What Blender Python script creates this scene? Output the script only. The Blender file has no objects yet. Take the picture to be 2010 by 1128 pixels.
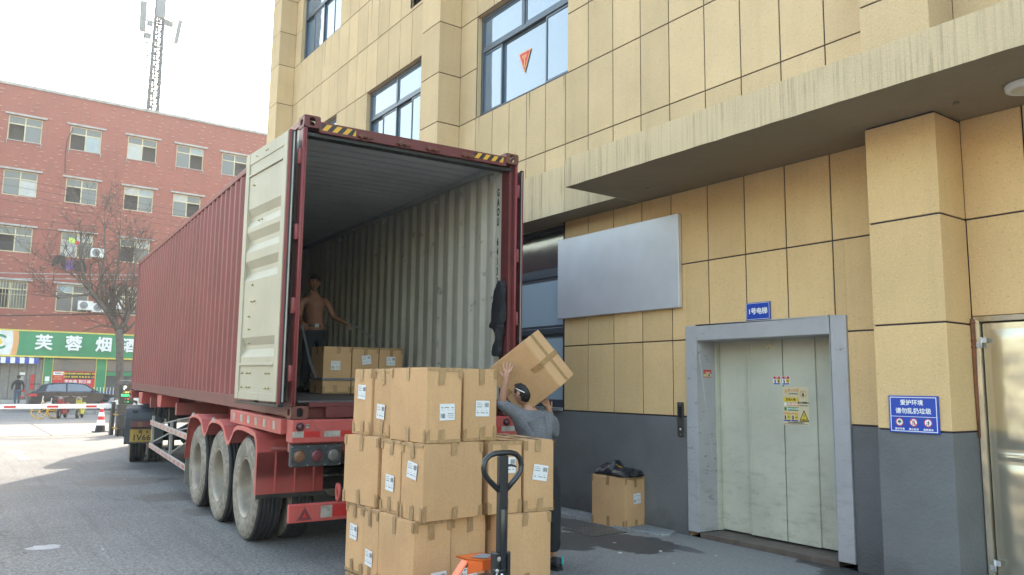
import bpy, bmesh, math, random
from mathutils import Vector, Matrix, Quaternion, noise
random.seed(7)
PI = math.pi
scene = bpy.context.scene
COL = scene.collection

# ---------------------------------------------------------------- camera
cam = bpy.data.cameras.new("camera")
camo = bpy.data.objects.new("camera", cam)
COL.objects.link(camo)
cr = Vector((0.81208, -0.58339, 0.01322)); cu = Vector((-0.08433, -0.09490, 0.99191)); cw = Vector((0.57742, 0.80663, 0.12626))
camo.matrix_world = Matrix(((cr.x, cu.x, -cw.x, -2.58606), (cr.y, cu.y, -cw.y, -7.07661), (cr.z, cu.z, -cw.z, 1.61026), (0, 0, 0, 1)))
cam.sensor_fit = 'HORIZONTAL'; cam.sensor_width = 36.0; cam.lens = 36.0 * 1526.96 / 2010.0
cam.clip_start = 0.1; cam.clip_end = 2000
scene.camera = camo

# ---------------------------------------------------------------- sky, sun, exposure
SUN_EL = math.radians(37.0); SUN_AZ = math.atan2(0.51, 0.86)      # clockwise from +Y
world = bpy.data.worlds.new("World"); scene.world = world; world.use_nodes = True
wn = world.node_tree.nodes; wl = world.node_tree.links
bg = wn['Background']
sky = wn.new('ShaderNodeTexSky'); sky.sky_type = 'NISHITA'; sky.sun_disc = False
sky.sun_elevation = SUN_EL; sky.sun_rotation = SUN_AZ
sky.air_density = 1.8; sky.dust_density = 3.0; sky.ozone_density = 1.0; sky.altitude = 50
tn = wn.new('ShaderNodeMix'); tn.data_type = 'RGBA'; tn.blend_type = 'MULTIPLY'; tn.inputs[0].default_value = 1.0; tn.inputs[7].default_value = (1.03, 1.0, .94, 1)   # hazy, milky winter air
wl.new(sky.outputs[0], tn.inputs[6]); wl.new(tn.outputs[2], bg.inputs[0]); bg.inputs[1].default_value = 0.15
sun = bpy.data.lights.new("sun", 'SUN'); sun.energy = 2.0; sun.angle = math.radians(0.6); sun.color = (1.0, 0.90, 0.76)
suno = bpy.data.objects.new("sun", sun); COL.objects.link(suno)
sd = Vector((math.sin(SUN_AZ) * math.cos(SUN_EL), math.cos(SUN_AZ) * math.cos(SUN_EL), math.sin(SUN_EL)))
suno.rotation_euler = sd.to_track_quat('Z', 'Y').to_euler(); suno.location = sd * 60
scene.view_settings.view_transform = 'Standard'; scene.view_settings.look = 'None'
scene.view_settings.gamma = 1.0; scene.view_settings.use_curve_mapping = False
scene.view_settings.exposure = 2.32
scene.render.engine = 'CYCLES'
scene.cycles.max_bounces = 7; scene.cycles.diffuse_bounces = 4; scene.cycles.glossy_bounces = 3; scene.cycles.transmission_bounces = 4
scene.cycles.sample_clamp_indirect = 6.0
scene.cycles.use_adaptive_sampling = True

# ---------------------------------------------------------------- helpers
I4 = Matrix.Identity(4)

def WM(o):
    m = I4.copy()
    while o is not None:
        m = Matrix.LocRotScale(o.location, o.rotation_euler, o.scale) @ m
        o = o.parent
    return m

def tag(o, label=None, cat=None, group=None, kind=None):
    if label: o['label'] = label
    if cat: o['category'] = cat
    if group: o['group'] = group
    if kind: o['kind'] = kind
    return o

def empty(name, mat=None, label=None, cat=None, group=None, parent=None, kind=None):
    o = bpy.data.objects.new(name, None); COL.objects.link(o)
    o.empty_display_size = 0.2
    if mat is not None:
        if not isinstance(mat, Matrix): mat = Matrix.Translation(Vector(mat))
        l, q, s = mat.decompose()
        o.location = l; o.rotation_euler = q.to_euler(); o.scale = s
    if parent: o.parent = parent
    return tag(o, label, cat, group, kind)

def copy_tree(o, parent=None):
    c = o.copy(); COL.objects.link(c); c.parent = parent
    for ch in list(o.children): copy_tree(ch, c)
    return c

def rotz(a): return Matrix.Rotation(a, 4, 'Z')
def T(x, y, z): return Matrix.Translation((x, y, z))

class MB:
    """collects shapes, then links them as one mesh object"""
    def __init__(self): self.v = []; self.f = []; self.m = []; self.s = []
    def add(self, vs, fs, m=0, M=None, smooth=False):
        b = len(self.v)
        for p in vs:
            p = Vector(p)
            if M is not None: p = M @ p
            self.v.append(p)
        for f in fs: self.f.append([b + i for i in f]); self.m.append(m); self.s.append(smooth)
        return self
    def box(self, x0, x1, y0, y1, z0, z1, m=0, M=None):
        vs = [(x0, y0, z0), (x1, y0, z0), (x1, y1, z0), (x0, y1, z0), (x0, y0, z1), (x1, y0, z1), (x1, y1, z1), (x0, y1, z1)]
        return self.add(vs, [(0, 3, 2, 1), (4, 5, 6, 7), (0, 1, 5, 4), (1, 2, 6, 5), (2, 3, 7, 6), (3, 0, 4, 7)], m, M)
    def quad(self, a, b, c, d, m=0, M=None): return self.add([a, b, c, d], [(0, 1, 2, 3)], m, M)
    def poly(self, pts, m=0, M=None): return self.add(pts, [tuple(range(len(pts)))], m, M)
    def prism(self, pts, ax, a, b, m=0, M=None, smooth=False):
        """2d polygon pts extruded along axis ax (0,1,2) from a to b"""
        def mk(p, t):
            q = list(p); q.insert(ax, t); return q
        n = len(pts)
        vs = [mk(p, a) for p in pts] + [mk(p, b) for p in pts]
        fs = [(i, (i + 1) % n, n + (i + 1) % n, n + i) for i in range(n)]
        self.add(vs, fs, m, M, smooth)
        self.add([mk(p, a) for p in pts], [tuple(range(n))[::-1]], m, M)
        self.add([mk(p, b) for p in pts], [tuple(range(n))], m, M)
        return self
    def cyl(self, p0, p1, r0, r1=None, n=12, m=0, caps=True, M=None, smooth=True):
        p0 = Vector(p0); p1 = Vector(p1); r1 = r0 if r1 is None else r1
        d = (p1 - p0); 
        if d.length < 1e-9: return self
        q = d.normalized().to_track_quat('Z', 'Y')
        a = [p0 + q @ Vector((r0 * math.cos(2 * PI * i / n), r0 * math.sin(2 * PI * i / n), 0)) for i in range(n)]
        c = [p1 + q @ Vector((r1 * math.cos(2 * PI * i / n), r1 * math.sin(2 * PI * i / n), 0)) for i in range(n)]
        self.add(a + c, [(i, (i + 1) % n, n + (i + 1) % n, n + i) for i in range(n)], m, M, smooth)
        if caps:
            self.add(a, [tuple(range(n))[::-1]], m, M); self.add(c, [tuple(range(n))], m, M)
        return self
    def tube(self, pts, r, n=6, m=0, M=None, closed=False):
        pts = [Vector(p) for p in pts]; k = len(pts)
        rs = r if isinstance(r, (list, tuple)) else [r] * k
        vs = []; up = Vector((0, 0, 1)); prev = None
        for i in range(k):
            if closed: t = pts[(i + 1) % k] - pts[i - 1]
            else: t = pts[min(i + 1, k - 1)] - pts[max(i - 1, 0)]
            if t.length < 1e-9: t = Vector((0, 0, 1))
            t.normalize()
            if prev is None:
                a = Vector((1, 0, 0)) if abs(t.x) < .8 else Vector((0, 1, 0))
                x = t.cross(a).normalized()
            else:
                x = (prev - t * prev.dot(t)); x = x.normalized() if x.length > 1e-6 else t.orthogonal().normalized()
            prev = x; y = t.cross(x)
            vs += [pts[i] + x * rs[i] * math.cos(2 * PI * j / n) + y * rs[i] * math.sin(2 * PI * j / n) for j in range(n)]
        fs = []
        for i in range(k if closed else k - 1):
            i2 = (i + 1) % k
            for j in range(n): fs.append((i * n + j, i * n + (j + 1) % n, i2 * n + (j + 1) % n, i2 * n + j))
        if not closed: fs += [tuple(range(n))[::-1], tuple((k - 1) * n + j for j in range(n))]
        return self.add(vs, fs, m, M, True)
    def lathe(self, prof, n=24, m=0, M=None, smooth=True, closed=False):
        """prof: list of (r, z) about the z axis"""
        vs = []; k = len(prof)
        for (r, z) in prof: vs += [(r * math.cos(2 * PI * j / n), r * math.sin(2 * PI * j / n), z) for j in range(n)]
        fs = []
        for i in range(k if closed else k - 1):
            i2 = (i + 1) % k
            for j in range(n): fs.append((i * n + j, i * n + (j + 1) % n, i2 * n + (j + 1) % n, i2 * n + j))
        return self.add(vs, fs, m, M, smooth)
    def sphere(self, c, r, n=12, m=0, M=None, sc=(1, 1, 1)):
        vs = []; fs = []; h = n // 2
        for i in range(h + 1):
            th = PI * i / h
            for j in range(n): vs.append((c[0] + sc[0] * r * math.sin(th) * math.cos(2 * PI * j / n), c[1] + sc[1] * r * math.sin(th) * math.sin(2 * PI * j / n), c[2] + sc[2] * r * math.cos(th)))
        for i in range(h):
            for j in range(n): fs.append((i * n + j, (i + 1) * n + j, (i + 1) * n + (j + 1) % n, i * n + (j + 1) % n))
        return self.add(vs, fs, m, M, True)
    def mesh(self, name, mats, L=None):
        me = bpy.data.meshes.new(name)
        vs = [L @ p if L is not None else p for p in self.v]
        me.from_pydata([tuple(p) for p in vs], [], self.f)
        for x in (mats if isinstance(mats, (list, tuple)) else [mats]): me.materials.append(x)
        me.polygons.foreach_set('material_index', self.m)
        me.polygons.foreach_set('use_smooth', self.s)
        me.update()
        return me
    def build(self, name, mats, parent=None, space=None, bevel=0, seg=2, weld=True, **tags):
        space = space if space is not None else I4
        if parent is None:
            pts = [space @ p for p in self.v]
            c = Vector((sum(p.x for p in pts) / len(pts), sum(p.y for p in pts) / len(pts), min(p.z for p in pts)))
            L = T(-c.x, -c.y, -c.z) @ space
        else:
            c = Vector((0, 0, 0)); L = space if space is LOCAL else WM(parent).inverted() @ space
            if space is LOCAL: L = None
        me = self.mesh(name, mats, L)
        if weld:
            bm = bmesh.new(); bm.from_mesh(me)
            bmesh.ops.remove_doubles(bm, verts=bm.verts, dist=1e-5)
            bmesh.ops.recalc_face_normals(bm, faces=bm.faces)
            bm.to_mesh(me); bm.free()
        o = bpy.data.objects.new(name, me); COL.objects.link(o)
        if parent is None: o.location = c
        else: o.parent = parent
        if bevel:
            md = o.modifiers.new('bevel', 'BEVEL'); md.width = bevel; md.segments = seg; md.limit_method = 'ANGLE'; md.angle_limit = math.radians(40)
            md.harden_normals = False
        return tag(o, tags.get('label'), tags.get('cat'), tags.get('group'), tags.get('kind'))

LOCAL = Matrix.Identity(4)   # marks coordinates given in the parent's own frame

FONTS = {}
def text_mb(s, size, offset=0.0, extrude=0.0, align='CENTER', spacing=1.0, m=0, vertical=False, line=1.0):
    """a string as mesh data in the XY plane (x right, y up), origin centred on the baseline"""
    cu = bpy.data.curves.new('lettering', 'FONT'); cu.body = s; cu.size = size; cu.offset = 0.0; cu.extrude = extrude
    cu.align_x = align; cu.align_y = 'CENTER'; cu.space_character = spacing; cu.space_line = line; cu.resolution_u = 3
    o = bpy.data.objects.new('lettering', cu); COL.objects.link(o)
    dg = bpy.context.evaluated_depsgraph_get(); dg.update()
    me = bpy.data.meshes.new_from_object(o.evaluated_get(dg))
    v0 = [v.co.copy() for v in me.vertices]; f0 = [tuple(p.vertices) for p in me.polygons]; vs = []; fs = []
    d = offset * 1.1      # heavier strokes: copies shifted by a fraction of the stroke, each a hair in front of the last
    for i, (dx, dy) in enumerate(((0, 0), (d, 0), (-d, 0), (0, d), (0, -d)) if offset else ((0, 0),)):
        b_0 = len(vs); vs += [p + Vector((dx, dy, i * .00015)) for p in v0]; fs += [tuple(b_0 + q for q in f) for f in f0]
    bpy.data.objects.remove(o); bpy.data.curves.remove(cu); bpy.data.meshes.remove(me)
    return vs, fs

def frame_on(p, xdir, ydir):
    """matrix whose XY plane is spanned by xdir,ydir at p"""
    x = Vector(xdir).normalized(); y = Vector(ydir).normalized(); z = x.cross(y)
    return Matrix(((x.x, y.x, z.x, p[0]), (x.y, y.y, z.y, p[1]), (x.z, y.z, z.z, p[2]), (0, 0, 0, 1)))

# ---------------------------------------------------------------- materials
def newmat(name):
    m = bpy.data.materials.new(name); m.use_nodes = True
    nt = m.node_tree; b = nt.nodes['Principled BSDF']
    return m, nt, b
def N(nt, t, **k):
    n = nt.nodes.new(t)
    for a, v in k.items(): setattr(n, a, v)
    return n
def ramp(nt, fac, stops):
    r = N(nt, 'ShaderNodeValToRGB'); cr_ = r.color_ramp
    while len(cr_.elements) < len(stops): cr_.elements.new(0.5)
    for e, (p, c) in zip(cr_.elements, stops):
        e.position = p; e.color = (c[0], c[1], c[2], 1) if isinstance(c, (tuple, list)) else (c, c, c, 1)
    nt.links.new(fac, r.inputs[0]); return r.outputs[0]
def noise_n(nt, vec, scale, detail=4, rough=.55, sc=None):
    if sc is not None:
        mp = N(nt, 'ShaderNodeMapping'); mp.inputs['Scale'].default_value = sc; nt.links.new(vec, mp.inputs[0]); vec = mp.outputs[0]
    n = N(nt, 'ShaderNodeTexNoise'); n.inputs['Scale'].default_value = scale; n.inputs['Detail'].default_value = detail; n.inputs['Roughness'].default_value = rough
    nt.links.new(vec, n.inputs['Vector']); return n.outputs['Fac']
def mixc(nt, fac, a, b, mode='MIX'):
    n = N(nt, 'ShaderNodeMix', data_type='RGBA', blend_type=mode)
    def put(i, v):
        if isinstance(v, (tuple, list)): n.inputs[i].default_value = (v[0], v[1], v[2], 1)
        elif isinstance(v, (int, float)): n.inputs[i].default_value = v if i == 0 else (v, v, v, 1)
        else: nt.links.new(v, n.inputs[i])
    put(0, fac); put(6, a); put(7, b); return n.outputs[2]
def mathn(nt, op, a, b=0.0):
    n = N(nt, 'ShaderNodeMath', operation=op)
    for i, v in ((0, a), (1, b)):
        if isinstance(v, (int, float)): n.inputs[i].default_value = v
        else: nt.links.new(v, n.inputs[i])
    return n.outputs[0]
def bump(nt, b, h, strength=.3, dist=.01):
    n = N(nt, 'ShaderNodeBump'); n.inputs['Strength'].default_value = strength; n.inputs['Distance'].default_value = dist
    nt.links.new(h, n.inputs['Height']); nt.links.new(n.outputs[0], b.inputs['Normal'])
def pos(nt): return N(nt, 'ShaderNodeNewGeometry').outputs['Position']
def obc(nt): return N(nt, 'ShaderNodeTexCoord').outputs['Object']

def pm(name, c, rough=.6, metal=0.0, var=.12, vs=3.0, fine=0.0, fs=60.0, bmp=0.0, bs=40.0, dirt=0.0, dc=(.08, .065, .05), ds=2.5, world_=False, coat=0.0, rv=.1, objvar=0.0, spec=.5):
    """general painted/solid material: soft colour variation, fine grain, patchy dirt, fine relief"""
    m, nt, b = newmat(name)
    P = pos(nt) if world_ else obc(nt)
    n1 = noise_n(nt, P, vs, 4)
    col = mixc(nt, ramp(nt, n1, [(.3, 0), (.7, 1)]), tuple(x * (1 - var) for x in c), tuple(min(1, x * (1 + var)) for x in c))
    if fine:
        n2 = noise_n(nt, P, fs, 2)
        col = mixc(nt, fine, col, ramp(nt, n2, [(.3, 0.0), (.7, 1.0)]), 'OVERLAY')
    if dirt:
        n3 = noise_n(nt, P, ds, 6, .65)
        col = mixc(nt, mathn(nt, 'MULTIPLY', ramp(nt, n3, [(.45, 0), (.75, 1)]), dirt), col, dc)
    if objvar:
        oi = N(nt, 'ShaderNodeObjectInfo').outputs['Random']
        f = mathn(nt, 'ADD', mathn(nt, 'MULTIPLY', oi, 2 * objvar), 1 - objvar)
        mm = N(nt, 'ShaderNodeVectorMath', operation='SCALE'); nt.links.new(col, mm.inputs[0]); nt.links.new(f, mm.inputs['Scale']); col = mm.outputs[0]
    nt.links.new(col, b.inputs['Base Color'])
    b.inputs['Metallic'].default_value = metal; b.inputs['Specular IOR Level'].default_value = spec
    rr = N(nt, 'ShaderNodeMapRange'); rr.inputs['To Min'].default_value = max(0, rough - rv); rr.inputs['To Max'].default_value = min(1, rough + rv)
    nt.links.new(noise_n(nt, P, vs * 2.3, 3), rr.inputs[0]); nt.links.new(rr.outputs[0], b.inputs['Roughness'])
    if coat: b.inputs['Coat Weight'].default_value = coat; b.inputs['Coat Roughness'].default_value = .08
    if bmp: bump(nt, b, noise_n(nt, P, bs, 3), bmp, .01)
    return m

def stucco(name, c, speck=.5, rough=.9, streak=0.0, bstr=.5):
    m, nt, b = newmat(name)
    P = pos(nt)
    n1 = noise_n(nt, P, 1.3, 5)
    col = mixc(nt, ramp(nt, n1, [(.3, 0), (.7, 1)]), tuple(x * .93 for x in c), tuple(x * 1.07 for x in c))
    sp = noise_n(nt, P, 58, 3, .6, sc=(1, 1.0, 1.6))
    spm = ramp(nt, sp, [(.61, 0), (.68, 1)])
    col = mixc(nt, mathn(nt, 'MULTIPLY', spm, speck), col, tuple(x * .42 for x in c))
    lf = noise_n(nt, P, 60, 2, .5)
    col = mixc(nt, mathn(nt, 'MULTIPLY', ramp(nt, lf, [(.55, 0), (.75, 1)]), .5), col, tuple(min(1, x * 1.25) for x in c))
    # rain marks running down the face
    st = noise_n(nt, P, 1.0, 4, .6, sc=(7, 7, .35))
    col = mixc(nt, mathn(nt, 'MULTIPLY', ramp(nt, st, [(.5, 0), (.75, 1)]), .16), col, tuple(x * .6 for x in c))
    if streak:
        s2 = noise_n(nt, P, 1.0, 5, .7, sc=(44, 44, .6))
        s3 = noise_n(nt, P, 1.0, 3, .6, sc=(3, 3, 1.2))
        s4 = noise_n(nt, P, 1.0, 3, .6, sc=(9, 9, 3.2))
        f = mathn(nt, 'MULTIPLY', ramp(nt, s2, [(.47, 0), (.60, 1)]), mathn(nt, 'MULTIPLY', ramp(nt, s3, [(.35, .2), (.7, 1)]), mathn(nt, 'MULTIPLY', ramp(nt, s4, [(.35, .35), (.6, 1)]), streak)))
        col = mixc(nt, f, col, (.20, .155, .105))
    oi = N(nt, 'ShaderNodeObjectInfo').outputs['Random']
    mm = N(nt, 'ShaderNodeVectorMath', operation='SCALE'); nt.links.new(col, mm.inputs[0])
    nt.links.new(mathn(nt, 'ADD', mathn(nt, 'MULTIPLY', oi, .16), .92), mm.inputs['Scale'])
    nt.links.new(mm.outputs[0], b.inputs['Base Color'])
    b.inputs['Roughness'].default_value = rough; b.inputs['Specular IOR Level'].default_value = .25
    bump(nt, b, noise_n(nt, P, 45, 4, .65), bstr, .01)
    return m

M = {}
M['stucco'] = stucco('yellow_stucco', (.55, .42, .255))
M['stucco_low'] = stucco('lightened_ochre_stucco', (.69, .485, .25))  # richer ochre, also lightened to offset the canopy's shade on the lower wall
M['stucco_pale'] = stucco('pale_stained_stucco', (.53, .425, .275), speck=.25, streak=.7)
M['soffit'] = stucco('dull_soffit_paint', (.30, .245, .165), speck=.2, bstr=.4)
M['joint'] = pm('dark_joint_paint', (.035, .022, .035), .7)
M['joint_grey'] = pm('grey_plinth_core', (.085, .10, .112), .85, world_=True)
def plinth():
    m, nt, b = newmat('grey_plinth_paint'); P = pos(nt)
    c = (.140, .145, .150)
    col = mixc(nt, ramp(nt, noise_n(nt, P, 1.6, 5), [(.3, 0), (.7, 1)]), tuple(x * .85 for x in c), tuple(x * 1.15 for x in c))
    sc = noise_n(nt, P, 1.0, 5, .7, sc=(18, 18, 60))
    zone = noise_n(nt, P, 2.2, 2)
    f = mathn(nt, 'MULTIPLY', ramp(nt, sc, [(.70, 0), (.73, 1)]), ramp(nt, zone, [(.5, 0), (.62, 1)]))
    col = mixc(nt, mathn(nt, 'MULTIPLY', f, .7), col, (.45, .46, .44))
    s2 = noise_n(nt, P, 1.0, 5, .7, sc=(30, 30, 5))
    col = mixc(nt, mathn(nt, 'MULTIPLY', ramp(nt, s2, [(.66, 0), (.72, 1)]), .35), col, (.035, .037, .04))
    sep = N(nt, 'ShaderNodeSeparateXYZ'); nt.links.new(P, sep.inputs[0])
    lw = ramp(nt, mathn(nt, 'ADD', sep.outputs[2], mathn(nt, 'MULTIPLY', mathn(nt, 'SUBTRACT', noise_n(nt, P, 4, 5, .7), .5), .6)), [(.0, 1), (.28, 0)])
    col = mixc(nt, mathn(nt, 'MULTIPLY', lw, .45), col, (.05, .048, .044))
    cp2 = noise_n(nt, P, 26, 4, .7); col = mixc(nt, mathn(nt, 'MULTIPLY', ramp(nt, cp2, [(.735, 0), (.75, 1)]), .8), col, (.50, .50, .45))
    nt.links.new(col, b.inputs['Base Color']); b.inputs['Roughness'].default_value = .75
    bump(nt, b, noise_n(nt, P, 38, 3), .55, .01); return m
M['plinth'] = plinth()
M['alu'] = pm('grey_window_aluminium', (.075, .095, .12), .35, .3, .08)
def glass(name, tint=(.045, .06, .075), rough=.03, wav=.012):
    m, nt, b = newmat(name); P = obc(nt)
    b.inputs['Base Color'].default_value = (*tint, 1); b.inputs['Roughness'].default_value = rough
    b.inputs['Specular IOR Level'].default_value = 1.0; b.inputs['IOR'].default_value = 1.9
    bump(nt, b, noise_n(nt, P, 1.7, 2), wav, .3); return m
M['glass'] = glass('blue_tinted_window_glass', (.10, .17, .26))
M['glass_low'] = glass('frosted_window_glass', (.36, .46, .54), .4)
M['glass_low'].node_tree.nodes['Principled BSDF'].inputs['IOR'].default_value = 1.45; M['glass_low'].node_tree.nodes['Principled BSDF'].inputs['Specular IOR Level'].default_value = .5
M['glass_dark'] = glass('dim_window_glass', (.06, .065, .07), .12)
M['glass_far'] = glass('far_window_glass', (.13, .145, .15), .04, .05)
M['glass_far'].node_tree.nodes['Principled BSDF'].inputs['IOR'].default_value = 1.5; M['glass_far'].node_tree.nodes['Principled BSDF'].inputs['Specular IOR Level'].default_value = .5
M['curtain'] = pm('white_curtain', (.62, .68, .72), .9, bmp=.2, bs=8)
M['dark'] = pm('dark_interior', (.02, .022, .026), .9)
M['blank'] = pm('dark_rubber', (.015, .016, .018), .65)
M['white'] = pm('white_paint', (.72, .73, .72), .5, dirt=.15)
M['black'] = pm('black_paint', (.014, .016, .02), .35)
M['steel'] = pm('brushed_steel_sheet', (.66, .69, .75), .42, .45, .05, rv=.05)
M['door_frame'] = pm('grey_frame_paint', (.27, .295, .33), .5, .1, .06, dirt=.12)
def rustpaint(name, c, amt=.6, rust=(.10, .035, .02), thr=.615):
    m, nt, b = newmat(name); P = pos(nt)
    col = mixc(nt, ramp(nt, noise_n(nt, P, 1.8, 5), [(.3, 0), (.7, 1)]), tuple(x * .9 for x in c), tuple(x * 1.08 for x in c))
    s = noise_n(nt, P, 1.0, 6, .72, sc=(9, 9, 34)); z = noise_n(nt, P, 1.5, 2)
    f = mathn(nt, 'MULTIPLY', ramp(nt, s, [(thr, 0), (thr + .03, 1)]), ramp(nt, z, [(.48, 0), (.58, 1)]))
    col = mixc(nt, mathn(nt, 'MULTIPLY', f, amt), col, rust)
    g = noise_n(nt, P, 5, 5, .6)
    col = mixc(nt, mathn(nt, 'MULTIPLY', ramp(nt, g, [(.55, 0), (.8, 1)]), .25), col, tuple(x * .5 for x in c))
    sep = N(nt, 'ShaderNodeSeparateXYZ'); nt.links.new(P, sep.inputs[0])      # trolley scuffs and grime gather at working height
    low = ramp(nt, mathn(nt, 'ADD', mathn(nt, 'DIVIDE', sep.outputs[2], 2.2), mathn(nt, 'MULTIPLY', mathn(nt, 'SUBTRACT', noise_n(nt, P, 3, 3), .5), .5)), [(.15, 1), (.75, 0)])
    sm = noise_n(nt, P, 1.0, 6, .75, sc=(4, 4, 12))
    col = mixc(nt, mathn(nt, 'MULTIPLY', mathn(nt, 'MULTIPLY', ramp(nt, sm, [(.50, 0), (.66, 1)]), low), .28), col, (.12, .115, .10))
    ch = noise_n(nt, P, 1.0, 5, .8, sc=(40, 40, 26)); col = mixc(nt, mathn(nt, 'MULTIPLY', mathn(nt, 'MULTIPLY', ramp(nt, ch, [(.66, 0), (.69, 1)]), low), amt), col, rust)
    nt.links.new(col, b.inputs['Base Color']); b.inputs['Roughness'].default_value = .5; b.inputs['Specular IOR Level'].default_value = .4
    return m
M['door_frame'] = rustpaint('chipped_grey_frame_paint', (.41, .41, .43), .9)
M['lift_door'] = rustpaint('pale_green_door_paint', (.54, .54, .445), .45, thr=.70)
M['threshold'] = pm('worn_metal_threshold', (.16, .13, .115), .5, .4, .3, 6, dirt=.5)
def stainless(name):
    m, nt, b = newmat(name); P = pos(nt)
    b.inputs['Base Color'].default_value = (.62, .58, .48, 1); b.inputs['Metallic'].default_value = .85; b.inputs['Roughness'].default_value = .27
    bump(nt, b, noise_n(nt, P, 3.2, 2, .5, sc=(1, 1, .8)), .25, .06); return m
M['stainless'] = stainless('dented_mirror_stainless')
M['rust'] = pm('rusty_pipe', (.22, .085, .035), .85, 0, .3, 12, bmp=.5)
M['blue_sign'] = pm('blue_enamel', (.012, .06, .42), .35, 0, .05)
M['sign_white'] = pm('white_lettering', (.80, .82, .84), .5, 0, .03)
M['sign_red'] = pm('red_print', (.55, .03, .035), .5, 0, .05)
M['sign_black'] = pm('black_print', (.02, .02, .022), .5, 0, .05)
M['sign_green'] = pm('green_print', (.03, .25, .13), .5, 0, .05)
M['sign_yellow'] = pm('yellow_print', (.75, .55, .06), .5, 0, .05)
M['sign_orange'] = pm('orange_print', (.72, .36, .14), .5, 0, .05)
M['sign_cream'] = pm('cream_sticker', (.66, .58, .38), .5, 0, .04)
M['sign_grey'] = pm('grey_print', (.22, .22, .23), .5, 0, .05)
# ================================================================ the ground
def asphalt(name, base=.115, stains=(), tint=(1.0, 1.02, 1.05), patches=.25):
    m, nt, b = newmat(name); P = pos(nt)
    n1 = noise_n(nt, P, .55, 6, .6)
    lo = tuple(base * .84 * t for t in tint); hi = tuple(base * 1.2 * t for t in tint)
    col = mixc(nt, ramp(nt, n1, [(.3, 0), (.7, 1)]), lo, hi)
    gr = noise_n(nt, P, 36, 4, .85)
    col = mixc(nt, 1.0, col, ramp(nt, gr, [(.28, .12), (.74, .88)]), 'OVERLAY')
    col = mixc(nt, .6, col, ramp(nt, noise_n(nt, P, 13, 4, .8), [(.3, .3), (.7, .7)]), 'OVERLAY')
    ag = noise_n(nt, P, 62, 2, .6)
    col = mixc(nt, mathn(nt, 'MULTIPLY', ramp(nt, ag, [(.62, 0), (.70, 1)]), .6), col, tuple(min(1, base * 2.4 * t) for t in tint))
    sm = noise_n(nt, P, 2.2, 5, .65)
    col = mixc(nt, mathn(nt, 'MULTIPLY', ramp(nt, sm, [(.52, 0), (.75, 1)]), patches), col, tuple(base * .55 * t for t in tint))
    if stains:
        vo = N(nt, 'ShaderNodeTexVoronoi', feature='DISTANCE_TO_EDGE'); vo.inputs['Scale'].default_value = .55
        wv = N(nt, 'ShaderNodeVectorMath', operation='ADD'); nn = N(nt, 'ShaderNodeTexNoise'); nn.inputs['Scale'].default_value = 2.5; nn.inputs['Detail'].default_value = 5
        nt.links.new(P, nn.inputs['Vector']); nt.links.new(nn.outputs['Color'], wv.inputs[0]); nt.links.new(P, wv.inputs[1]); nt.links.new(wv.outputs[0], vo.inputs['Vector'])
        cm = mathn(nt, 'MULTIPLY', ramp(nt, vo.outputs['Distance'], [(.0, 1), (.012, 0)]), ramp(nt, noise_n(nt, P, .35, 2), [(.48, 0), (.56, 1)]))
        col = mixc(nt, mathn(nt, 'MULTIPLY', cm, .55), col, (.03, .03, .03))
        tk = noise_n(nt, P, 1.0, 3, .6, sc=(5.5, .16, 1)); col = mixc(nt, mathn(nt, 'MULTIPLY', ramp(nt, tk, [(.54, 0), (.68, 1)]), .30), col, tuple(base * .5 * t for t in tint))
        du = noise_n(nt, P, 1.1, 5, .7); col = mixc(nt, mathn(nt, 'MULTIPLY', ramp(nt, du, [(.55, 0), (.8, 1)]), .35), col, (.27, .255, .23))
    fac = None
    sep = N(nt, 'ShaderNodeSeparateXYZ'); nt.links.new(P, sep.inputs[0])
    if stains:      # yard tone lightened towards the building, offsetting the dimness under the canopy
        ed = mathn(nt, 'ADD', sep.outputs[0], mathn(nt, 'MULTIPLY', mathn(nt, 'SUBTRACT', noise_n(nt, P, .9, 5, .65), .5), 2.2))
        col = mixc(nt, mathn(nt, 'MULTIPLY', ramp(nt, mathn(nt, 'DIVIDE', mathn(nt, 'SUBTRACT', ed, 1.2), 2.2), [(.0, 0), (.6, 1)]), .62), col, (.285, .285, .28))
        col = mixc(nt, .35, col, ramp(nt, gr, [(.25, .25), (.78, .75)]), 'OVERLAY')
    warp = noise_n(nt, P, 2.3, 4, .7, sc=(1, 1, 1)); warp = mathn(nt, 'MULTIPLY', mathn(nt, 'SUBTRACT', warp, .5), 2.4)
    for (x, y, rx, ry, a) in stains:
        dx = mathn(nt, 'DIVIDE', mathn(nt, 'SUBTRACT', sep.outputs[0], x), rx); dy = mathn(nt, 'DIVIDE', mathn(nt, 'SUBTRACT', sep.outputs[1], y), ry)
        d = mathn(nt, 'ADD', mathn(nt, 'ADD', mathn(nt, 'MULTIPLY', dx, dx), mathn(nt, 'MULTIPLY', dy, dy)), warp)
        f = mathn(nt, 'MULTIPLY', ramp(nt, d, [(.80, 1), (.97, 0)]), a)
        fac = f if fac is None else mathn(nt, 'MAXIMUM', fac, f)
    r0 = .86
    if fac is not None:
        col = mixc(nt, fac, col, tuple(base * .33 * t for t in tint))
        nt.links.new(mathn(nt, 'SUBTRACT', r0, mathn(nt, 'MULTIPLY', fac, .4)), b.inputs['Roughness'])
    else: b.inputs['Roughness'].default_value = r0
    nt.links.new(col, b.inputs['Base Color']); b.inputs['Specular IOR Level'].default_value = .3
    bump(nt, b, gr, .9, .012); return m
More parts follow.
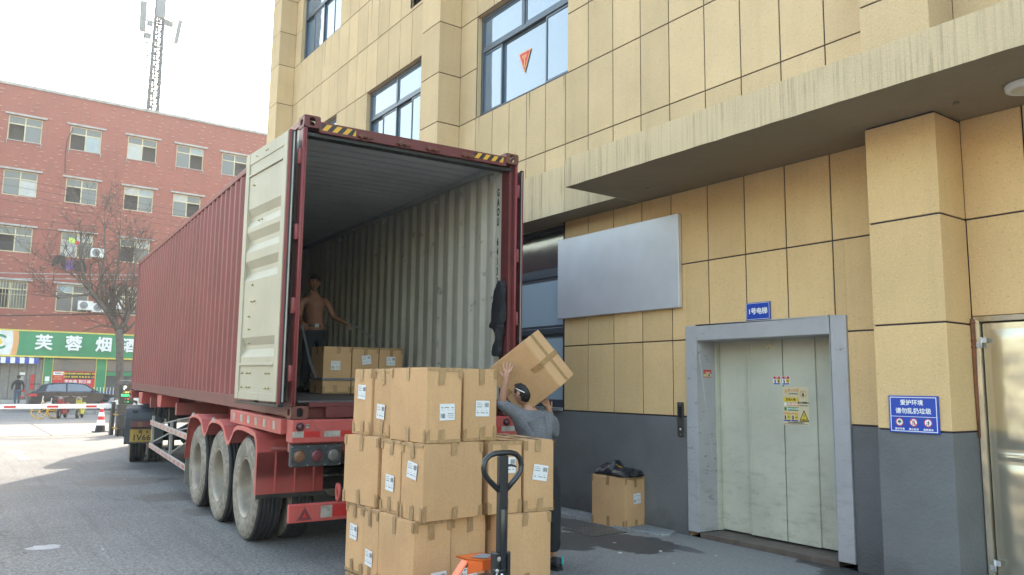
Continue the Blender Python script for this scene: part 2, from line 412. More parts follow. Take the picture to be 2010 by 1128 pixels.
STAINS = [(-.15, 7.05, .75, .55, .75), (.1, 4.9, .45, .5, .7), (.12, 3.3, .25, .35, .7), (-1.6, 6.9, .55, .35, .4), (.5, 9.2, .8, .5, .6),
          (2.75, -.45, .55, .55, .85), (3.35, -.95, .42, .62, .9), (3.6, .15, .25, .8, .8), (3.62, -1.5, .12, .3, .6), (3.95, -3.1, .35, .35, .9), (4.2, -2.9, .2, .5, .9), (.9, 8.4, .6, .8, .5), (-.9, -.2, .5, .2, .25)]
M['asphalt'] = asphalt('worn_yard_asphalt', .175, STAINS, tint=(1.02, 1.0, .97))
M['road'] = asphalt('pale_road_asphalt', .20, tint=(1.02, 1.0, .97), patches=.15)
M['apron'] = pm('pale_concrete', (.22, .205, .18), .85, 0, .12, .9, fine=.4, fs=30, dirt=.3, dc=(.13, .12, .11), ds=.8, world_=True, bmp=.3, bs=50)
M['kerbstone'] = pm('kerb_concrete', (.26, .27, .27), .85, 0, .15, 2.5, fine=.4, fs=60, dirt=.5, dc=(.08, .085, .09), ds=3, world_=True, bmp=.4, bs=60)
M['pavement'] = pm('pavement_tiles', (.24, .22, .21), .85, 0, .12, 1.3, fine=.3, fs=20, world_=True)
M['marking'] = pm('worn_white_road_paint', (.62, .60, .55), .7, 0, .1, 4, dirt=.5, dc=(.2, .2, .19), ds=9, world_=True)

b_ = MB(); b_.quad((-300, -300, -.012), (300, -300, -.012), (300, 300, -.012), (-300, 300, -.012)); tag(b_.build('ground', M['road'], weld=False), kind='structure')
b_ = MB(); b_.quad((-40, -30, 0), (4.6, -30, 0), (4.6, 19.42, 0), (-40, 19.42, 0)); b_.quad((4.6, 13.3, 0), (30, 13.3, 0), (30, 19.42, 0), (4.6, 19.42, 0))
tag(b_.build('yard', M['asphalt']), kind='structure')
b_ = MB(); b_.quad((-40, 19.42, -.004), (30, 19.42, -.004), (30, 19.60, -.004), (-40, 19.60, -.004)); tag(b_.build('drain_strip', pm('reddish_drain_cover', (.20, .11, .09), .8, dirt=.4, world_=True), weld=False), kind='structure')
# concrete apron of separate slabs
ap = empty('concrete_apron', (0, 20, 0), kind='structure')
x = -12
k = 0
while x < 16:
    for (y0, y1) in ((19.62, 23.3), (23.33, 26.95)):
        b_ = MB(); b_.box(x + .015, x + 3.985, y0, y1, -.10, .004 + .002 * ((k * 7) % 3)); b_.build('slab', M['apron'], ap, I4, bevel=.008); k += 1
    x += 4
# far pavement with kerb
pv = empty('far_pavement', (5, 44, 0), kind='structure')
b_ = MB(); b_.box(-40, 60, 43.2, 50.4, -.1, .13); b_.build('paving', M['pavement'], pv, I4)
for i in range(14):
    b_ = MB(); b_.box(-4 + i * 1.0, -4 + i * 1.0 + .985, 43.0, 43.19, -.1, .15); b_.build('kerb_stone', M['kerbstone'], pv, I4, bevel=.02)
isl = empty('traffic_island_kerb', (4, 36, 0), kind='structure')
for i in range(8):
    b_ = MB(); b_.box(2.3 + i * 1.0, 3.28 + i * 1.0, 35.8, 36.1, -.05, .17); b_.build('kerb_stone', M['kerbstone'], isl, I4, bevel=.02)
b_ = MB(); b_.box(2.32, 10.2, 36.11, 36.9, -.05, .13); b_.build('paving', M['pavement'], isl, I4)
# painted arrow on the yard
b_ = MB(); z = .004
b_.poly([(-1.232, 14.691, z), (-1.439, 13.566, z), (-1.31, 13.62, z), (-1.285, 11.889, z), (-1.12, 11.89, z), (-1.16, 13.63, z), (-1.026, 13.65, z)])
tag(b_.build('lane_arrow', M['marking'], weld=False), kind='structure')
b_ = MB()
random.seed(3)
pts = []
for i in range(22):
    a = 2 * PI * i / 22; rr = 1 + random.uniform(-.18, .18); pts.append((-1.70 + .15 * rr * math.cos(a), 1.90 + .13 * rr * math.sin(a), .003))
b_.poly(pts); tag(b_.build('dried_paint_spill', pm('dried_white_spill', (.27, .29, .31), .7, world_=True, dirt=.5, ds=9), weld=False), kind='structure')
# small litter specks
b_ = MB(); random.seed(11)
for (x, y) in ((-1.25, 1.5), (-.1, 7.3), (1.1, 9.9), (2.9, -1.3), (3.3, -1.45), (3.0, -1.9), (2.2, -2.4), (3.6, -1.9), (-1.1, 9.3), (-2.6, 3.2), (3.2, -.9)):
    a = random.uniform(0, 3); s = random.uniform(.012, .03)
    b_.poly([(x + s * math.cos(a + t) * random.uniform(.5, 1.2), y + s * math.sin(a + t) * random.uniform(.5, 1.2), .006 + .002 * (t > 2)) for t in (0, 1.3, 2.6, 4, 5.2)])
tag(b_.build('litter_specks', M['white'], weld=False), kind='stuff')

# raised concrete strip along the wall, in slabs
st = empty('wall_foot_strip', (4.0, .5, 0), kind='structure')
for i, (y0, y1) in enumerate(((-.93, -.02), (-.01, .93), (.95, 1.9), (1.92, 2.9), (2.92, 3.9))):
    b_ = MB()
    if i == 0: b_.prism([(3.86, y0 + .08), (3.86, y1), (4.214, y1), (4.214, y0 + .12), (4.0, y0)], 2, -.05, .022)
    else: b_.box(3.86, 4.214, y0, y1, -.05, .022 + .003 * (i % 2))
    b_.build('slab', M['kerbstone'], st, I4, bevel=.006)
# chequered drain cover
dc_ = empty('drain_cover', (3.49, -.26, 0), 'worn steel chequered drain cover in the asphalt in front of the lone cardboard box', 'drain cover')
b_ = MB(); b_.box(3.235, 3.745, -.52, .02, -.02, .007); b_.build('plate', pm('drain_plate_steel', (.12, .115, .11), .6, .5, .3, 8, dirt=.5), dc_, I4)
b_ = MB()
for i in range(17):
    for j in range(15):
        x = 3.26 + i * .029; y = -.495 + j * .034; a = .8 if (i + j) % 2 else -.8
        c, s = math.cos(a) * .012, math.sin(a) * .012
        b_.add([(x - c - s * .25, y - s + c * .25, .011), (x - c + s * .25, y - s - c * .25, .011), (x + c + s * .25, y + s - c * .25, .011), (x + c - s * .25, y + s + c * .25, .011)], [(0, 1, 2, 3)])
b_.build('tread_studs', pm('worn_stud_steel', (.34, .32, .29), .5, .5, .2, 9), dc_, I4, weld=False, kind='stuff')

# ================================================================ yellow industrial building
XW = 4.215; XB = 4.227; XP = 3.78; YN = -6.3; YE = 13.22; ZT = 16.0
PIL = [(-4.09, -3.49), (4.06, 4.69), (12.55, 13.22), (-6.42, -5.80)]
WIN = []        # (y0, y1, z0, z1)
for z0, z1 in ((6.08, 7.85), (10.0, 11.8)):
    for y0, y1 in ((1.13, 3.53), (5.38, 7.90), (9.53, 12.12)):
        WIN.append((y0, y1, z0, z1))
WIN.append((1.22, 3.62, 1.31, 3.898))
WIN.append((5.38, 7.90, 1.31, 3.898))
DOOR = (-2.99, -1.02, 0.0, 2.32); SSD = (-5.40, -4.095, 0.0, 2.235)
HOLES = WIN + [DOOR, SSD]
yb = empty('yellow_building', (9.0, 2.6, 0), 'tall yellow stucco industrial building with goods lift door and jutting canopy', 'building')

def cut(r, hs):
    rs = [r]
    for h in hs:
        nr = []
        for (a, b, c, d) in rs:
            e, f, g, i = max(a, h[0]), min(b, h[1]), max(c, h[2]), min(d, h[3])
            if e >= f - 1e-6 or g >= i - 1e-6: nr.append((a, b, c, d)); continue
            if e > a + .02: nr.append((a, e, c, d))
            if f < b - .02: nr.append((f, b, c, d))
            if g > c + .02: nr.append((max(a, e), min(b, f), c, g))
            if i < d - .02: nr.append((max(a, e), min(b, f), i, d))
        rs = nr
    return rs
# backing wall (shows as the dark joints) with real openings
ysp = sorted(set([YN, YE] + [h[0] for h in HOLES] + [h[1] for h in HOLES])); zsp = sorted(set([0, ZT, 1.29] + [h[2] for h in HOLES] + [h[3] for h in HOLES]))
core = MB()
for i in range(len(ysp) - 1):
    for j in range(len(zsp) - 1):
        cy_, cz_ = (ysp[i] + ysp[i + 1]) / 2, (zsp[j] + zsp[j + 1]) / 2
        if any(h[0] < cy_ < h[1] and h[2] < cz_ < h[3] for h in HOLES): continue
        core.quad((XB, ysp[i], zsp[j]), (XB, ysp[i], zsp[j + 1]), (XB, ysp[i + 1], zsp[j + 1]), (XB, ysp[i + 1], zsp[j]))
o = core.build('joint_backing', M['joint'], yb, I4)
for h in HOLES:
    rv = MB()
    y0, y1, z0, z1 = h; xr = XB + (.28 if h in WIN else .42)
    rv.quad((XB, y0, z0), (xr, y0, z0), (xr, y0, z1), (XB, y0, z1)); rv.quad((XB, y1, z0), (XB, y1, z1), (xr, y1, z1), (xr, y1, z0))
    rv.quad((XB, y0, z1), (xr, y0, z1), (xr, y1, z1), (XB, y1, z1)); rv.quad((XB, y0, z0), (XB, y1, z0), (xr, y1, z0), (xr, y0, z0))
    rv.build('opening_reveal', M['stucco'], yb, I4, weld=False)
ms = MB()
ms.quad((XB, YE, 0), (19, YE, 0), (19, YE, ZT), (XB, YE, ZT)); ms.quad((XB, YN, 0), (XB, YN, ZT), (19, YN, ZT), (19, YN, 0))
ms.quad((19, YN, 0), (19, YN, ZT), (19, YE, ZT), (19, YE, 0)); ms.quad((XB, YN, ZT), (XB, YE, ZT), (19, YE, ZT), (19, YN, ZT))
ms.build('outer_walls', M['stucco'], yb, I4)
dk = MB()
for (a, b, c, d) in WIN: dk.box(XB + .285, XB + 3.0, a - .3, b + .3, c - .2, d + .2)
dk.build('dim_rooms', M['dark'], yb, I4, weld=False)
# facade panels, one object each
PC = {}
def panel(kind, y0, y1, z0, z1, x=XW, th=.010):
    key = (kind, round(y1 - y0, 3), round(z1 - z0, 3), th)
    if key not in PC:
        h, w = (z1 - z0) / 2, (y1 - y0) / 2; e = .004
        mb = MB()
        vs = [(0 + e, -w, -h), (e, w, -h), (e, w, h), (e, -w, h), (0, -w + e, -h + e), (0, w - e, -h + e), (0, w - e, h - e), (0, -w + e, h - e), (th, -w, -h), (th, w, -h), (th, w, h), (th, -w, h)]
        fs = [(4, 7, 6, 5)]
        for i in range(4):
            j = (i + 1) % 4; fs += [(i, 4 + i, 4 + j, j), (8 + i, i, j, 8 + j)]
        mb.add(vs, fs); PC[key] = mb.mesh('wall_panel', M[kind])
        bm = bmesh.new(); bm.from_mesh(PC[key]); bmesh.ops.recalc_face_normals(bm, faces=bm.faces); bm.to_mesh(PC[key]); bm.free()
    o = bpy.data.objects.new('wall_panel', PC[key]); COL.objects.link(o); o.parent = yb
    o.location = Vector((x, (y0 + y1) / 2, (z0 + z1) / 2)) - yb.location
    return o
YL1 = [-5.80, -5.40, -5.02, -4.56, -4.09]
YL2 = [-3.49, -2.87, -2.36, -1.855, -1.35, -.80, -.315, .195, .69, 1.18, 1.64, 2.11, 2.57, 3.04, 3.54, 4.06]
YL3 = [4.69, 5.37, 5.91, 6.416, 6.93, 7.45, 7.98, 8.49, 8.98, 9.54, 10.06, 10.57, 11.1, 11.65, 12.2, 12.55]
ZL = [1.30, 2.165, 3.045, 3.903]; ZU = [4.12, 5.025, 6.065, 6.945, 7.86, 8.93, 9.985, 10.9, 11.83, 12.8, 14.0, ZT]
G = .007
n_panels = 0
for YL in (YL1, YL2, YL3):
    for i in range(len(YL) - 1):
        rows = [(ZL[j], ZL[j + 1]) for j in range(3)] + [(ZU[j], ZU[j + 1]) for j in range(len(ZU) - 1)]
        for (z0, z1) in rows:
            if YL is YL1 and z0 > 5: continue
            y0, y1 = YL[i], YL[i + 1]
            vis = (z0 < 9) or (y0 > 6)
            if not vis: continue
            for (a, b, c, d) in cut((y0, y1, z0, z1), [(h[0] - .0, h[1] + .0, h[2] - .0, h[3] + .0) for h in HOLES]):
                PE = (-4.09, -3.49, 4.06, 4.69, 12.55); ga = G if abs(a - y0) < 1e-6 and y0 not in PE else 0; gb = G if abs(b - y1) < 1e-6 and y1 not in PE else 0
                gc = G if abs(c - z0) < 1e-6 else 0; gd = G if abs(d - z1) < 1e-6 and abs(z1 - 3.903) > 1e-6 else 0
                if b - a > .05 and d - c > .05 and n_panels < 296:
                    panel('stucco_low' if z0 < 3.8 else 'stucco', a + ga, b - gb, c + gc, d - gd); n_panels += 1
# what lies above the frame, as a single sheet behind the same joints
up = MB()
for (a, b, c, d) in cut((YN, 6.0, 9.0, ZT), HOLES): up.box(XW, XB, a, b, c, d)
up.build('upper_stucco', M['stucco'], yb, I4)
# grime runs below the upper window corners
M['run'] = pm('grime_run', (.26, .20, .13), .9, world_=True)
random.seed(31)
for (y0, y1, z0, z1) in WIN[:6]:
    for yy in (y0 + .08, y0 + .9, y1 - .1):
        if yy > 4.7 and z0 < 9: pass
        h_ = random.uniform(.25, .8); w_ = random.uniform(.008, .02); mb = MB()
        mb.add([(XW - .0015, yy - w_, z0 - .02), (XW - .0015, yy + w_, z0 - .02), (XW - .0015, yy + w_ * .2, z0 - h_), (XW - .0015, yy - w_ * .2, z0 - h_)], [(0, 3, 2, 1)]); mb.build('grime_run', M['run'], yb, I4, weld=False)
# painted plinth
for (a, b) in ((-3.49, -3.0), (-1.01, 4.06), (4.69, 12.55)):
    pb = MB(); pb.box(XW - .004, XB, a, b, 0, 1.29); pb.build('plinth', M['plinth'], yb, I4)
# pilasters
for (a, b) in PIL:
    for (z0, z1) in [(1.30, 2.165), (2.165, 3.045), (3.045, 3.895)] + [(ZU[j], ZU[j + 1]) for j in range(len(ZU) - 1)]:
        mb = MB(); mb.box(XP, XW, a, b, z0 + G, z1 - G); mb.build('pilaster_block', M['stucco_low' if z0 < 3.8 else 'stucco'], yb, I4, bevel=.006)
    mb = MB(); mb.box(XP + .012, XB, a + .012, b - .012, 1.25, ZT); mb.build('pilaster_core', M['joint'], yb, I4)
    mb = MB(); mb.box(XP - .003, XB, a - .003, b + .003, 0, 1.292); mb.build('pilaster_plinth', M['plinth'], yb, I4, bevel=.004)
# narrow band and wide canopy
for i in range(len(YL2) - 1):
    if YL2[i] < -.5: continue
    mb = MB(); mb.box(3.80, XW, YL2[i] + .005, YL2[i + 1] - .005, 3.9, 4.53); mb.build('band_block', M['stucco_pale'], yb, I4)
for i in range(len(YL3) - 1):
    mb = MB(); mb.box(3.80, XW, YL3[i] + .005, YL3[i + 1] - .005, 3.9, 4.53); mb.build('band_block', M['stucco_pale'], yb, I4)
mb = MB(); mb.box(3.812, XB, -.6, 12.5, 3.91, 4.52); mb.build('band_core', M['joint'], yb, I4)
mb = MB()
n = 60
for i in range(n):   # slightly uneven lower lip
    y0 = -6.0 + 5.70 * i / n; y1 = -6.0 + 5.70 * (i + 1) / n
    d0 = .005 * noise.noise(Vector((y0 * 5, 0, 0))); d1 = .005 * noise.noise(Vector((y1 * 5, 0, 0)))
    mb.quad((3.0, y0, 3.9 + d0), (3.0, y0, 4.243), (3.0, y1, 4.243), (3.0, y1, 3.9 + d1))
    mb.quad((3.0, y0, 4.243), (XW, y0, 4.25), (XW, y1, 4.25), (3.0, y1, 4.243))
mb.quad((3.0, -.30, 3.9), (3.0, -.30, 4.243), (XW, -.30, 4.25), (XW, -.30, 3.9))
mb.quad((3.0, -6.0, 3.9), (3.0, -6.0, 4.243), (XW, -6.0, 4.25), (XW, -6.0, 3.9))
mb.build('canopy', M['stucco_pale'], yb, I4)
mb = MB()
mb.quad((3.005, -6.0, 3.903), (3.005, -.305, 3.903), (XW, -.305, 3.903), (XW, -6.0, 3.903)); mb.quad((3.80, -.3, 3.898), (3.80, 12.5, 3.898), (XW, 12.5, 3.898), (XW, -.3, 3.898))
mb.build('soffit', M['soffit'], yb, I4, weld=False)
# soffit lamp
sl = empty('soffit_lamp', (3.74, -4.78, 3.9), 'round white surface lamp under the canopy near the right pilaster', 'lamp')
mb = MB(); mb.lathe([(0, 0), (.135, 0), (.14, -.012), (.135, -.045), (.11, -.055), (.10, -.05)], 32); mb.build('rim', M['white'], sl, LOCAL)
mb = MB(); mb.lathe([(0, -.035), (.06, -.037), (.10, -.049)], 32); mb.build('diffuser', pm('lamp_diffuser', (.62, .60, .48), .4), sl, LOCAL)
# stains round old soffit fixings
for (x, y) in ((3.78, -.85), (3.75, -4.28)):
    mb = MB(); mb.cyl((x, y, 3.902), (x, y, 3.880), .022, n=10); o = mb.build('soffit_drip_stub', M['soffit'], yb, I4)

# windows ---------------------------------------------------------------
def frame_rect(mb, y0, y1, z0, z1, x, t=.045, d=.06):
    mb.box(x, x + d, y0, y1, z0, z0 + t); mb.box(x, x + d, y0, y1, z1 - t, z1); mb.box(x, x + d, y0, y0 + t, z0 + t, z1 - t); mb.box(x, x + d, y1 - t, y1, z0 + t, z1 - t)
def sash(w, y0, y1, z0, z1, x, gl='glass', t=.035):
    mb = MB(); frame_rect(mb, y0, y1, z0, z1, x, t, .035); s = mb.build('sash', M['alu'], w, I4, bevel=.004)
    mb = MB(); mb.box(x + .012, x + .018, y0 + t, y1 - t, z0 + t, z1 - t); mb.build('pane', M[gl], s, I4)
    return s
def big_window(y0, y1, z0, z1, seed, curtain=(), low=False):
    w = empty('window', T(0, 0, 0), parent=yb); w.location = Vector((XW, (y0 + y1) / 2, z0)) - yb.location
    xf = XW + .085
    mb = MB(); frame_rect(mb, y0 + .002, y1 - .002, z0 + .002, z1 - .002, xf, .055, .09)
    H_ = z1 - z0; zt = z0 + H_ * .655; ym = (y0 + y1) / 2
    mb.box(xf, xf + .09, y0 + .055, y1 - .055, zt - .035, zt + .035); mb.box(xf, xf + .09, ym - .03, ym + .03, zt + .035, z1 - .055)
    mb.build('window_frame', M['alu'], w, I4, bevel=.006)
    sash(w, y0 + .057, ym - .032, zt + .037, z1 - .057, xf + .015); sash(w, ym + .032, y1 - .057, zt + .037, z1 - .057, xf + .015)
    W_ = y1 - y0
    segs = ((y0 + .057, y0 + W_ * .27, .02), (y0 + W_ * .26, y0 + W_ * .76, .055), (y0 + W_ * .75, y1 - .057, .02)) if seed == 0 else ((y0 + .057, y0 + W_ * .26, .02), (y0 + W_ * .25, y0 + W_ * .52, .055), (y0 + W_ * .51, y0 + W_ * .76, .02), (y0 + W_ * .75, y1 - .057, .055))
    for a, b, dx in segs: sash(w, a, b, z0 + .057, zt - .037, xf + dx)
    for (a, b) in curtain:
        mb = MB(); k = 14
        pts = [(xf + .13 + .02 * math.sin(i * 2.1) + .01 * math.sin(i * .7), a + (b - a) * i / k) for i in range(k + 1)]
        vs = []
        for (px, py) in pts: vs += [(px, py, z0 + .06), (px + .012 * math.sin(py * 9), py, (z0 + zt) / 2), (px, py, zt - .04)]
        fs = []
        for i in range(k):
            for j in range(2): fs.append((i * 3 + j, i * 3 + j + 1, (i + 1) * 3 + j + 1, (i + 1) * 3 + j))
        mb.add(vs, fs, 0, None, True); mb.build('curtain', M['curtain'], w, I4)
    return w
w1 = big_window(*WIN[0], 0, curtain=((1.18, 1.72), (2.95, 3.45)))
big_window(*WIN[1], 1, curtain=((5.45, 7.2),)); big_window(*WIN[2], 1, curtain=((9.6, 10.3),))
for q in WIN[3:6]: big_window(*q, 1, curtain=())
def low_window(y0, y1, z0, z1):
    w = empty('window', T(0, 0, 0), parent=yb); w.location = Vector((XW, (y0 + y1) / 2, z0)) - yb.location
    xf = XW + .085; ym = y0 + .60
    mb = MB(); frame_rect(mb, y0 + .002, y1 - .002, z0 + .03, z1 - .002, xf, .06, .09)
    for zz in (2.40, 3.22): mb.box(xf, xf + .09, y0 + .06, y1 - .06, zz - .045, zz + .045)
    mb.box(xf, xf + .09, ym - .03, ym + .03, z0 + .09, 2.355)
    mb.build('window_frame', M['alu'], w, I4, bevel=.006)
    sash(w, y0 + .062, y1 - .062, 3.267, z1 - .062, xf + .02, 'glass_dark'); sash(w, y0 + .062, y1 - .062, 2.447, 3.173, xf + .02, 'glass_low')
    sash(w, y0 + .062, ym - .032, z0 + .092, 2.353, xf + .02, 'glass_low'); sash(w, ym + .032, y1 - .062, z0 + .092, 2.353, xf + .05, 'glass_low')
    mb = MB(); mb.box(XW - .03, xf, y0 - .01, y1 + .01, z0 - .018, z0 + .025); mb.build('sill', M['kerbstone'], w, I4, bevel=.004)
low_window(*WIN[6]); low_window(*WIN[7])
# red pennant hung inside the first-floor window (text is a single vertical stroke pair, illegible)
pn = MB(); px = XW + .085 + .055 - .004
def tri(c, w, h): return [(px, c[0] - w, c[1] + h), (px, c[0] + w, c[1] + h), (px, c[0], c[1] - h)]
pn.prism([(2.19, 6.86), (2.52, 6.86), (2.355, 6.50)][::-1], 0, px + .001, px + .003, 0)
pn.prism([(2.225, 6.84), (2.485, 6.84), (2.355, 6.55)][::-1], 0, px - .002, px + .0005, 1)
pn.box(px - .004, px - .0021, 2.345, 2.365, 6.60, 6.79, 0); pn.box(px - .004, px - .0021, 2.29, 2.42, 6.785, 6.80, 0); pn.box(px - .004, px - .0021, 2.31, 2.33, 6.74, 6.785, 0); pn.box(px - .004, px - .0021, 2.38, 2.40, 6.74, 6.785, 0)
pn.build('pennant', [M['sign_orange'], M['sign_red']], None, None, label='red triangular pennant with gold edge hanging in the upper window pane', cat='pennant')

# goods lift ------------------------------------------------------------
ld = empty('lift_doorway', (4.2, -2.0, .0), parent=yb); ld.location = Vector((4.2, -2.0, 0)) - yb.location
Y0, Y1, ZH = -2.82, -1.178, 2.147
mb = MB(); mb.box(4.19, 4.56, Y1, -1.02, .055, 2.32); mb.box(4.19, 4.56, -2.99, Y0, .055, 2.32); mb.box(4.19, 4.56, Y0, Y1, ZH, 2.32)
mb.build('door_surround', M['door_frame'], ld, I4, bevel=.008)
for (a, b, x) in ((-1.62, -1.20, 4.555), (-2.045, -1.612, 4.530), (-2.43, -2.053, 4.530), (-2.82, -2.40, 4.555)):
    mb = MB(); mb.box(x, x + .022, a, b - .004, .072, 2.16); mb.build('door_panel', M['lift_door'], ld, I4, bevel=.003)
mb = MB(); mb.box(4.521, 4.5295, -1.640, -1.612, .072, 2.15); mb.build('seam_strip', M['lift_door'], ld, I4, bevel=.002)
mb = MB(); mb.box(4.50, 4.60, -1.20, -1.178, .06, 2.147); mb.build('door_stop', M['lift_door'], ld, I4)
mb = MB(); mb.box(4.205, 4.62, Y0, Y1, -.02, .052); mb.build('threshold', M['threshold'], ld, I4, bevel=.004)
mb = MB(); mb.box(4.58, 4.64, -3.0, -1.0, 0, 2.3); mb.build('shaft_back', M['dark'], ld, I4)
mb = MB(); mb.lathe([(0, .012), (.012, .012), (.013, .018), (.026, .016), (.028, 0)], 20, 0, frame_on((4.529, -1.885, 2.07), (0, -1, 0), (0, 0, 1))); mb.build('key_escutcheon', M['sign_cream'], ld, I4)
# texts in facade plane: X axis of the lettering runs towards -Y
def wall_text(s, y, z, size, x, off=.0, spacing=1.0, line=1.0):
    F = frame_on((x, y, z), (0, -1, 0), (0, 0, 1)); vs, fs = text_mb(s, size, off, 0.0, spacing=spacing, line=line)
    return [F @ Vector(p) for p in vs], fs
def wq(mb, y0, y1, z0, z1, x, m): mb.quad((x, y0, z0), (x, y0, z1), (x, y1, z1), (x, y1, z0), m)
def disc(mb, y, z, r, x, m, r0=0.0, n=28):
    ring = [(x, y + r * math.cos(2 * PI * i / n), z + r * math.sin(2 * PI * i / n)) for i in range(n)]
    if r0 == 0: mb.poly(ring, m)
    else:
        inn = [(x, y + r0 * math.cos(2 * PI * i / n), z + r0 * math.sin(2 * PI * i / n)) for i in range(n)]
        mb.add(ring + inn, [(i, (i + 1) % n, n + (i + 1) % n, n + i) for i in range(n)], m)
MS = [M['blue_sign'], M['sign_white'], M['sign_red'], M['sign_black'], M['sign_green'], M['sign_yellow'], M['sign_orange'], M['sign_cream'], M['sign_grey']]
# sign over the lift
sg = empty('lift_sign', (4.205, -2.01, 2.33), 'small blue plate with white Chinese lettering above the goods lift', 'sign')
mb = MB(); mb.box(4.196, 4.213, -2.157, -1.860, 2.333, 2.517, 0); mb.build('plate', M['blue_sign'], sg, I4, bevel=.002)
mb = MB(); x = 4.1945
for (a, b, c, d) in ((-2.150, -1.867, 2.506, 2.510), (-2.150, -1.867, 2.340, 2.344), (-2.150, -2.146, 2.340, 2.510), (-1.871, -1.867, 2.340, 2.510)): wq(mb, a, b, c, d, x, 0)
mb.add(*wall_text('1号电梯', -2.008, 2.421, .070, x, .0022, .95)); mb.build('lettering', M['sign_white'], sg, I4, weld=False)
# litter sign on the pilaster
sg = empty('litter_sign', (3.775, -3.80, 1.28), 'blue rectangular sign with white Chinese lettering and three round pictograms on the pilaster', 'sign')
mb = MB(); mb.box(3.762, 3.7765, -4.003, -3.600, 1.280, 1.579, 0); mb.build('plate', M['blue_sign'], sg, I4, bevel=.002)
mb = MB(); x = 3.7605; cy0 = -3.8015
for (a, b, c, d) in ((-3.990, -3.613, 1.562, 1.568), (-3.990, -3.613, 1.291, 1.297), (-3.990, -3.984, 1.297, 1.562), (-3.619, -3.613, 1.297, 1.562), (-3.984, -3.619, 1.409, 1.413)): wq(mb, a, b, c, d, x, 0)
mb.add(*wall_text('爱护环境', cy0 + .01, 1.521, .047, x, .0012, 1.0)); mb.add(*wall_text('请勿乱扔垃圾', cy0, 1.454, .0485, x, .0013, 1.0))
for t, dy in (('爱护环境', .115), ('禁止乱扔', 0.0), ('保持清洁', -.115)): mb.add(*wall_text(t, cy0 + dy, 1.310, .019, x, .0006, 1.1))
mb.build('lettering', M['sign_white'], sg, I4, weld=False)
mb = MB()
for k, dy in enumerate((.115, 0.0, -.115)):
    y = cy0 + dy; z = 1.3655
    disc(mb, y, z, .0335, x, 2, .0265); disc(mb, y, z, .0263, x, 1)
    x2 = x - .0004
    if k == 0:
        for (a, b, r) in ((0, .007, .011), (-.008, .001, .008), (.008, .001, .008)): disc(mb, y + a, z + b, r, x2, 4, n=12)
        mb.poly([(x2, y - .002, z - .02), (x2, y - .002, z), (x2, y + .002, z), (x2, y + .002, z - .02)], 4)
    else:
        s = -1 if k == 2 else 1; yo = y - .004
        disc(mb, yo, z + .014, .0035, x2, 3, n=10); wq(mb, yo - .005, yo + .005, z - .004, z + .009, x2, 3); wq(mb, yo - .0045, yo - .0008, z - .02, z - .004, x2, 3); wq(mb, yo + .0008, yo + .0045, z - .02, z - .004, x2, 3)
        mb.poly([(x2, yo + .004, z + .008), (x2, yo + .016, z + .001), (x2, yo + .015, z - .002), (x2, yo + .004, z + .004)], 3)
        mb.poly([(x2, yo + .010, z - .006), (x2, yo + .019, z - .006), (x2, yo + .0175, z - .02), (x2, yo + .0115, z - .02)], 8)
        if k == 1:
            x3 = x - .0008; c = math.sqrt(.5) * .029; w = .0025
            mb.poly([(x3, y + c + w, z + c - w), (x3, y + c - w, z + c + w), (x3, y - c - w, z - c + w), (x3, y - c + w, z - c - w)], 2)
mb.build('pictograms', MS, sg, I4, weld=False)
# blank stainless board
bs = empty('blank_steel_board', (4.18, .14, 2.54), 'large blank brushed steel board mounted on the yellow wall', 'board')
mb = MB(); mb.box(4.150, 4.205, -.970, 1.250, 2.540, 3.641); mb.build('face_sheet', M['steel'], bs, I4, bevel=.006)
mb = MB(); mb.box(4.2055, 4.2145, -.90, 1.2, 2.60, 3.58); mb.build('backing_frame', M['black'], bs, I4)
# lift call panel
cp_ = empty('lift_call_panel', (4.205, -.925, 1.075), 'narrow steel lift call panel with dark display and round button', 'call panel')
mb = MB(); mb.box(4.192, 4.209, -.967, -.880, 1.075, 1.459); mb.build('plate', pm('brown_steel_plate', (.15, .135, .125), .4, .7), cp_, I4, bevel=.002)
mb = MB(); mb.box(4.1895, 4.1925, -.952, -.897, 1.285, 1.41); mb.build('display', M['black'], cp_, I4)
mb = MB(); mb.lathe([(0, .008), (.011, .008), (.013, .006), (.013, .0)], 18, 0, frame_on((4.192, -.926, 1.155), (0, -1, 0), (0, 0, 1))); mb.build('button', M['steel'], cp_, I4)
mb = MB()
for z in (1.44, 1.095): mb.lathe([(0, .003), (.004, .002), (.005, 0)], 10, 0, frame_on((4.192, -.924, z), (0, -1, 0), (0, 0, 1)))
mb.build('screw_heads', M['steel'], cp_, I4)
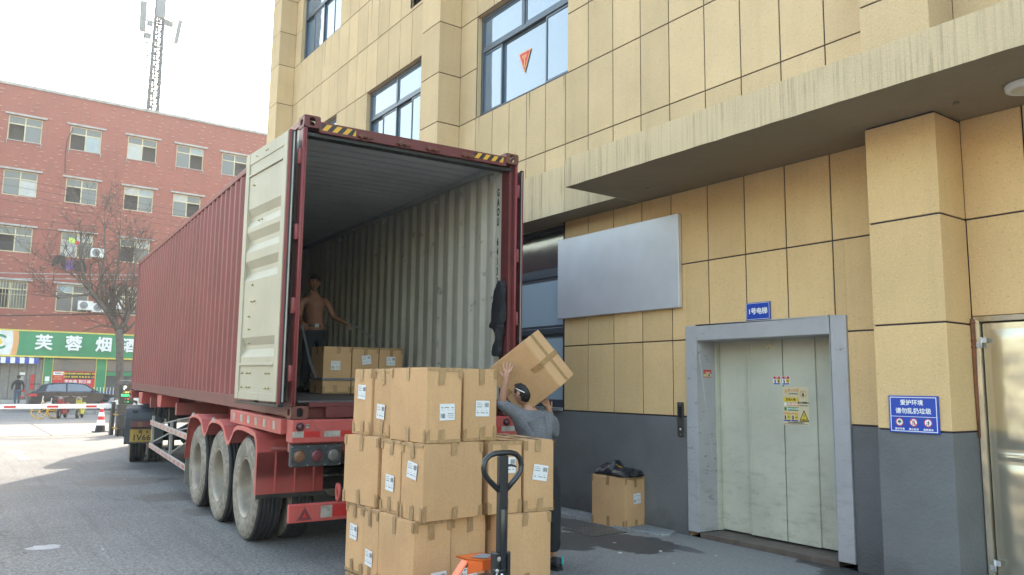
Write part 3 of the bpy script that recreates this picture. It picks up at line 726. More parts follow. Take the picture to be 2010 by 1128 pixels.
# stickers on the lift
x = 4.5285
s1 = MB(); s2 = MB(); 
def sticker(name, y0, y1, z0, z1, fn, label):
    e = empty(name, (x, (y0 + y1) / 2, z0), label, 'sticker')
    mb = MB(); wq(mb, y0, y1, z0, z1, x, 1 if name == 'warning_sticker' else 7); fn(mb, y0, y1, z0, z1)
    mb.build('sheet', MS, e, I4, weld=False)
xx = x - .0006; xy = x - .0012
def small(mode):
    def f(mb, y0, y1, z0, z1):
        w = y1 - y0; h = z1 - z0
        wq(mb, y0 + .004, y1 - .004, z1 - h * .30, z1 - .004, xx, 2); wq(mb, y0 + .004, y1 - .004, z0 + .004, z0 + h * .18, xx, 0)
        wq(mb, y0 + .004, y0 + w * .46, z0 + h * .2, z1 - h * .32, xx, 5)
        vs, fs = wall_text('注意', (y0 + y1) / 2, z1 - h * .16, .017, xy, .0003); mb.add(vs, fs, 1)
        yc = y0 + w * .73; zc = z0 + h * .45
        disc(mb, yc, zc + .012, .006, xy, 3, n=10); mb.poly([(xy, yc - .010, zc - .022), (xy, yc - .006, zc + .006), (xy, yc + .008, zc + .006), (xy, yc + .004, zc - .022)], 3)
        yc = y0 + w * .25
        if mode: wq(mb, yc - .016, yc + .016, zc - .003, zc + .003, xy, 3); disc(mb, yc, zc, .006, xy, 3, n=8)
        else: mb.poly([(xy, yc - .013, zc + .016), (xy, yc, zc - .002), (xy, yc + .013, zc + .016), (xy, yc + .003, zc - .018), (xy, yc - .003, zc - .018)], 3)
    return f
sticker('warning_sticker', -2.022, -1.930, 1.665, 1.757, small(0), 'left one of two small red and white warning stickers above the large safety notice')
sticker('warning_sticker', -2.133, -2.040, 1.665, 1.757, small(1), 'right one of two small red and white warning stickers above the large safety notice')
def big(mb, y0, y1, z0, z1):
    w = y1 - y0; h = z1 - z0
    def Y(u): return y1 - u * w
    def Z(v): return z1 - v * h
    def q(u0, u1, v0, v1, m, xq=xx): wq(mb, Y(u1), Y(u0), Z(v1), Z(v0), xq, m)
    def t(s, u, v, sz, m, sp=1.0):
        vs, fs = wall_text(s, Y(u), Z(v), sz, xy - .0004, .0004, sp); mb.add(vs, fs, m)
    q(.60, .61, 0, .58, 6); q(0, .6, .265, .27, 6)
    disc(mb, Y(.13), Z(.125), .022, xx, 6, .018); disc(mb, Y(.13), Z(.125), .012, xx, 6, n=12)
    t('禁止吸烟', .42, .10, .032, 6); t('NO SMOKING', .42, .19, .016, 3)
    disc(mb, Y(.80), Z(.19), .040, xx, 6, .034); disc(mb, Y(.80), Z(.17), .008, xy, 3, n=10); q(.765, .835, .19, .25, 3, xy)
    q(.72, .88, .125, .13, 3, xy); q(.72, .725, .125, .26, 3, xy); q(.875, .88, .125, .26, 3, xy)
    t('禁止货梯载人', .80, .42, .022, 3); q(.64, .97, .485, .50, 3)
    q(.01, .61, .285, .65, 5); q(.02, .60, .40, .64, 7, xy)
    t('发现火情', .31, .345, .030, 3)
    q(.05, .14, .42, .50, 1, xy - .0002); q(.18, .60, .42, .505, 6, xy - .0002); t('禁止乘电梯', .39, .462, .023, 1)
    q(.05, .14, .54, .63, 4, xy - .0002); q(.18, .60, .54, .63, 4, xy - .0002); t('请使用安全楼梯', .39, .585, .020, 1)
    for u0 in (.01, .31):
        q(u0, u0 + .27, .68, .905, 7, xx); q(u0, u0 + .27, .68, .72, 6, xy); q(u0 + .14, u0 + .27, .72, .87, 5, xy); q(u0, u0 + .27, .875, .905, 0, xy)
        disc(mb, Y(u0 + .07), Z(.775), .008, xy - .0004, 3, n=9); q(u0 + .045, u0 + .095, .79, .86, 3, xy - .0004); q(u0 + .155, u0 + .255, .79, .805, 3, xy - .0004)
    def P(u, v, xq): return (xq, Y(u), Z(v))
    mb.poly([P(.81, .60, xx), P(.62, .905, xx), P(1.0, .905, xx)], 3); mb.poly([P(.81, .645, xy), P(.66, .885, xy), P(.96, .885, xy)], 5)
    q(.80, .82, .71, .78, 3, xy - .0004); disc(mb, Y(.81), Z(.80), .004, xy - .0004, 3, n=8); t('注意安全', .81, .86, .018, 3)
    t('大连市大连特种设备检测中心', .5, .94, .015, 3)
    q(.05, .95, .968, .98, 8, xy)
sticker('safety_notice', -2.346, -2.044, 1.255, 1.648, big, 'large cream safety notice with yellow triangle and green strips on the lift door')
mb = MB()
y = Y1 - .0012
def jq(x0, x1, z0, z1, m, yy): mb.quad((x0, yy, z0), (x1, yy, z0), (x1, yy, z1), (x0, yy, z1), m)
jq(4.302, 4.437, 1.742, 1.826, 2, y); jq(4.305, 4.434, 1.750, 1.782, 7, y - .0006); jq(4.31, 4.43, 1.800, 1.806, 6, y - .0006); jq(4.33, 4.36, 1.755, 1.778, 5, y - .0009); jq(4.38, 4.41, 1.755, 1.778, 4, y - .0009)
jq(4.34, 4.41, 1.788, 1.796, 1, y - .0006)
mb.build('jamb_sticker', MS, None, None, weld=False, label='small torn red sticker on the inner left jamb of the lift', cat='sticker')

# stainless steel door at far right ---------------------------------------
sd_ = empty('steel_door', (4.25, -4.9, 0), 'dented polished stainless steel door with hinges at the right edge of the photo', 'door')
mb = MB()
y0, y1, z1 = -5.38, -4.100, 2.232
def ring(xa, ya, za, xb, yb_, zb):      # outer edge (x,y1-margin,z) to inner edge
    mb.quad((xa, y1 - ya, 0), (xb, y1 - yb_, 0), (xb, y1 - yb_, z1 - zb), (xa, y1 - ya, z1 - za)); mb.quad((xa, y1 - ya, z1 - za), (xb, y1 - yb_, z1 - zb), (xb, y0 + yb_, z1 - zb), (xa, y0 + ya, z1 - za))
    mb.quad((xa, y0 + ya, 0), (xa, y0 + ya, z1 - za), (xb, y0 + yb_, z1 - zb), (xb, y0 + yb_, 0))
ring(XB, 0.0, 0.0, 4.205, .004, .004); ring(4.205, .004, .004, 4.212, .045, .045); ring(4.212, .045, .045, 4.30, .050, .050)
mb.build('frame', M['stainless'], sd_, I4)
mb = MB(); ya, za = y1 - .055, z1 - .055
mb.box(4.245, 4.285, ya - .95, ya, .02, za); mb.build('leaf', M['stainless'], sd_, I4, bevel=.006)
mb = MB(); mb.box(4.245, 4.285, y0 + .06, ya - .96, .02, za); mb.build('side_panel', M['stainless'], sd_, I4, bevel=.006)
def pressed(a, b, c, d, name):   # raised pillow panel with dents, as a grid
    mb = MB(); nu, nv = 26, 40; vs = []; fs = []
    for i in range(nu + 1):
        for j in range(nv + 1):
            u, v = i / nu, j / nv
            e = min(1, min(u, 1 - u) * 14, min(v, 1 - v) * (d - c) / (b - a) * 14)
            h = -.010 * e + .006 * noise.noise(Vector((u * 2.1, v * 3.1, c))) * min(1, e) + .004 * noise.noise(Vector((u * 5, v * 8, c + 4))) * e
            vs.append((4.2445 + h, a + (b - a) * u, c + (d - c) * v))
    for i in range(nu):
        for j in range(nv): fs.append((i * (nv + 1) + j, i * (nv + 1) + j + 1, (i + 1) * (nv + 1) + j + 1, (i + 1) * (nv + 1) + j))
    mb.add(vs, fs, 0, None, True); mb.build(name, M['stainless'], sd_, I4)
pressed(ya - .90, ya - .055, 1.17, za - .055, 'upper_panel'); pressed(ya - .90, ya - .055, .12, 1.05, 'lower_panel'); pressed(ya - .90, ya - .055, 1.075, 1.145, 'middle_rib')
for z in (1.97, .22):
    hb = MB(); hb.cyl((4.205, y1 - .055, z), (4.205, y1 - .055, z + .09), .009, n=12); hb.box(4.204, 4.212, y1 - .095, y1 - .055, z + .045, z + .085); hb.box(4.204, 4.212, y1 - .055, y1 - .018, z + .005, z + .045)
    hb.build('hinge', M['steel'], sd_, I4)
rp = MB(); rp.tube([(4.19, -4.102, 2.21), (4.188, -4.104, 2.0), (4.19, -4.100, 1.6), (4.192, -4.104, 1.25)], [.016, .014, .012, .008], 8)
for z in (2.18, 2.03, 1.98): rp.sphere((4.189, -4.103, z), .02, 8)
rp.build('rusty_pipe', M['rust'], None, None, label='thin rusty pipe in the corner between pilaster and steel door', cat='pipe')
# ================================================================ container, trailer, tractor (all in the container's own axes)
TR = Matrix(((.975 * .99821, .975 * .05939, .975 * -.00758, -.06465), (.975 * -.05947, .975 * .99817, .975 * -.01126, -.17692), (.975 * .00690, .975 * .01169, .975 * .99991, 1.29313), (0, 0, 0, 1)))
CW, CL, CH = 2.438, 12.192, 2.896
def steelpaint(name, c, rust=(.12, .055, .03), amt=.35, rough=.5, streaks=.3, dusty=.0):
    m, nt, b = newmat(name); P = pos(nt)
    col = mixc(nt, ramp(nt, noise_n(nt, P, 1.1, 5), [(.3, 0), (.7, 1)]), tuple(x * .86 for x in c), tuple(min(1, x * 1.12) for x in c))
    g = noise_n(nt, P, 6, 7, .7)
    col = mixc(nt, mathn(nt, 'MULTIPLY', ramp(nt, g, [(.60, 0), (.68, 1)]), amt), col, rust)
    s = noise_n(nt, P, 1.0, 4, .6, sc=(14, 14, .8))
    col = mixc(nt, mathn(nt, 'MULTIPLY', ramp(nt, s, [(.5, 0), (.75, 1)]), streaks), col, tuple(x * .62 for x in c))
    if dusty: col = mixc(nt, mathn(nt, 'MULTIPLY', ramp(nt, noise_n(nt, P, 2.3, 4), [(.3, .3), (.7, 1)]), dusty), col, (.33, .29, .24))
    sc = noise_n(nt, P, 1.0, 3, .8, sc=(25, 25, 6))
    col = mixc(nt, mathn(nt, 'MULTIPLY', ramp(nt, sc, [(.68, 0), (.71, 1)]), .25), col, tuple(min(1, x * 1.8 + .05) for x in c))
    nt.links.new(col, b.inputs['Base Color']); b.inputs['Roughness'].default_value = rough; b.inputs['Specular IOR Level'].default_value = .4
    bump(nt, b, noise_n(nt, P, 9, 3), .12, .01); return m
M['maroon'] = steelpaint('maroon_container_paint', (.205, .042, .045), streaks=.25, rough=.42)
M['maroon_dark'] = steelpaint('weathered_maroon_paint', (.135, .032, .032), amt=.5, streaks=.4)
M['rusty_maroon'] = steelpaint('rusty_corner_paint', (.15, .055, .040), amt=.8, rust=(.20, .105, .045))
M['cream'] = steelpaint('cream_door_paint', (.42, .385, .295), rust=(.30, .28, .24), amt=.2, streaks=.12)
M['inner'] = steelpaint('scuffed_grey_interior_paint', (.50, .485, .42), rust=(.05, .05, .05), amt=.55, streaks=.5, rough=.55)
M['inner_roof'] = steelpaint('grey_ceiling_paint', (.48, .50, .52), rust=(.10, .10, .10), amt=.15, streaks=0)
M['plank'] = pm('worn_floor_planks', (.075, .062, .055), .65, 0, .3, 4, fine=.5, fs=40, dirt=.4, objvar=.2)
M['gasket'] = pm('black_door_gasket', (.012, .014, .016), .5)
M['red'] = steelpaint('faded_red_trailer_paint', (.50, .060, .056), rust=(.10, .045, .04), amt=.5, streaks=.45, dusty=.25)
M['red_dirty'] = steelpaint('grimy_red_trailer_paint', (.26, .035, .032), rust=(.06, .04, .035), amt=.6, streaks=.5, dusty=.2)
M['grime'] = pm('grimy_undercarriage', (.035, .033, .032), .8, .2, .4, 5, dirt=.5)
M['tyre'] = pm('black_tyre_rubber', (.022, .023, .025), .8, 0, .2, 5, dirt=.25, dc=(.10, .095, .085), bmp=.2, bs=60)
M['tyre_wall'] = pm('dusty_tyre_sidewall', (.25, .22, .18), .85, 0, .25, 6, fine=.3, fs=18, dirt=.5, dc=(.05, .05, .05), ds=7, bmp=.5, bs=30)
M['rim'] = pm('dusty_wheel_rim', (.33, .29, .235), .55, .25, .2, 4, dirt=.4, dc=(.13, .10, .075), ds=5)
M['tape_white'] = pm('dirty_white_reflective_tape', (.40, .38, .34), .45, 0, .15, 9, dirt=.8, ds=14)
M['tape_red'] = pm('red_reflective_tape', (.50, .03, .03), .35, 0, .15, 9, dirt=.3, ds=12)
M['alu_rail'] = pm('grey_side_guard_rail', (.42, .41, .40), .5, .5, .15, 5, dirt=.3)
M['blackgrey'] = pm('blue_grey_plastic_fender', (.050, .060, .072), .6, 0, .12, 4, dirt=.2)
M['lens_amber'] = pm('dusty_amber_lens', (.17, .085, .05), .3, 0, .1, 20)
M['lens_red'] = pm('dusty_red_lens', (.13, .035, .045), .3, 0, .1, 20)
M['lens_clear'] = pm('dusty_clear_lens', (.15, .145, .13), .3, 0, .1, 20)
M['lamp_box'] = pm('dark_lamp_housing', (.040, .048, .052), .6, 0, .15, 8, dirt=.3)
M['hz_yellow'] = pm('hazard_yellow', (.62, .34, .03), .5, 0, .08)
M['plate_yellow'] = pm('yellow_number_plate', (.42, .27, .05), .5, 0, .15, 14, dirt=.4, ds=16)

ct = empty('shipping_container', TR, 'forty foot maroon shipping container with both rear doors open and a dark corrugated inside', 'shipping container')
def cb(name, mb, mat, parent=ct, **k): return mb.build(name, mat, parent, LOCAL if parent is ct else TR, **k)

def corr(x_out, x_in, y0, y1, pitch, z0, z1, depth, flip=1):
    """profile points along y of a trapezoid corrugated sheet: list of (offset, y)"""
    pts = []; y = y0; a, b_, c = .26 * pitch, .24 * pitch, .26 * pitch
    while y < y1 - 1e-4:
        for (dy, o) in ((0, 0), (a, 0), (a + b_, depth), (a + b_ + c, depth)):
            if y + dy <= y1: pts.append((o, y + dy))
        y += pitch
    pts.append((0, y1)); return pts
def sheet(name, pts, z0, z1, xof, sgn, mat_out, mat_in, t=.004):
    mb = MB(); nz = 1
    o = [(xof + sgn * p[0], p[1]) for p in pts]
    for i in range(len(o) - 1):
        a, b2 = o[i], o[i + 1]
        mb.quad((a[0], a[1], z0), (b2[0], b2[1], z0), (b2[0], b2[1], z1), (a[0], a[1], z1), 0)
        mb.quad((a[0] + sgn * t, a[1], z0), (a[0] + sgn * t, a[1], z1), (b2[0] + sgn * t, b2[1], z1), (b2[0] + sgn * t, b2[1], z0), 1)
    return cb(name, mb, [mat_out, mat_in], weld=False)
P_ = corr(0, 0, .30, CL - .16, .278, 0, 0, .036)
sheet('side_wall', P_, .155, CH - .06, .008, 1, M['maroon'], M['inner'])
sheet('side_wall', P_, .155, CH - .06, CW - .008, -1, M['maroon'], M['inner'])
# flat end strips by the rear posts, front wall, roof
mb = MB(); mb.box(.02, .032, .13, .30, .155, CH - .06); cb('end_strip', mb, M['inner'])
mb = MB(); mb.box(CW - .058, CW - .012, .20, .375, .155, CH - .17); cb('end_strip', mb, M['inner'], bevel=.006)
mb = MB(); pts = corr(0, 0, .08, CW - .08, .25, 0, 0, .045)
for i in range(len(pts) - 1):
    a, b2 = pts[i], pts[i + 1]
    mb.quad((a[1], CL - .02 - a[0], .155), (b2[1], CL - .02 - b2[0], .155), (b2[1], CL - .02 - b2[0], CH - .06), (a[1], CL - .02 - a[0], CH - .06))
cb('front_wall', mb, M['maroon'], weld=False)
mb = MB(); pts = corr(0, 0, .20, CL - .12, .209, 0, 0, .034)
for i in range(len(pts) - 1):
    a, b2 = pts[i], pts[i + 1]
    mb.quad((.05, a[1], CH - .022 - a[0]), (CW - .05, a[1], CH - .022 - a[0]), (CW - .05, b2[1], CH - .022 - b2[0]), (.05, b2[1], CH - .022 - b2[0]), 0)
    mb.quad((.05, a[1], CH - .026 - a[0]), (.05, b2[1], CH - .026 - b2[0]), (CW - .05, b2[1], CH - .026 - b2[0]), (CW - .05, a[1], CH - .026 - a[0]), 1)
cb('roof_sheet', mb, [M['maroon_dark'], M['inner_roof']], weld=False)
for x in (0, CW - .06):
    mb = MB(); mb.box(x, x + .06, .16, CL - .16, CH - .075, CH - .008); cb('top_rail', mb, [M['maroon']], bevel=.004)
    mb = MB(); xx_ = x + (.004 if x == 0 else 0); mb.box(xx_, xx_ + .056, .16, CL - .16, .015, .158); cb('bottom_rail', mb, M['maroon_dark'], bevel=.004)
mb = MB(); mb.box(.062, .10, .3, CL - .2, CH - .115, CH - .05); cb('inner_cant_rail', mb, M['inner_roof'])
mb = MB(); mb.box(CW - .10, CW - .062, .3, CL - .2, CH - .115, CH - .05); cb('inner_cant_rail', mb, M['inner_roof'])
for i in range(8):
    w = (CW - .10) / 8; mb = MB(); mb.box(.05 + i * w + .002, .05 + (i + 1) * w - .002, .12, CL - .1, .125, .160 - .001 * (i % 2)); cb('floor_plank', mb, M['plank'])
for i in range(10):
    mb = MB(); mb.box(.06, CW - .06, 1.0 + i * 1.15, 1.12 + i * 1.15, .02, .124); cb('cross_member', mb, M['maroon_dark'])
# rear frame: posts, header, sill, castings
for sgn, x0 in ((1, 0.0), (-1, CW)):
    mb = MB(); q = lambda a, b2: tuple(sorted((x0 + sgn * a, x0 + sgn * b2)))
    a, b2 = q(0, .034); mb.box(a, b2, .0, .16, .118, CH - .118)
    a, b2 = q(.034, .052) if sgn > 0 else q(.034, .075); mb.box(a, b2, .055, .22, .118, CH - .118)
    cb('corner_post', mb, M['maroon_dark'] if sgn < 0 else M['maroon'], bevel=.004)
    mb = MB(); mb.box(*q(0, .06), CL - .16, CL, .118, CH - .118); cb('corner_post', mb, M['maroon_dark'], bevel=.004)
mb = MB(); mb.box(.15, CW - .15, .0, .14, CH - .150, CH - .040); 
cb('rear_header', mb, M['maroon_dark'], bevel=.005)
mb = MB(); mb.box(.05, CW - .05, .04, .15, CH - .185, CH - .152); cb('header_gasket', mb, M['gasket'])
mb = MB(); mb.box(.165, CW - .165, .0, .12, .108, .150); mb.box(.330, CW - .330, .0, .12, .010, .1075); mb.box(.165, .330, .075, .12, .012, .107); mb.box(CW - .330, CW - .165, .075, .12, .012, .107)
cb('rear_sill', mb, M['maroon_dark'], bevel=.004)
mb = MB(); mb.box(.06, CW - .06, .02, .125, .1505, .166); cb('sill_plate', mb, pm('scuffed_sill_plate', (.10, .085, .09), .5, .3, .3, 6), bevel=.003)
mb = MB(); mb.box(.10, CW - .10, CL - .10, CL, .02, .15); mb.box(.10, CW - .10, CL - .10, CL, CH - .12, CH - .03); cb('front_rails', mb, M['maroon_dark'])
def casting(x0, y0, z0, mat, outx):
    """corner casting 162 x 178 x 118 with open oval holes in its end and side faces"""
    w, l, h = .162, .178, .118; mb = MB(); t = .018
    def face(o, e1, e2, L1, L2, rx, ry):
        n = 24; o = Vector(o); e1 = Vector(e1); e2 = Vector(e2); c = o + e1 * L1 / 2 + e2 * L2 / 2; outer = []; inner = []; deep = []
        nrm = e1.cross(e2)
        for i in range(n):
            a = 2 * PI * (i + .5) / n; ca, sa = math.cos(a), math.sin(a)
            k = min((L1 / 2) / abs(ca) if abs(ca) > 1e-6 else 9, (L2 / 2) / abs(sa) if abs(sa) > 1e-6 else 9)
            kx, ky = ca * k, sa * k; rc = .022     # rounded outside corners
            if abs(kx) > L1 / 2 - rc and abs(ky) > L2 / 2 - rc:
                vx = abs(kx) - (L1 / 2 - rc); vy = abs(ky) - (L2 / 2 - rc); l_ = math.hypot(vx, vy)
                kx = math.copysign(L1 / 2 - rc + rc * vx / l_, kx); ky = math.copysign(L2 / 2 - rc + rc * vy / l_, ky)
            outer.append(c + e1 * kx + e2 * ky)
            sx = math.copysign(abs(ca) ** .7, ca) * rx; sy = math.copysign(abs(sa) ** .7, sa) * ry
            inner.append(c + e1 * sx + e2 * sy); deep.append(inner[-1] - nrm * t)
        vs = outer + inner + deep; fs = []
        for i in range(n):
            j = (i + 1) % n; fs += [(i, j, n + j, n + i), (n + i, n + j, 2 * n + j, 2 * n + i)]
        mb.add(vs, fs)
    face((x0, y0, z0), (1, 0, 0), (0, 0, 1), w, h, .030, .042)                          # end face towards -y
    face((x0 + w, y0 + l, z0), (-1, 0, 0), (0, 0, 1), w, h, .030, .042)
    face((x0, y0 + l, z0), (0, -1, 0), (0, 0, 1), l, h, .042, .030); face((x0 + w, y0, z0), (0, 1, 0), (0, 0, 1), l, h, .042, .030)
    e = .006
    mb.quad((x0 + e, y0 + e, z0), (x0 + w - e, y0 + e, z0), (x0 + w - e, y0 + l - e, z0), (x0 + e, y0 + l - e, z0)); mb.quad((x0 + e, y0 + e, z0 + h), (x0 + w - e, y0 + e, z0 + h), (x0 + w - e, y0 + l - e, z0 + h), (x0 + e, y0 + l - e, z0 + h))
    cb('corner_casting', mb, mat, weld=False)
    if z0 < 1:
        mb = MB(); mb.box(x0 + .05, x0 + w - .05, y0 + .05, y0 + l - .05, z0 + .01, z0 + h - .01); cb('casting_core', mb, M['dark'])
for x in (0 - .004, CW - .162 + .004):
    for y in (-.006, CL - .178 + .004):
        casting(x, y, 0, M['rusty_maroon'], 0); casting(x, y, CH - .118 + .004, M['rusty_maroon'] if x > 1 else M['maroon_dark'], 0)
# hazard stripes
def hazard(x0, x1, z0, z1, y):
    mb = MB(); mb.quad((x0, y, z0), (x1, y, z0), (x1, y, z1), (x0, y, z1), 0); h = z1 - z0; k = .052; x = x0
    while x < x1:
        P4 = [(x, z0), (x + k, z0), (x + k + h * .8, z1), (x + h * .8, z1)]
        P4 = [(min(max(a, x0), x1), c) for a, c in P4]
        if P4[1][0] - P4[0][0] > .002 or P4[2][0] - P4[3][0] > .002: mb.poly([(a, y - .0015, c) for a, c in P4], 1)
        x += 2 * k
    cb('hazard_stripes', mb, [M['sign_black'], M['hz_yellow']], weld=False)
hazard(.172, .52, CH - .125, CH - .060, -.0015); hazard(1.875, 2.25, CH - .118, CH - .058, -.0015)
for x in (.615, 1.035, 1.365, 1.79):
    mb = MB(); z = CH - .115
    mb.box(x - .055, x - .022, -.028, .0, z - .022, z + .022); mb.box(x + .022, x + .055, -.028, .0, z - .022, z + .022); mb.cyl((x - .075, -.018, z), (x + .075, -.018, z), .013, n=10)
    mb.box(x - .06, x + .06, -.014, 0, z + .016, z + .034)
    cb('lock_bar_keeper', mb, M['rusty_maroon'], bevel=.004)
# hinges on the rear posts
for x, zs in ((-.030, (.42, 1.05, 1.75, 2.48)), (CW + .012, (.42, 1.05, 1.75, 2.48))):
    for z in zs:
        mb = MB(); mb.cyl((x, .01, z - .075), (x, .01, z + .075), .021, n=12); mb.box(min(x, x + (.045 if x < 0 else -.045)), max(x, x + (.045 if x < 0 else -.045)), -.004, .02, z - .06, z + .06)
        cb('hinge', mb, M['maroon'], bevel=.004)
    mb = MB(); mb.cyl((x + (.035 if x < 0 else -.030), .004, .13), (x + (.035 if x < 0 else -.030), .004, CH - .13), .016, n=12); cb('post_edge_bar', mb, M['maroon'])

# left rear door: cream corrugated inner face turned towards the photographer
def door(Md, name_label, W_=1.165, z0=.155, z1=CH - .175):
    d = empty('rear_door', Md, parent=ct); d['label'] = name_label
    H_ = z1 - z0
    # local: x = thickness (0 = outer/container side, +x = inside face), y = 0 hinge .. W_, z from 0
    ridges = (.40, .78, 1.38, 1.70, 2.22)
    prof = []; z = .0; prof = [(.050, .11)]
    for r in (.28, .80, 1.05, 1.30, 1.85, 2.30): prof += [(.050, r - .075), (.014, r - .025), (.014, r + .025), (.050, r + .075)] if False else []
    zs = [(.05, .36), (.05, .42), (.012, .50), (.012, .54), (.050, .62), (.050, 1.20), (.012, 1.28), (.012, 1.33), (.050, 1.41), (.050, 1.50), (.012, 1.58), (.012, 1.63), (.05, 1.71), (.05, 1.76), (.012, 1.84), (.012, 1.88), (.05, 1.96), (.05, 2.30), (.012, 2.38), (.012, 2.41), (.05, 2.47), (.05, H_ - .12)]
    mb = MB()
    for i in range(len(zs) - 1):
        a, b2 = zs[i], zs[i + 1]
        mb.quad((a[0], .10, a[1]), (a[0], W_ - .11, a[1]), (b2[0], W_ - .11, b2[1]), (b2[0], .10, b2[1]), 0)
    for yy, s in ((.10, -1), (W_ - .11, 1)):      # end closures so the ridges read as pressed steel
        for i in range(len(zs) - 1):
            a, b2 = zs[i], zs[i + 1]
            mb.quad((a[0], yy, a[1]), (b2[0], yy, b2[1]), (.055, yy + s * .035, b2[1]), (.055, yy + s * .035, a[1]), 0)
    mb.build('corrugated_panel', M['cream'], d, LOCAL, weld=False)
    mb = MB(); mb.box(0, .062, .0, .10, 0, H_); mb.box(0, .062, W_ - .105, W_, 0, H_); mb.box(.006, .058, .10, W_ - .105, H_ - .125, H_); mb.box(.006, .058, .10, W_ - .105, 0, .075)
    mb.box(.012, .068, .10, W_ - .105, .335, .360)
    mb.box(.012, .064, .10, W_ - .105, H_ - .255, H_ - .235)
    mb.build('door_frame', M['cream'], d, LOCAL, bevel=.004)
    
    for (za, zb) in ((.075, .335), (H_ - .235, H_ - .125)):
        mb = MB(); mb.box(.012, .050, .10, W_ - .105, za, zb); mb.build('recess_panel', M['cream'], d, LOCAL)
    mb = MB(); mb.box(-.012, .0, .0, W_, 0.0, H_); mb.build('outer_skin', M['maroon'], d, LOCAL)
    mb = MB(); mb.box(.028, .052, -.020, -.001, -.02, H_ + .01); mb.build('hinge_edge', M['maroon'], d, LOCAL)
    mb = MB(); mb.box(-.012, .0275, -.022, -.001, -.02, H_ + .01); mb.build('gasket', M['gasket'], d, LOCAL, bevel=.003)
    mb = MB(); mb.box(.002, .014, -.030, -.0225, .0, H_ - .01); mb.build('gasket_strip', M['alu_rail'], d, LOCAL)
    mb = MB(); mb.box(-.010, .050, -.03, W_ + .01, -.045, -.021); mb.build('bottom_gasket', M['gasket'], d, LOCAL, bevel=.004)
    mb = MB()
    for (yy, zz) in ((.22, .12), (.30, .12), (.22, .26), (.30, .26), (.75, .12), (.83, .12), (.75, .26), (.83, .26), (.98, .12), (.98, .26), (.72, .98), (.80, .98), (.86, .83), (.84, .70), (.82, .56), (.62, 1.80), (.70, 1.80), (.52, 2.50), (.58, 2.50), (.85, 2.50), (.80, 1.15), (.90, 2.20)):
        mb.cyl((.048, yy, zz), (.072, yy, zz), .010, .006, n=8)
    mb.build('bolt_heads', pm('dull_brass_bolts', (.42, .37, .18), .5, .5), d, LOCAL, kind='stuff')
    for yy in (.28, .86):
        mb = MB(); mb.cyl((-.045, yy, .02), (-.045, yy, H_), .017, n=10); mb.build('locking_rod', M['alu_rail'], d, LOCAL)
        for zz in (0.0, H_ - .05):
            mb = MB(); mb.box(-.065, -.025, yy - .06, yy + .06, zz - .03, zz + .0); mb.box(-.06, -.03, yy - .06, yy - .03, zz, zz + .05); mb.box(-.06, -.03, yy + .03, yy + .06, zz, zz + .05); mb.build('locking_cam', pm('galvanised_cam', (.18, .17, .16), .5, .6), d, LOCAL)
    return d
a = math.radians(5.0)
Ld = T(-.075, .02, .155) @ Matrix.Rotation(a, 4, 'Z') @ Matrix.Diagonal((-1, 1, 1, 1))
# a mirrored frame is avoided: build it with the inside face on -x by a half turn instead
Ld = T(-.085, .03, .155) @ Matrix.Rotation(a, 4, 'Z')
def door_left():
    d = door(I4, 'cream corrugated left door swung back along the container side')
    d.location, q, s = Ld.decompose(); d.rotation_euler = q.to_euler(); d.scale = (1, 1, 1)
    for c in list(d.children):      # inside face must look towards -x
        for v in c.data.vertices: v.co.x = -v.co.x
        c.data.flip_normals()
    return d
door_left()
dr = door(I4, 'right door folded back flat so that only its black edge shows')
Rd = T(CW + .055, .03, .155) @ Matrix.Rotation(math.radians(-3.0), 4, 'Z')
dr.location, q, s = Rd.decompose(); dr.rotation_euler = q.to_euler(); dr.scale = (.6, 1, 1)
# fittings inside
mb = MB()
for (y, z) in ((.42, CH - .20), (1.9, CH - .20), (3.6, CH - .20), (5.5, CH - .2)):
    pts = [(CW - .075 - .03 * abs(math.sin(t)), y + .035 * math.cos(t), z + .03 * math.sin(t)) for t in [2 * PI * i / 12 for i in range(12)]]
    mb.tube(pts, .006, 5, closed=True)
cb('lashing_rings', mb, M['inner'], weld=False, kind='stuff')
txt = 'GAOU 6413380'
mb = MB(); F = frame_on((CW - .0615, .312, 0), (0, -1, 0), (0, 0, 1))
z = 2.515
for chx in txt:
    if chx == ' ': z -= .115; continue
    vs, fs = text_mb(chx, .122, .006); mb.add([F @ Vector((v.x * .55, v.y + z, 0)) for v in vs], fs); z -= .1145
cb('number_lettering', mb, M['sign_black'], weld=False)
mb = MB()   # number on the outside of the left wall is not visible; small scuff plates
mb.box(-.0025, .0, 1.0, 1.0, 0, 0) if False else None

# ---------------------------------------------------------------- semi trailer
ts = empty('semi_trailer', TR @ T(1.2, 6, -1.40), 'dusty red container trailer with three axles under the shipping container', 'semi trailer')
def tb(name, mb, mat, parent=ts, **k): return mb.build(name, mat, parent, TR, **k)
def groundz(x, y): return -(1.3263 + .0069 * x + .01169 * y)
mb = MB(); mb.box(.0, CW, -.055, .14, -.215, -.006); tb('rear_bolster', mb, M['red'], bevel=.008)
mb = MB(); mb.prism([(-.050, -.012), (-.015, -.012), (-.015, -.140), (-.030, -.140)][::-1], 0, 0, 0) if False else None
for x0, x1 in ((-.045, .075), (CW - .075, CW + .045)):
    mb = MB(); mb.box(x0, x1, .17, 2.22, -.150, -.008); tb('side_bolster', mb, M['red'], bevel=.006)
mb = MB(); mb.lathe([(.0, .001), (.022, .001)], 16, 0, TR_ := frame_on((-.0455, .06, -.11), (0, -1, 0), (0, 0, 1))) if False else None
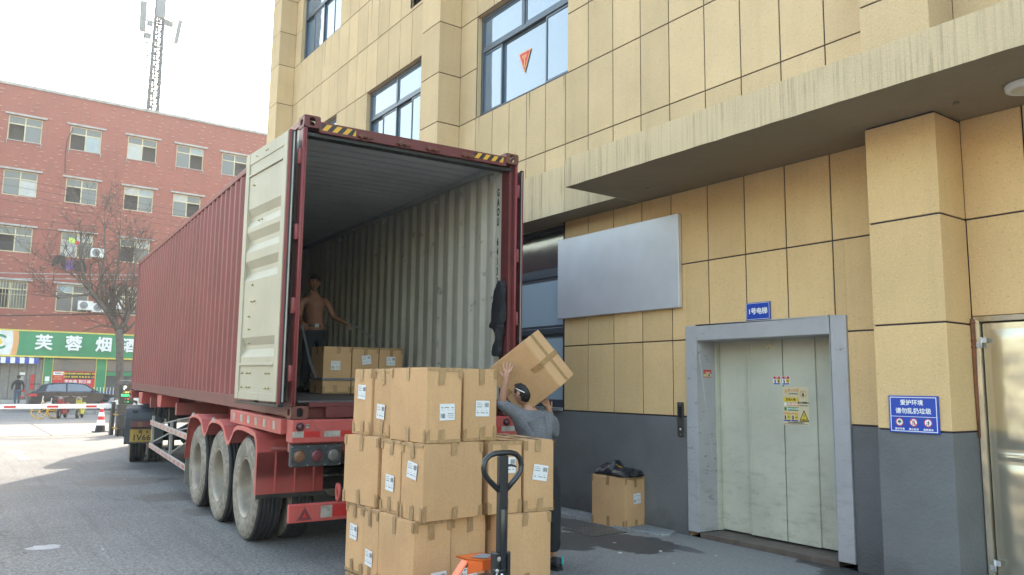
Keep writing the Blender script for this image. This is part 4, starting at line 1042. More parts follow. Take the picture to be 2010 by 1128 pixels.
for x in (.80, 1.50):
    mb = MB(); mb.box(x, x + .14, .14, 12.0, -.07, -.045); mb.box(x + .06, x + .08, .14, 12.0, -.38, -.07); mb.box(x, x + .14, .14, 12.0, -.405, -.38); tb('main_beam', mb, M['red_dirty'])
for y in (2.35, 3.6, 4.9, 6.4, 7.9, 9.3, 11.2):
    mb = MB(); mb.box(.72 if y not in (6.4, 9.3) else .05, 1.72 if y not in (6.4, 9.3) else 2.39, y, y + .12, -.28, -.09); tb('cross_beam', mb, M['red_dirty'])
mb = MB(); mb.box(-.02, CW + .02, 11.75, 12.15, -.17, -.012); tb('front_bolster', mb, M['red_dirty'], bevel=.006)
mb = MB(); mb.box(-.024, -.018, 11.80, 12.1, -.11, -.075); tb('twistlock_slot', mb, M['dark'])
for y, x0 in ((10.15, -.0), (8.35, .10)):
    mb = MB(); mb.prism([(y, -.015), (y + .55, -.015), (y + .48, -.24), (y + .08, -.24)], 0, x0, x0 + .30); tb('gusset_bracket', mb, M['red'], bevel=.005)
for x in (.28, 1.98):
    for y in (8.55,):
        mb = MB(); mb.box(x, x + .14, y, y + .14, -.72, -.10); tb('landing_leg', mb, M['grime'], bevel=.006)
        mb = MB(); mb.box(x + .02, x + .12, y + .02, y + .12, -.98, -.72); mb.box(x - .05, x + .19, y - .08, y + .22, -1.02, -.98); tb('landing_foot', mb, M['grime'])
for y in (9.3, 9.75):
    mb = MB(); mb.cyl((.22, y, -.45), (.22, y, -.1), .045, n=10); tb('spring_post', mb, M['grime'])
# conspicuity marks
for (y, w) in ((1.99, .10), (1.64, .10), (1.33, .10), (1.03, .09), (.70, .09), (.36, .08)):
    mb = MB(); mb.quad((-.0465, y, -.115), (-.0465, y + w, -.115), (-.0465, y + w, -.035), (-.0465, y, -.035)); tb('reflective_square', mb, M['tape_white'], weld=False)
for (y, w) in ((1.82, .10), (1.49, .10), (1.18, .09), (.86, .09), (.53, .09)):
    mb = MB(); mb.quad((-.0465, y, -.115), (-.0465, y + w, -.115), (-.0465, y + w, -.035), (-.0465, y, -.035)); tb('reflective_square', mb, M['tape_red'], weld=False)
y = -.0565
for (x0, x1, m_) in ((.0, .105, 0), (.105, .26, 1), (.30, .455, 0), (.46, .70, 1), (.72, .9, 0), (.9, 1.1, 1), (1.2, 1.4, 0), (1.5, 1.7, 1), (1.8, 2.0, 0), (2.05, 2.22, 1), (2.24, 2.42, 0)):
    mb = MB(); mb.quad((x0, y, -.165), (x1, y, -.165), (x1, y, -.11), (x0, y, -.11)); tb('reflective_tape', mb, M['tape_red' if m_ else 'tape_white'], weld=False)
for x in (.068, CW - .14):
    mb = MB(); mb.lathe([(0, .020), (.022, .019), (.026, .012)], 20, 0, frame_on((x, -.057, -.068), (1, 0, 0), (0, 0, 1))); tb('marker_lamp', mb, M['lens_red'])
    mb = MB(); mb.lathe([(.026, 0), (.028, .02), (.036, .018), (.038, 0)], 20, 0, frame_on((x, -.056, -.068), (1, 0, 0), (0, 0, 1))); tb('marker_lamp_ring', mb, M['gasket'])
mb = MB(); F = frame_on((.138, -.0575, -.062), (1, 0, 0), (0, 0, 1)); mb.lathe([(0, 0), (.020, 0)], 20, 0, F)
vs, fs = text_mb('CCC', .021, .0008); mb.add([F @ Vector((v.x, v.y, .0008)) for v in vs], fs, 1); tb('approval_badge', mb, [M['tape_white'], M['sign_black']], weld=False)
# lamp clusters
for x0 in (.0, CW - .485):
    e = None
    mb = MB(); mb.box(x0, x0 + .485, -.03, .03, -.435, -.235); h = tb('lamp_cluster', mb, M['lamp_box'], bevel=.010)
    for i, k in enumerate(('lens_amber', 'lens_red', 'lens_clear')):
        xx_ = x0 + (.078, .243, .405)[i]; F = frame_on((xx_, -.031, -.337), (1, 0, 0), (0, 0, 1))
        mb = MB(); mb.lathe([(0, .018), (.03, .017), (.052, .010), (.058, .002), (.058, 0)], 28, 0, F); tb('lamp_lens', mb, M[k], h)
        mb = MB(); mb.lathe([(.056, 0), (.058, .012), (.068, .012), (.070, 0)], 28, 0, F); tb('lamp_ring', mb, M['lamp_box'], h)
        if i == 0: pass
    mb = MB()
    for (dx, dz) in ((.012, -.42), (.16, -.42), (.325, -.42), (.47, -.42), (.012, -.25), (.16, -.25), (.325, -.25), (.47, -.25)): mb.cyl((x0 + dx, -.037, dz), (x0 + dx, -.03, dz), .005, n=6)
    tb('lamp_screws', mb, M['alu_rail'], h, kind='stuff')
    mb = MB(); mb.box(x0 + .22, x0 + .27, .0, .02, -.235, -.20); mb.box(x0 + .40, x0 + .45, .0, .02, -.235, -.20); tb('lamp_bracket', mb, M['red_dirty'])
mb = MB(); mb.box(.0, CW, .02, .07, -.30, -.216); tb('lower_cross_plate', mb, M['red_dirty'])
# underrun guard bar with rounded ends
mb = MB(); n = 8; R_ = .035; prof = [(-.055, -.928), (-.055, -.772), (-.015, -.765), (.0, -.77), (.0, -.93), (-.015, -.935)]
mb.prism([(p[0], p[1]) for p in prof], 0, .0, CW); tb('underrun_bar', mb, M['red'], bevel=.006)
for x in (.62, 1.78):
    mb = MB(); mb.box(x, x + .08, .0, .04, -.77, -.38); tb('underrun_hanger', mb, M['red_dirty'])
mb = MB(); y = -.0555
mb.poly([(.145, y, -.785), (.070, y, -.912), (.220, y, -.912)], 0); mb.poly([(.145, y - .003, -.805), (.087, y - .003, -.903), (.203, y - .003, -.903)], 1); mb.poly([(.145, y - .004, -.840), (.118, y - .004, -.887), (.172, y - .004, -.887)], 2)
tb('reflector_triangle', mb, [M['red_dirty'], M['lens_red'], M['tape_red']], weld=False)
for (xa, xb, mk) in ((.295, .405, 'tape_white'), (.405, .55, 'tape_red'), (1.3, 1.42, 'tape_white')):
    mb = MB(); mb.quad((xa, y - .001, -.898), (xb, y - .001, -.898), (xb, y - .001, -.79), (xa, y - .001, -.79)); tb('reflective_tape', mb, M[mk], weld=False)
mb = MB(); mb.tube([(.47 + .0 * i, -.02 + .0, -.68) for i in range(1)] + [(.47, -.02 + .045 * math.sin(t), -.68 + .075 * math.cos(t)) for t in [2 * PI * i / 14 for i in range(14)]], .016, 7); tb('spare_ring_hook', mb, M['red'])

# fenders: three humps and a ribbed rear skirt
def fender(x0, x1, side):
    cyt = (1.50, 2.82, 4.13); R1 = .640
    pts = []
    a0 = math.radians(-2)
    # rear skirt up, hump arcs, front end
    zc = lambda y: groundz(0, y) + .545
    pts.append((.86, -.790)); pts.append((.86, -.36)); pts.append((.90, -.26)); pts.append((.98, -.185))
    def hump(c): return [(c + .40 * t, -.150 - .05 * abs(t) ** 3.0) for t in (-1, -.6, 0, .6, 1)]
    for i, c in enumerate(cyt):
        h = hump(c)
        if i == 0: h = h[1:]
        pts += h
        if i < 2: pts += [(c + .53, -.30), (c + .62, -.36), (c + .70, -.36), (c + .79, -.30)]
    pts += [(4.66, -.36), (4.76, -.60), (4.80, -.78)]
    mb = MB(); t = .018
    for i in range(len(pts) - 1):
        a, b2 = pts[i], pts[i + 1]
        mb.quad((x0, a[0], a[1]), (x1, a[0], a[1]), (x1, b2[0], b2[1]), (x0, b2[0], b2[1]))
        mb.quad((x0, a[0], a[1] - t), (x0, b2[0], b2[1] - t), (x1, b2[0], b2[1] - t), (x1, a[0], a[1] - t))
    xo = x0 if side < 0 else x1
    f = 1 if side < 0 else -1
    for i in range(len(pts) - 1):
        a, b2 = pts[i], pts[i + 1]        # rolled outer lip
        w = .045
        def dn(p, k):
            j = max(0, min(len(pts) - 1, k)); q0 = pts[max(0, j - 1)]; q1 = pts[min(len(pts) - 1, j + 1)]
            d = Vector((q1[0] - q0[0], q1[1] - q0[1])).normalized(); return (p[0] + d.y * w, p[1] - d.x * w)
        la, lb = dn(a, i), dn(b2, i + 1)
        mb.quad((xo, a[0], a[1]), (xo, b2[0], b2[1]), (xo - f * .006, lb[0], lb[1]), (xo - f * .006, la[0], la[1]))
    o = tb('mudguard', mb, M['red'])
    o.modifiers.new('thick', 'SOLIDIFY').thickness = .006
    for sm in o.data.polygons: sm.use_smooth = False
    for xx_ in (x0 + .18, x0 + .38, x0 + .58):
        if xx_ < x1:
            mb = MB(); mb.prism([(.845, -.78), (.862, -.78), (.862, -.35), (.852, -.35)], 0, xx_, xx_ + .018); tb('mudguard_rib', mb, M['red'])
    mb = MB(); mb.box(x0 + .002, x1 + .01, .845, .865, -.835, -.792); tb('skirt_edge_strip', mb, M['grime'])
    mb = MB(); mb.cyl((x0 + .02, .50, -.42), (x0 + .75, .50, -.42), .022, n=10) if False else mb.cyl((x0 + .12, .80, -.34), (x1 + .2, .80, -.34), .020, n=10); tb('mudguard_stay', mb, M['red_dirty'])
    # little reflective marks on the humps
    for i, (c, dz) in enumerate(((.2, 0), (-.1, 0), (.3, 1))):
        for cc in cyt[1:]:
            mb = MB(); yy = cc + c - .12; mb.quad((xo - f * .004, yy, -.185 - (.0 if dz == 0 else .015)), (xo - f * .004, yy + .07, -.185 - (.0 if dz == 0 else .015)), (xo - f * .004, yy + .07, -.135 - .01 * dz), (xo - f * .004, yy, -.135 - .01 * dz)); tb('reflective_square', mb, M['tape_red' if i % 2 else 'tape_white'], weld=False)
fender(-.07, .62, -1); fender(CW - .62, CW + .07, 1)
for x0 in (-.04, CW - .55):
    mb = MB(); mb.box(x0, x0 + .6, 4.86, 4.875, -1.17, -.62); tb('mud_flap', mb, pm('pale_mud_flap', (.20, .19, .16), .8, dirt=.4), bevel=.003)
mb = MB(); mb.box(.165, .20, .12, .15, -.30, -.215); mb.box(.15, .215, .06, .10, -.36, -.30) if False else None
mb.tube([(.17, .05, -.22), (.165, .05, -.30), (.18, .05, -.33)], .006, 5); tb('lamp_chain', mb, M['alu_rail'])
# wheels
def wheel(x, y, out, W_=.275, R_=.545):
    """one tyre with its rim; out=+1/-1 the side that shows the dish"""
    c = Vector((x, y, groundz(x, y) + R_ - .004)); F = T(*c) @ Matrix.Rotation(PI / 2 * out, 4, 'Y')   # local z -> out
    h = W_ / 2
    mb = MB()
    side = [(.300, h - .045), (.320, h - .012), (.345, h - .004), (.375, h), (.42, h + .006), (.455, h + .004), (.47, h - .0), (.485, h + .003), (.50, h - .006), (.525, h - .022)]
    tread = [(.525, h - .022), (.541, h - .035)]
    for k in range(5):
        z0 = h - .035 - k * (2 * h - .07) / 5; z1 = h - .035 - (k + 1) * (2 * h - .07) / 5
        tread += [(.545, z0 - .003), (.545, z1 + .010), (.533, z1 + .006), (.533, z1 + .002)] if k < 4 else [(.545, z0 - .003), (.545, z1 + .004), (.541, -h + .035)]
    n = 56
    mb.lathe(side, n, 1, F); mb.lathe(tread, n, 0, F); mb.lathe([(r, -z) for r, z in side][::-1], n, 1, F); mb.lathe([(.525, -h + .022), (.541, -h + .035)], n, 0, F)
    # raised moulding blocks on the sidewall
    random.seed(int(x * 100 + y * 10))
    for i in range(40):
        a0 = 2 * PI * i / 40; a1 = a0 + .07 + .05 * random.random()
        if random.random() < .25: continue
        r0, r1 = (.43, .447) if i % 3 else (.437, .442)
        vs = [(r0 * math.cos(a0), r0 * math.sin(a0), h + .0085), (r1 * math.cos(a0), r1 * math.sin(a0), h + .0085), (r1 * math.cos(a1), r1 * math.sin(a1), h + .0085), (r0 * math.cos(a1), r0 * math.sin(a1), h + .0085)]
        mb.add(vs, [(0, 1, 2, 3)], 1, F)
    w = tb('tyre', mb, [M['tyre'], M['tyre_wall']], weld=True)
    for i in range(1): pass
    mb = MB()
    mb.lathe([(.305, h - .040), (.318, h - .010), (.312, h - .006), (.298, h - .020), (.288, h - .060), (.282, -h + .10), (.270, -h + .085), (.20, -h + .075), (.17, -h + .080), (.13, -h + .085)], 48, 0, F)
    mb.lathe([(.13, -h + .085), (.128, -h + .15), (.09, -h + .165), (0, -h + .165)], 24, 1, F)
    for i in range(10):
        a = 2 * PI * i / 10; mb.cyl((.165 * math.cos(a), .165 * math.sin(a), -h + .08), (.165 * math.cos(a), .165 * math.sin(a), -h + .115), .014, n=6, m=1, M=F)
    for i in range(8):
        a = 2 * PI * (i + .5) / 8; mb.cyl((.232 * math.cos(a), .232 * math.sin(a), -h + .0755), (.232 * math.cos(a), .232 * math.sin(a), -h + .082), .022, n=12, m=2, M=F)
    mb.build('rim', [M['rim'], M['grime'], M['dark']], w, TR)
for y in (1.50, 2.82, 4.13):
    wheel(.110, y, -1); wheel(.455, y, 1); wheel(CW - .110, y, 1); wheel(CW - .455, y, -1)
    mb = MB(); mb.cyl((.3, y, groundz(0, y) + .541), (CW - .3, y, groundz(0, y) + .541), .07, n=14); tb('axle', mb, M['grime'])
    for x in (.62, 1.72):
        mb = MB(); mb.prism([(y - .55, -.42), (y, -.56), (y + .55, -.42), (y + .55, -.46), (y, -.66), (y - .55, -.46)], 0, x, x + .09); tb('leaf_spring', mb, M['grime'])
        mb = MB(); mb.cyl((x + .04, y - .25, -.75), (x + .04, y - .10, -.75), .10, n=14) ; tb('brake_chamber', mb, M['grime'])
# side guards
for xs in (-.03, CW + .0):
    g = [(5.0, 8.62)]
    for (z0a, z0b, h) in ((-.475, -.475, .085), (-.915, -.885, .085)):
        mb = MB(); mb.add([(xs, 4.93, z0a - h), (xs + .03, 4.93, z0a - h), (xs + .03, 8.62, z0b - h), (xs, 8.62, z0b - h), (xs, 4.93, z0a), (xs + .03, 4.93, z0a), (xs + .03, 8.62, z0b), (xs, 8.62, z0b)], [(0, 3, 2, 1), (4, 5, 6, 7), (0, 1, 5, 4), (1, 2, 6, 5), (2, 3, 7, 6), (3, 0, 4, 7)])
        r_ = tb('guard_rail', mb, M['alu_rail'], bevel=.003)
        k = 0; y = 5.0
        while y < 8.5:
            t0 = (y - 4.93) / 3.69; za = z0a + (z0b - z0a) * t0; xq = xs - .0015 if xs < 1 else xs + .0315
            mb = MB(); mb.quad((xq, y, za - .068), (xq, y + .15, za - .068), (xq, y + .15, za - .018), (xq, y, za - .018)); tb('reflective_square', mb, M['tape_white' if k % 2 else 'tape_red'], r_, weld=False); y += .165 if k % 2 == 0 else .22; k += 1
    for y in (6.55, 8.57):
        mb = MB(); mb.box(xs + .031, xs + .07, y, y + .05, -.98, -.40); tb('guard_post', mb, M['alu_rail'])
    for (a, b2) in (((xs + .07, 8.3, -.55), (.8 if xs < 1 else 1.6, 7.3, -.28)), ((xs + .07, 6.9, -.95), (.8 if xs < 1 else 1.6, 6.2, -.3)), ((xs + .07, 6.5, -.55), (.8 if xs < 1 else 1.6, 5.6, -.28)), ((xs + .05, 8.4, -.85), (.8 if xs < 1 else 1.6, 7.9, -.35))):
        mb = MB(); mb.cyl(a, b2, .014, n=7); tb('guard_stay', mb, M['alu_rail'])
mb = MB(); mb.box(.95, 1.5, 5.2, 6.0, -.85, -.42); tb('tool_box', mb, M['grime'], bevel=.02)
mb = MB(); mb.cyl((.9, 7.0, -.62), (1.6, 7.0, -.62), .17, n=20); tb('air_tank', mb, M['grime'])

# ---------------------------------------------------------------- tractor unit
TK = TR @ T(1.1, 11.2, 0) @ rotz(math.radians(-8.5)) @ T(-1.1 + .02, -11.2 - .20, 0)
tt = empty('truck_tractor', TK @ T(1.1, 13, -1.46), 'lorry tractor with blue grey mudguard and yellow plate under the container front', 'truck')
def kb(name, mb, mat, parent=tt, **k): return mb.build(name, mat, parent, TK, **k)
XO = -.07
for x in (.62, 1.50):
    mb = MB(); mb.box(x, x + .09, 9.9, 15.9, -.62, -.34); kb('frame_rail', mb, M['grime'])
mb = MB(); mb.box(.45, 1.75, 10.6, 11.7, -.33, -.20); mb.cyl((1.1, 11.2, -.2), (1.1, 11.2, -.16), .45, n=24); kb('fifth_wheel', mb, M['grime'])
def mudg(x0, x1):
    mb = MB()
    pr = [(10.30, -1.02), (10.30, -.52), (10.34, -.42), (10.44, -.34), (10.62, -.30), (11.3, -.30), (11.75, -.38), (11.92, -.55), (11.98, -.75)]
    mb.prism(pr + [(p[0] + (.02 if p[0] < 11 else -.02), p[1] - .025) for p in pr[::-1]], 0, x0, x1); kb('mudguard', mb, M['blackgrey'], bevel=.006)
    mb = MB(); mb.prism([(10.26, -.70), (10.26, -.52), (10.302, -.42), (10.302, -.72)], 0, x0 + .10, x1 - .06); kb('lamp_mount', mb, M['blackgrey'], bevel=.01)
    for xa in (x0 + .13, x1 - .16):
        mb = MB(); mb.box(xa, xa + .09, 10.325, 10.36, -.43, -.37); kb('clip', mb, M['gasket'])
    mb = MB(); mb.box(x0 + .11, x1 - .05, 10.20, 10.26, -.705, -.585); l = kb('tail_lamp', mb, M['lens_red'], bevel=.006)
    mb = MB(); mb.box(x0 + .24, x0 + .32, 10.196, 10.2, -.695, -.595); kb('amber_segment', mb, M['lens_amber'], l)
mudg(XO - .07, .58); mudg(1.70, 2.42)
mb = MB(); mb.box(-.04, .41, 10.285, 10.297, -1.005, -.745); npl = kb('number_plate', mb, M['plate_yellow'], bevel=.003)
F = frame_on((-.04, 10.283, -.745), (1, 0, 0), (0, 0, 1)); mb = MB()
vs, fs = text_mb('湘 · B', .080, .002, align='CENTER'); mb.add([F @ Vector((v.x + .245, v.y - .062, 0)) for v in vs], fs)
vs, fs = text_mb('1V66', .165, .003, align='CENTER', spacing=1.05); mb.add([F @ Vector((v.x * .95 + .215, v.y - .175, 0)) for v in vs], fs)
for (a, b2, c, d) in ((.006, .444, -.008, -.012), (.006, .444, -.248, -.252), (.006, .010, -.25, -.01), (.44, .444, -.25, -.01)): mb.quad(F @ Vector((a, c, 0)), F @ Vector((b2, c, 0)), F @ Vector((b2, d, 0)), F @ Vector((a, d, 0)))
mb.build('plate_lettering', M['sign_black'], npl, TK, weld=False)
def twheel(x, y, out, R_=.50, W_=.29):
    c = Vector((x, y, groundz(x, y) + R_ - .004)); F = T(*c) @ Matrix.Rotation(PI / 2 * out, 4, 'Y'); h = W_ / 2
    mb = MB(); mb.lathe([(.28, h - .03), (.30, h), (.40, h + .004), (.47, h - .01), (.493, h - .03)], 40, 1, F); mb.lathe([(.493, h - .03), (.50, h - .045), (.50, .035), (.488, .03), (.488, .022), (.50, .018), (.50, -.018), (.488, -.022), (.488, -.03), (.50, -.035), (.50, -h + .045), (.493, -h + .03)], 40, 0, F); mb.lathe([(.493, -h + .03), (.47, -h + .01), (.40, -h - .004), (.30, -h), (.28, -h + .03)], 40, 1, F)
    w = kb('tyre', mb, [M['tyre'], M['tyre_wall']])
    mb = MB(); mb.lathe([(.285, h - .03), (.28, -h + .1), (.18, -h + .08), (0, -h + .12)], 30, 0, F); mb.build('rim', M['rim'], w, TK)
for y in (11.02, 12.35):
    twheel(.09, y, -1); twheel(.43, y, 1); twheel(2.22, y, 1); twheel(1.88, y, -1)
    mb = MB(); mb.cyl((.2, y, groundz(0, y) + .496), (2.0, y, groundz(0, y) + .496), .08, n=12); mb.sphere((1.1, y, groundz(0, y) + .496), .2, 12); kb('axle', mb, M['grime'])
twheel(.05, 15.0, -1); twheel(2.2, 15.0, 1)
mb = MB(); mb.prism([(13.9, -.75), (13.9, 1.75), (14.6, 2.05), (15.9, 1.55), (16.15, .55), (16.2, -.95), (15.6, -.95), (15.45, -.5), (15.0, -.35), (14.5, -.5), (14.4, -.75)], 0, -.0, 2.28); cab = kb('cab', mb, pm('white_cab_paint', (.62, .62, .60), .35, coat=.4), bevel=.05, seg=3)
mb = MB(); mb.box(.1, 2.18, 16.10, 16.17, .62, 1.45) if False else mb.prism([(16.155, .62), (15.96, 1.42), (15.975, 1.43), (16.17, .62)], 0, .12, 2.16); kb('windscreen', mb, M['glass_dark'], cab)
for xs in (-.008, 2.272):
    mb = MB(); mb.prism([(14.7, .55), (14.75, 1.35), (15.7, 1.35), (15.95, .55)], 0, xs, xs + .016); kb('side_window', mb, M['glass_dark'], cab)
mb = MB(); mb.box(.1, 2.18, 13.2, 13.8, -.7, .3); kb('rear_tank_rack', mb, M['grime'], bevel=.03)
# ================================================================ cardboard boxes
def cardboard():
    m, nt, b = newmat('brown_cardboard'); P = obc(nt)
    oi = N(nt, 'ShaderNodeObjectInfo').outputs['Random']
    sh = N(nt, 'ShaderNodeVectorMath', operation='ADD'); nt.links.new(P, sh.inputs[0]); cx_ = N(nt, 'ShaderNodeCombineXYZ'); nt.links.new(mathn(nt, 'MULTIPLY', oi, 40), cx_.inputs[0]); nt.links.new(cx_.outputs[0], sh.inputs[1]); Q = sh.outputs[0]
    c = (.53, .325, .168)
    col = mixc(nt, ramp(nt, noise_n(nt, Q, 2.2, 5), [(.3, 0), (.7, 1)]), tuple(x * .92 for x in c), tuple(x * 1.08 for x in c))
    # faint vertical flute lines
    fl = noise_n(nt, Q, 1.0, 2, .5, sc=(150, 150, 2)); col = mixc(nt, .10, col, ramp(nt, fl, [(.3, .3), (.7, .7)]), 'OVERLAY')
    fi = noise_n(nt, Q, 120, 2); col = mixc(nt, .25, col, ramp(nt, fi, [(.3, .3), (.7, .7)]), 'OVERLAY')
    st = noise_n(nt, Q, 7, 5, .7); col = mixc(nt, mathn(nt, 'MULTIPLY', ramp(nt, st, [(.62, 0), (.8, 1)]), .3), col, (.26, .16, .08))
    mm = N(nt, 'ShaderNodeVectorMath', operation='SCALE'); nt.links.new(col, mm.inputs[0]); nt.links.new(mathn(nt, 'ADD', mathn(nt, 'MULTIPLY', oi, .12), .94), mm.inputs['Scale'])
    nt.links.new(mm.outputs[0], b.inputs['Base Color']); b.inputs['Roughness'].default_value = .8; b.inputs['Specular IOR Level'].default_value = .25
    bump(nt, b, noise_n(nt, Q, 5, 3), .25, .02); return m
M['card'] = cardboard()
def tapemat():
    m, nt, b = newmat('brown_parcel_tape'); P = obc(nt)
    w = noise_n(nt, P, 22, 4, .65, sc=(1, 1, .5))
    col = mixc(nt, ramp(nt, w, [(.35, 0), (.7, 1)]), (.30, .18, .082), (.40, .255, .125)); nt.links.new(col, b.inputs['Base Color'])
    b.inputs['Roughness'].default_value = .22; b.inputs['Specular IOR Level'].default_value = .6; bump(nt, b, noise_n(nt, P, 30, 4, .7), .6, .006); return m
M['ptape'] = tapemat()
M['flute'] = pm('torn_cardboard_edge', (.55, .42, .28), .9)
FACE = {'F': ((0, 0), (1, 0)), 'L': ((0, 1), (0, -1)), 'R': ((1, 0), (0, 1)), 'B': ((1, 1), (-1, 0))}
def fmat(face, w, l, h):
    """frame on a side face: origin lower left as seen from outside, x along, y up"""
    (ox, oy), d = FACE[face]
    return frame_on((ox * w, oy * l, 0), (d[0], d[1], 0), (0, 0, 1))
def carton(Mx, w, l, h, label, tapes='FLR', lab=(), group='cardboard cartons waiting on the pallet', seed=1, corner_tapes=True, toptape='x'):
    random.seed(seed * 13 + 5)
    r = empty('cardboard_box', Mx, label, 'box', group)
    # body: subdivided, slightly bowed faces, softened edges
    bm = bmesh.new(); bmesh.ops.create_cube(bm, size=1)
    bmesh.ops.subdivide_edges(bm, edges=bm.edges, cuts=5, use_grid_fill=True)
    for v in bm.verts:
        x, y, z = v.co.x, v.co.y, v.co.z
        k = .010 * (noise.noise(Vector((x * 2 + seed, y * 2, z * 2))))
        bul = .004 + k
        px = x * w; py = y * l; pz = z * (h - .004)
        inn = (1 - min(1, (2 * abs(y)) ** 4)) * (1 - min(1, (2 * abs(z)) ** 4))
        if abs(x) > .499: px += math.copysign(bul * inn, x)
        inn = (1 - min(1, (2 * abs(x)) ** 4)) * (1 - min(1, (2 * abs(z)) ** 4))
        if abs(y) > .499: py += math.copysign(bul * inn, y)
        nco = sum(1 for q in (x, y, z) if abs(q) > .499)
        if nco == 3: 
            f = 1 - .022 * random.random(); px *= f; py *= f; pz *= 1 - .012 * random.random()
        v.co = Vector((px + w / 2, py + l / 2, pz + h / 2 - .002))
    me = bpy.data.meshes.new('carton_body'); bm.to_mesh(me); bm.free(); me.materials.append(M['card'])
    for p in me.polygons: p.use_smooth = True
    o = bpy.data.objects.new('carton_body', me); COL.objects.link(o); o.parent = r
    bv = o.modifiers.new('bevel', 'BEVEL'); bv.width = .005; bv.segments = 2; bv.limit_method = 'ANGLE'; bv.angle_limit = math.radians(50); bv.harden_normals = True
    # two top flaps with the seam between them (seam runs along the longer side)
    mb = MB(); g = .0025
    if l >= w: a = ((0.004, w / 2 - g, .004, l - .004), (w / 2 + g, w - .004, .004, l - .004))
    else: a = ((.004, w - .004, .004, l / 2 - g), (.004, w - .004, l / 2 + g, l - .004))
    for q in a:
        mb = MB(); mb.box(q[0], q[1], q[2], q[3], h - .004, h + .0015); mb.build('top_flap', M['card'], r, LOCAL, bevel=.0015)
    tw = .048
    def strip(name, pts, mat='ptape'):
        mb = MB(); mb.poly(pts); return mb.build(name, M[mat], r, LOCAL, weld=False)
    # seam tape over the top and a cross tape
    e = .0035
    if l >= w: strip('tape_strip', [(w / 2 - tw / 2, 0, h + e), (w / 2 + tw / 2, 0, h + e), (w / 2 + tw / 2, l, h + e), (w / 2 - tw / 2, l, h + e)])
    else: strip('tape_strip', [(0, l / 2 - tw / 2, h + e), (w, l / 2 - tw / 2, h + e), (w, l / 2 + tw / 2, h + e), (0, l / 2 + tw / 2, h + e)])
    if toptape == 'x':
        if l >= w: strip('tape_strip', [(0, l / 2 - tw / 2, h + e + .001), (w, l / 2 - tw / 2, h + e + .001), (w, l / 2 + tw / 2, h + e + .001), (0, l / 2 + tw / 2, h + e + .001)])
        else: strip('tape_strip', [(w / 2 - tw / 2, 0, h + e + .001), (w / 2 + tw / 2, 0, h + e + .001), (w / 2 + tw / 2, l, h + e + .001), (w / 2 - tw / 2, l, h + e + .001)])
    if toptape == 'H':
        for (y0, y1) in ((0, .03), (l - .03, l)): strip('tape_strip', [(0, y0, h + e + .001), (w, y0, h + e + .001), (w, y1, h + e + .001), (0, y1, h + e + .001)])
    for f in tapes:
        F = fmat(f, w, l, h); W_ = w if f in 'FB' else l
        def fs(pts, d=.009): strip('tape_strip', [F @ Vector((p[0], p[1], d)) for p in pts])
        c = W_ / 2 + random.uniform(-.02, .02); dn = .085 + random.uniform(0, .05); sl = random.uniform(-.012, .012); tp = random.uniform(0, .012)
        fs([(c - tw / 2, h + .001), (c - tw / 2 + sl, h - dn), (c + tw / 2 + sl, h - dn + tp), (c + tw / 2, h + .001)])
        c = W_ / 2 + random.uniform(-.02, .02); sl = random.uniform(-.012, .012); dn = .085 + random.uniform(0, .04)
        fs([(c - tw / 2, .001), (c + tw / 2, .001), (c + tw / 2 + sl, dn), (c - tw / 2 + sl, dn - tp)])
        if corner_tapes:
            for (xa, xb) in ((.001, .03), (W_ - .03, W_ - .001)):
                if random.random() < .8: fs([(xa, .001), (xb, .001), (xb, .07 + random.uniform(0, .04)), (xa, .07 + random.uniform(0, .04))], .0075)
                if random.random() < .5: fs([(xa, h), (xa, h - .07), (xb, h - .075), (xb, h)], .0075)
            if random.random() < .75 and W_ < .4: fs([(.002, .001), (W_ - .002, .001), (W_ - .002, .026), (.002, .020)], .006)
            if random.random() < .5 and W_ < .4: fs([(.002, h), (.002, h - .022), (W_ - .002, h - .025), (W_ - .002, h)], .006)
    # shipping label
    for (f, u, v, rot, flip) in lab:
        F = fmat(f, w, l, h) @ T(u, v, .0105) @ Matrix.Rotation(math.radians(rot), 4, 'Z')
        if flip: F = F @ Matrix.Rotation(PI, 4, 'Z')
        mb = MB(); a, c = .0625, .058
        def q(x0, x1, y0, y1, m_, z=0.0): mb.quad(F @ Vector((x0, y0, z)), F @ Vector((x1, y0, z)), F @ Vector((x1, y1, z)), F @ Vector((x0, y1, z)), m_)
        q(-a, a, -c, c, 0); z = .0006
        x = .018
        while x < .054: wd = random.choice((.0012, .0018, .0028)); q(x, x + wd, .010, .042, 1, z); x += wd + random.choice((.0012, .002))
        for (yy, ln, hh) in ((.040, .040, .0035), (.027, .052, .0035), (.012, .048, .0055)):
            x = -.052
            while x < -.052 + ln:
                ww = random.uniform(.004, .011); q(x, min(x + ww, -.052 + ln), yy - hh / 2, yy + hh / 2, 1, z); x += ww + .0022
        for i, xx_ in enumerate((-.052, -.014, .032)):
            q(xx_, xx_ + .012, -.017, -.014, 2, z); q(xx_, xx_ + (.018, .034, .018)[i], -.034, -.029, 1, z)
        q(-.0225, -.022, -.040, -.010, 2, z); q(.0235, .024, -.040, -.010, 2, z)
        mb.build('shipping_label', [M['label_white'], M['label_print'], M['sign_grey']], r, LOCAL, weld=False)
    return r
M['label_white'] = pm('white_paper_label', (.66, .67, .69), .5, 0, .03)
M['label_print'] = pm('grey_black_print', (.10, .10, .11), .6, 0, .05)
Z0, BH = .15, .53
GP = 'cardboard cartons stacked on the pallet'
def BX(x, y, th, k, w, l, label, h=BH - .004, **kw):
    return carton(T(x, y, Z0 + k * BH) @ rotz(th), w, l, h, label, group=GP, **kw)
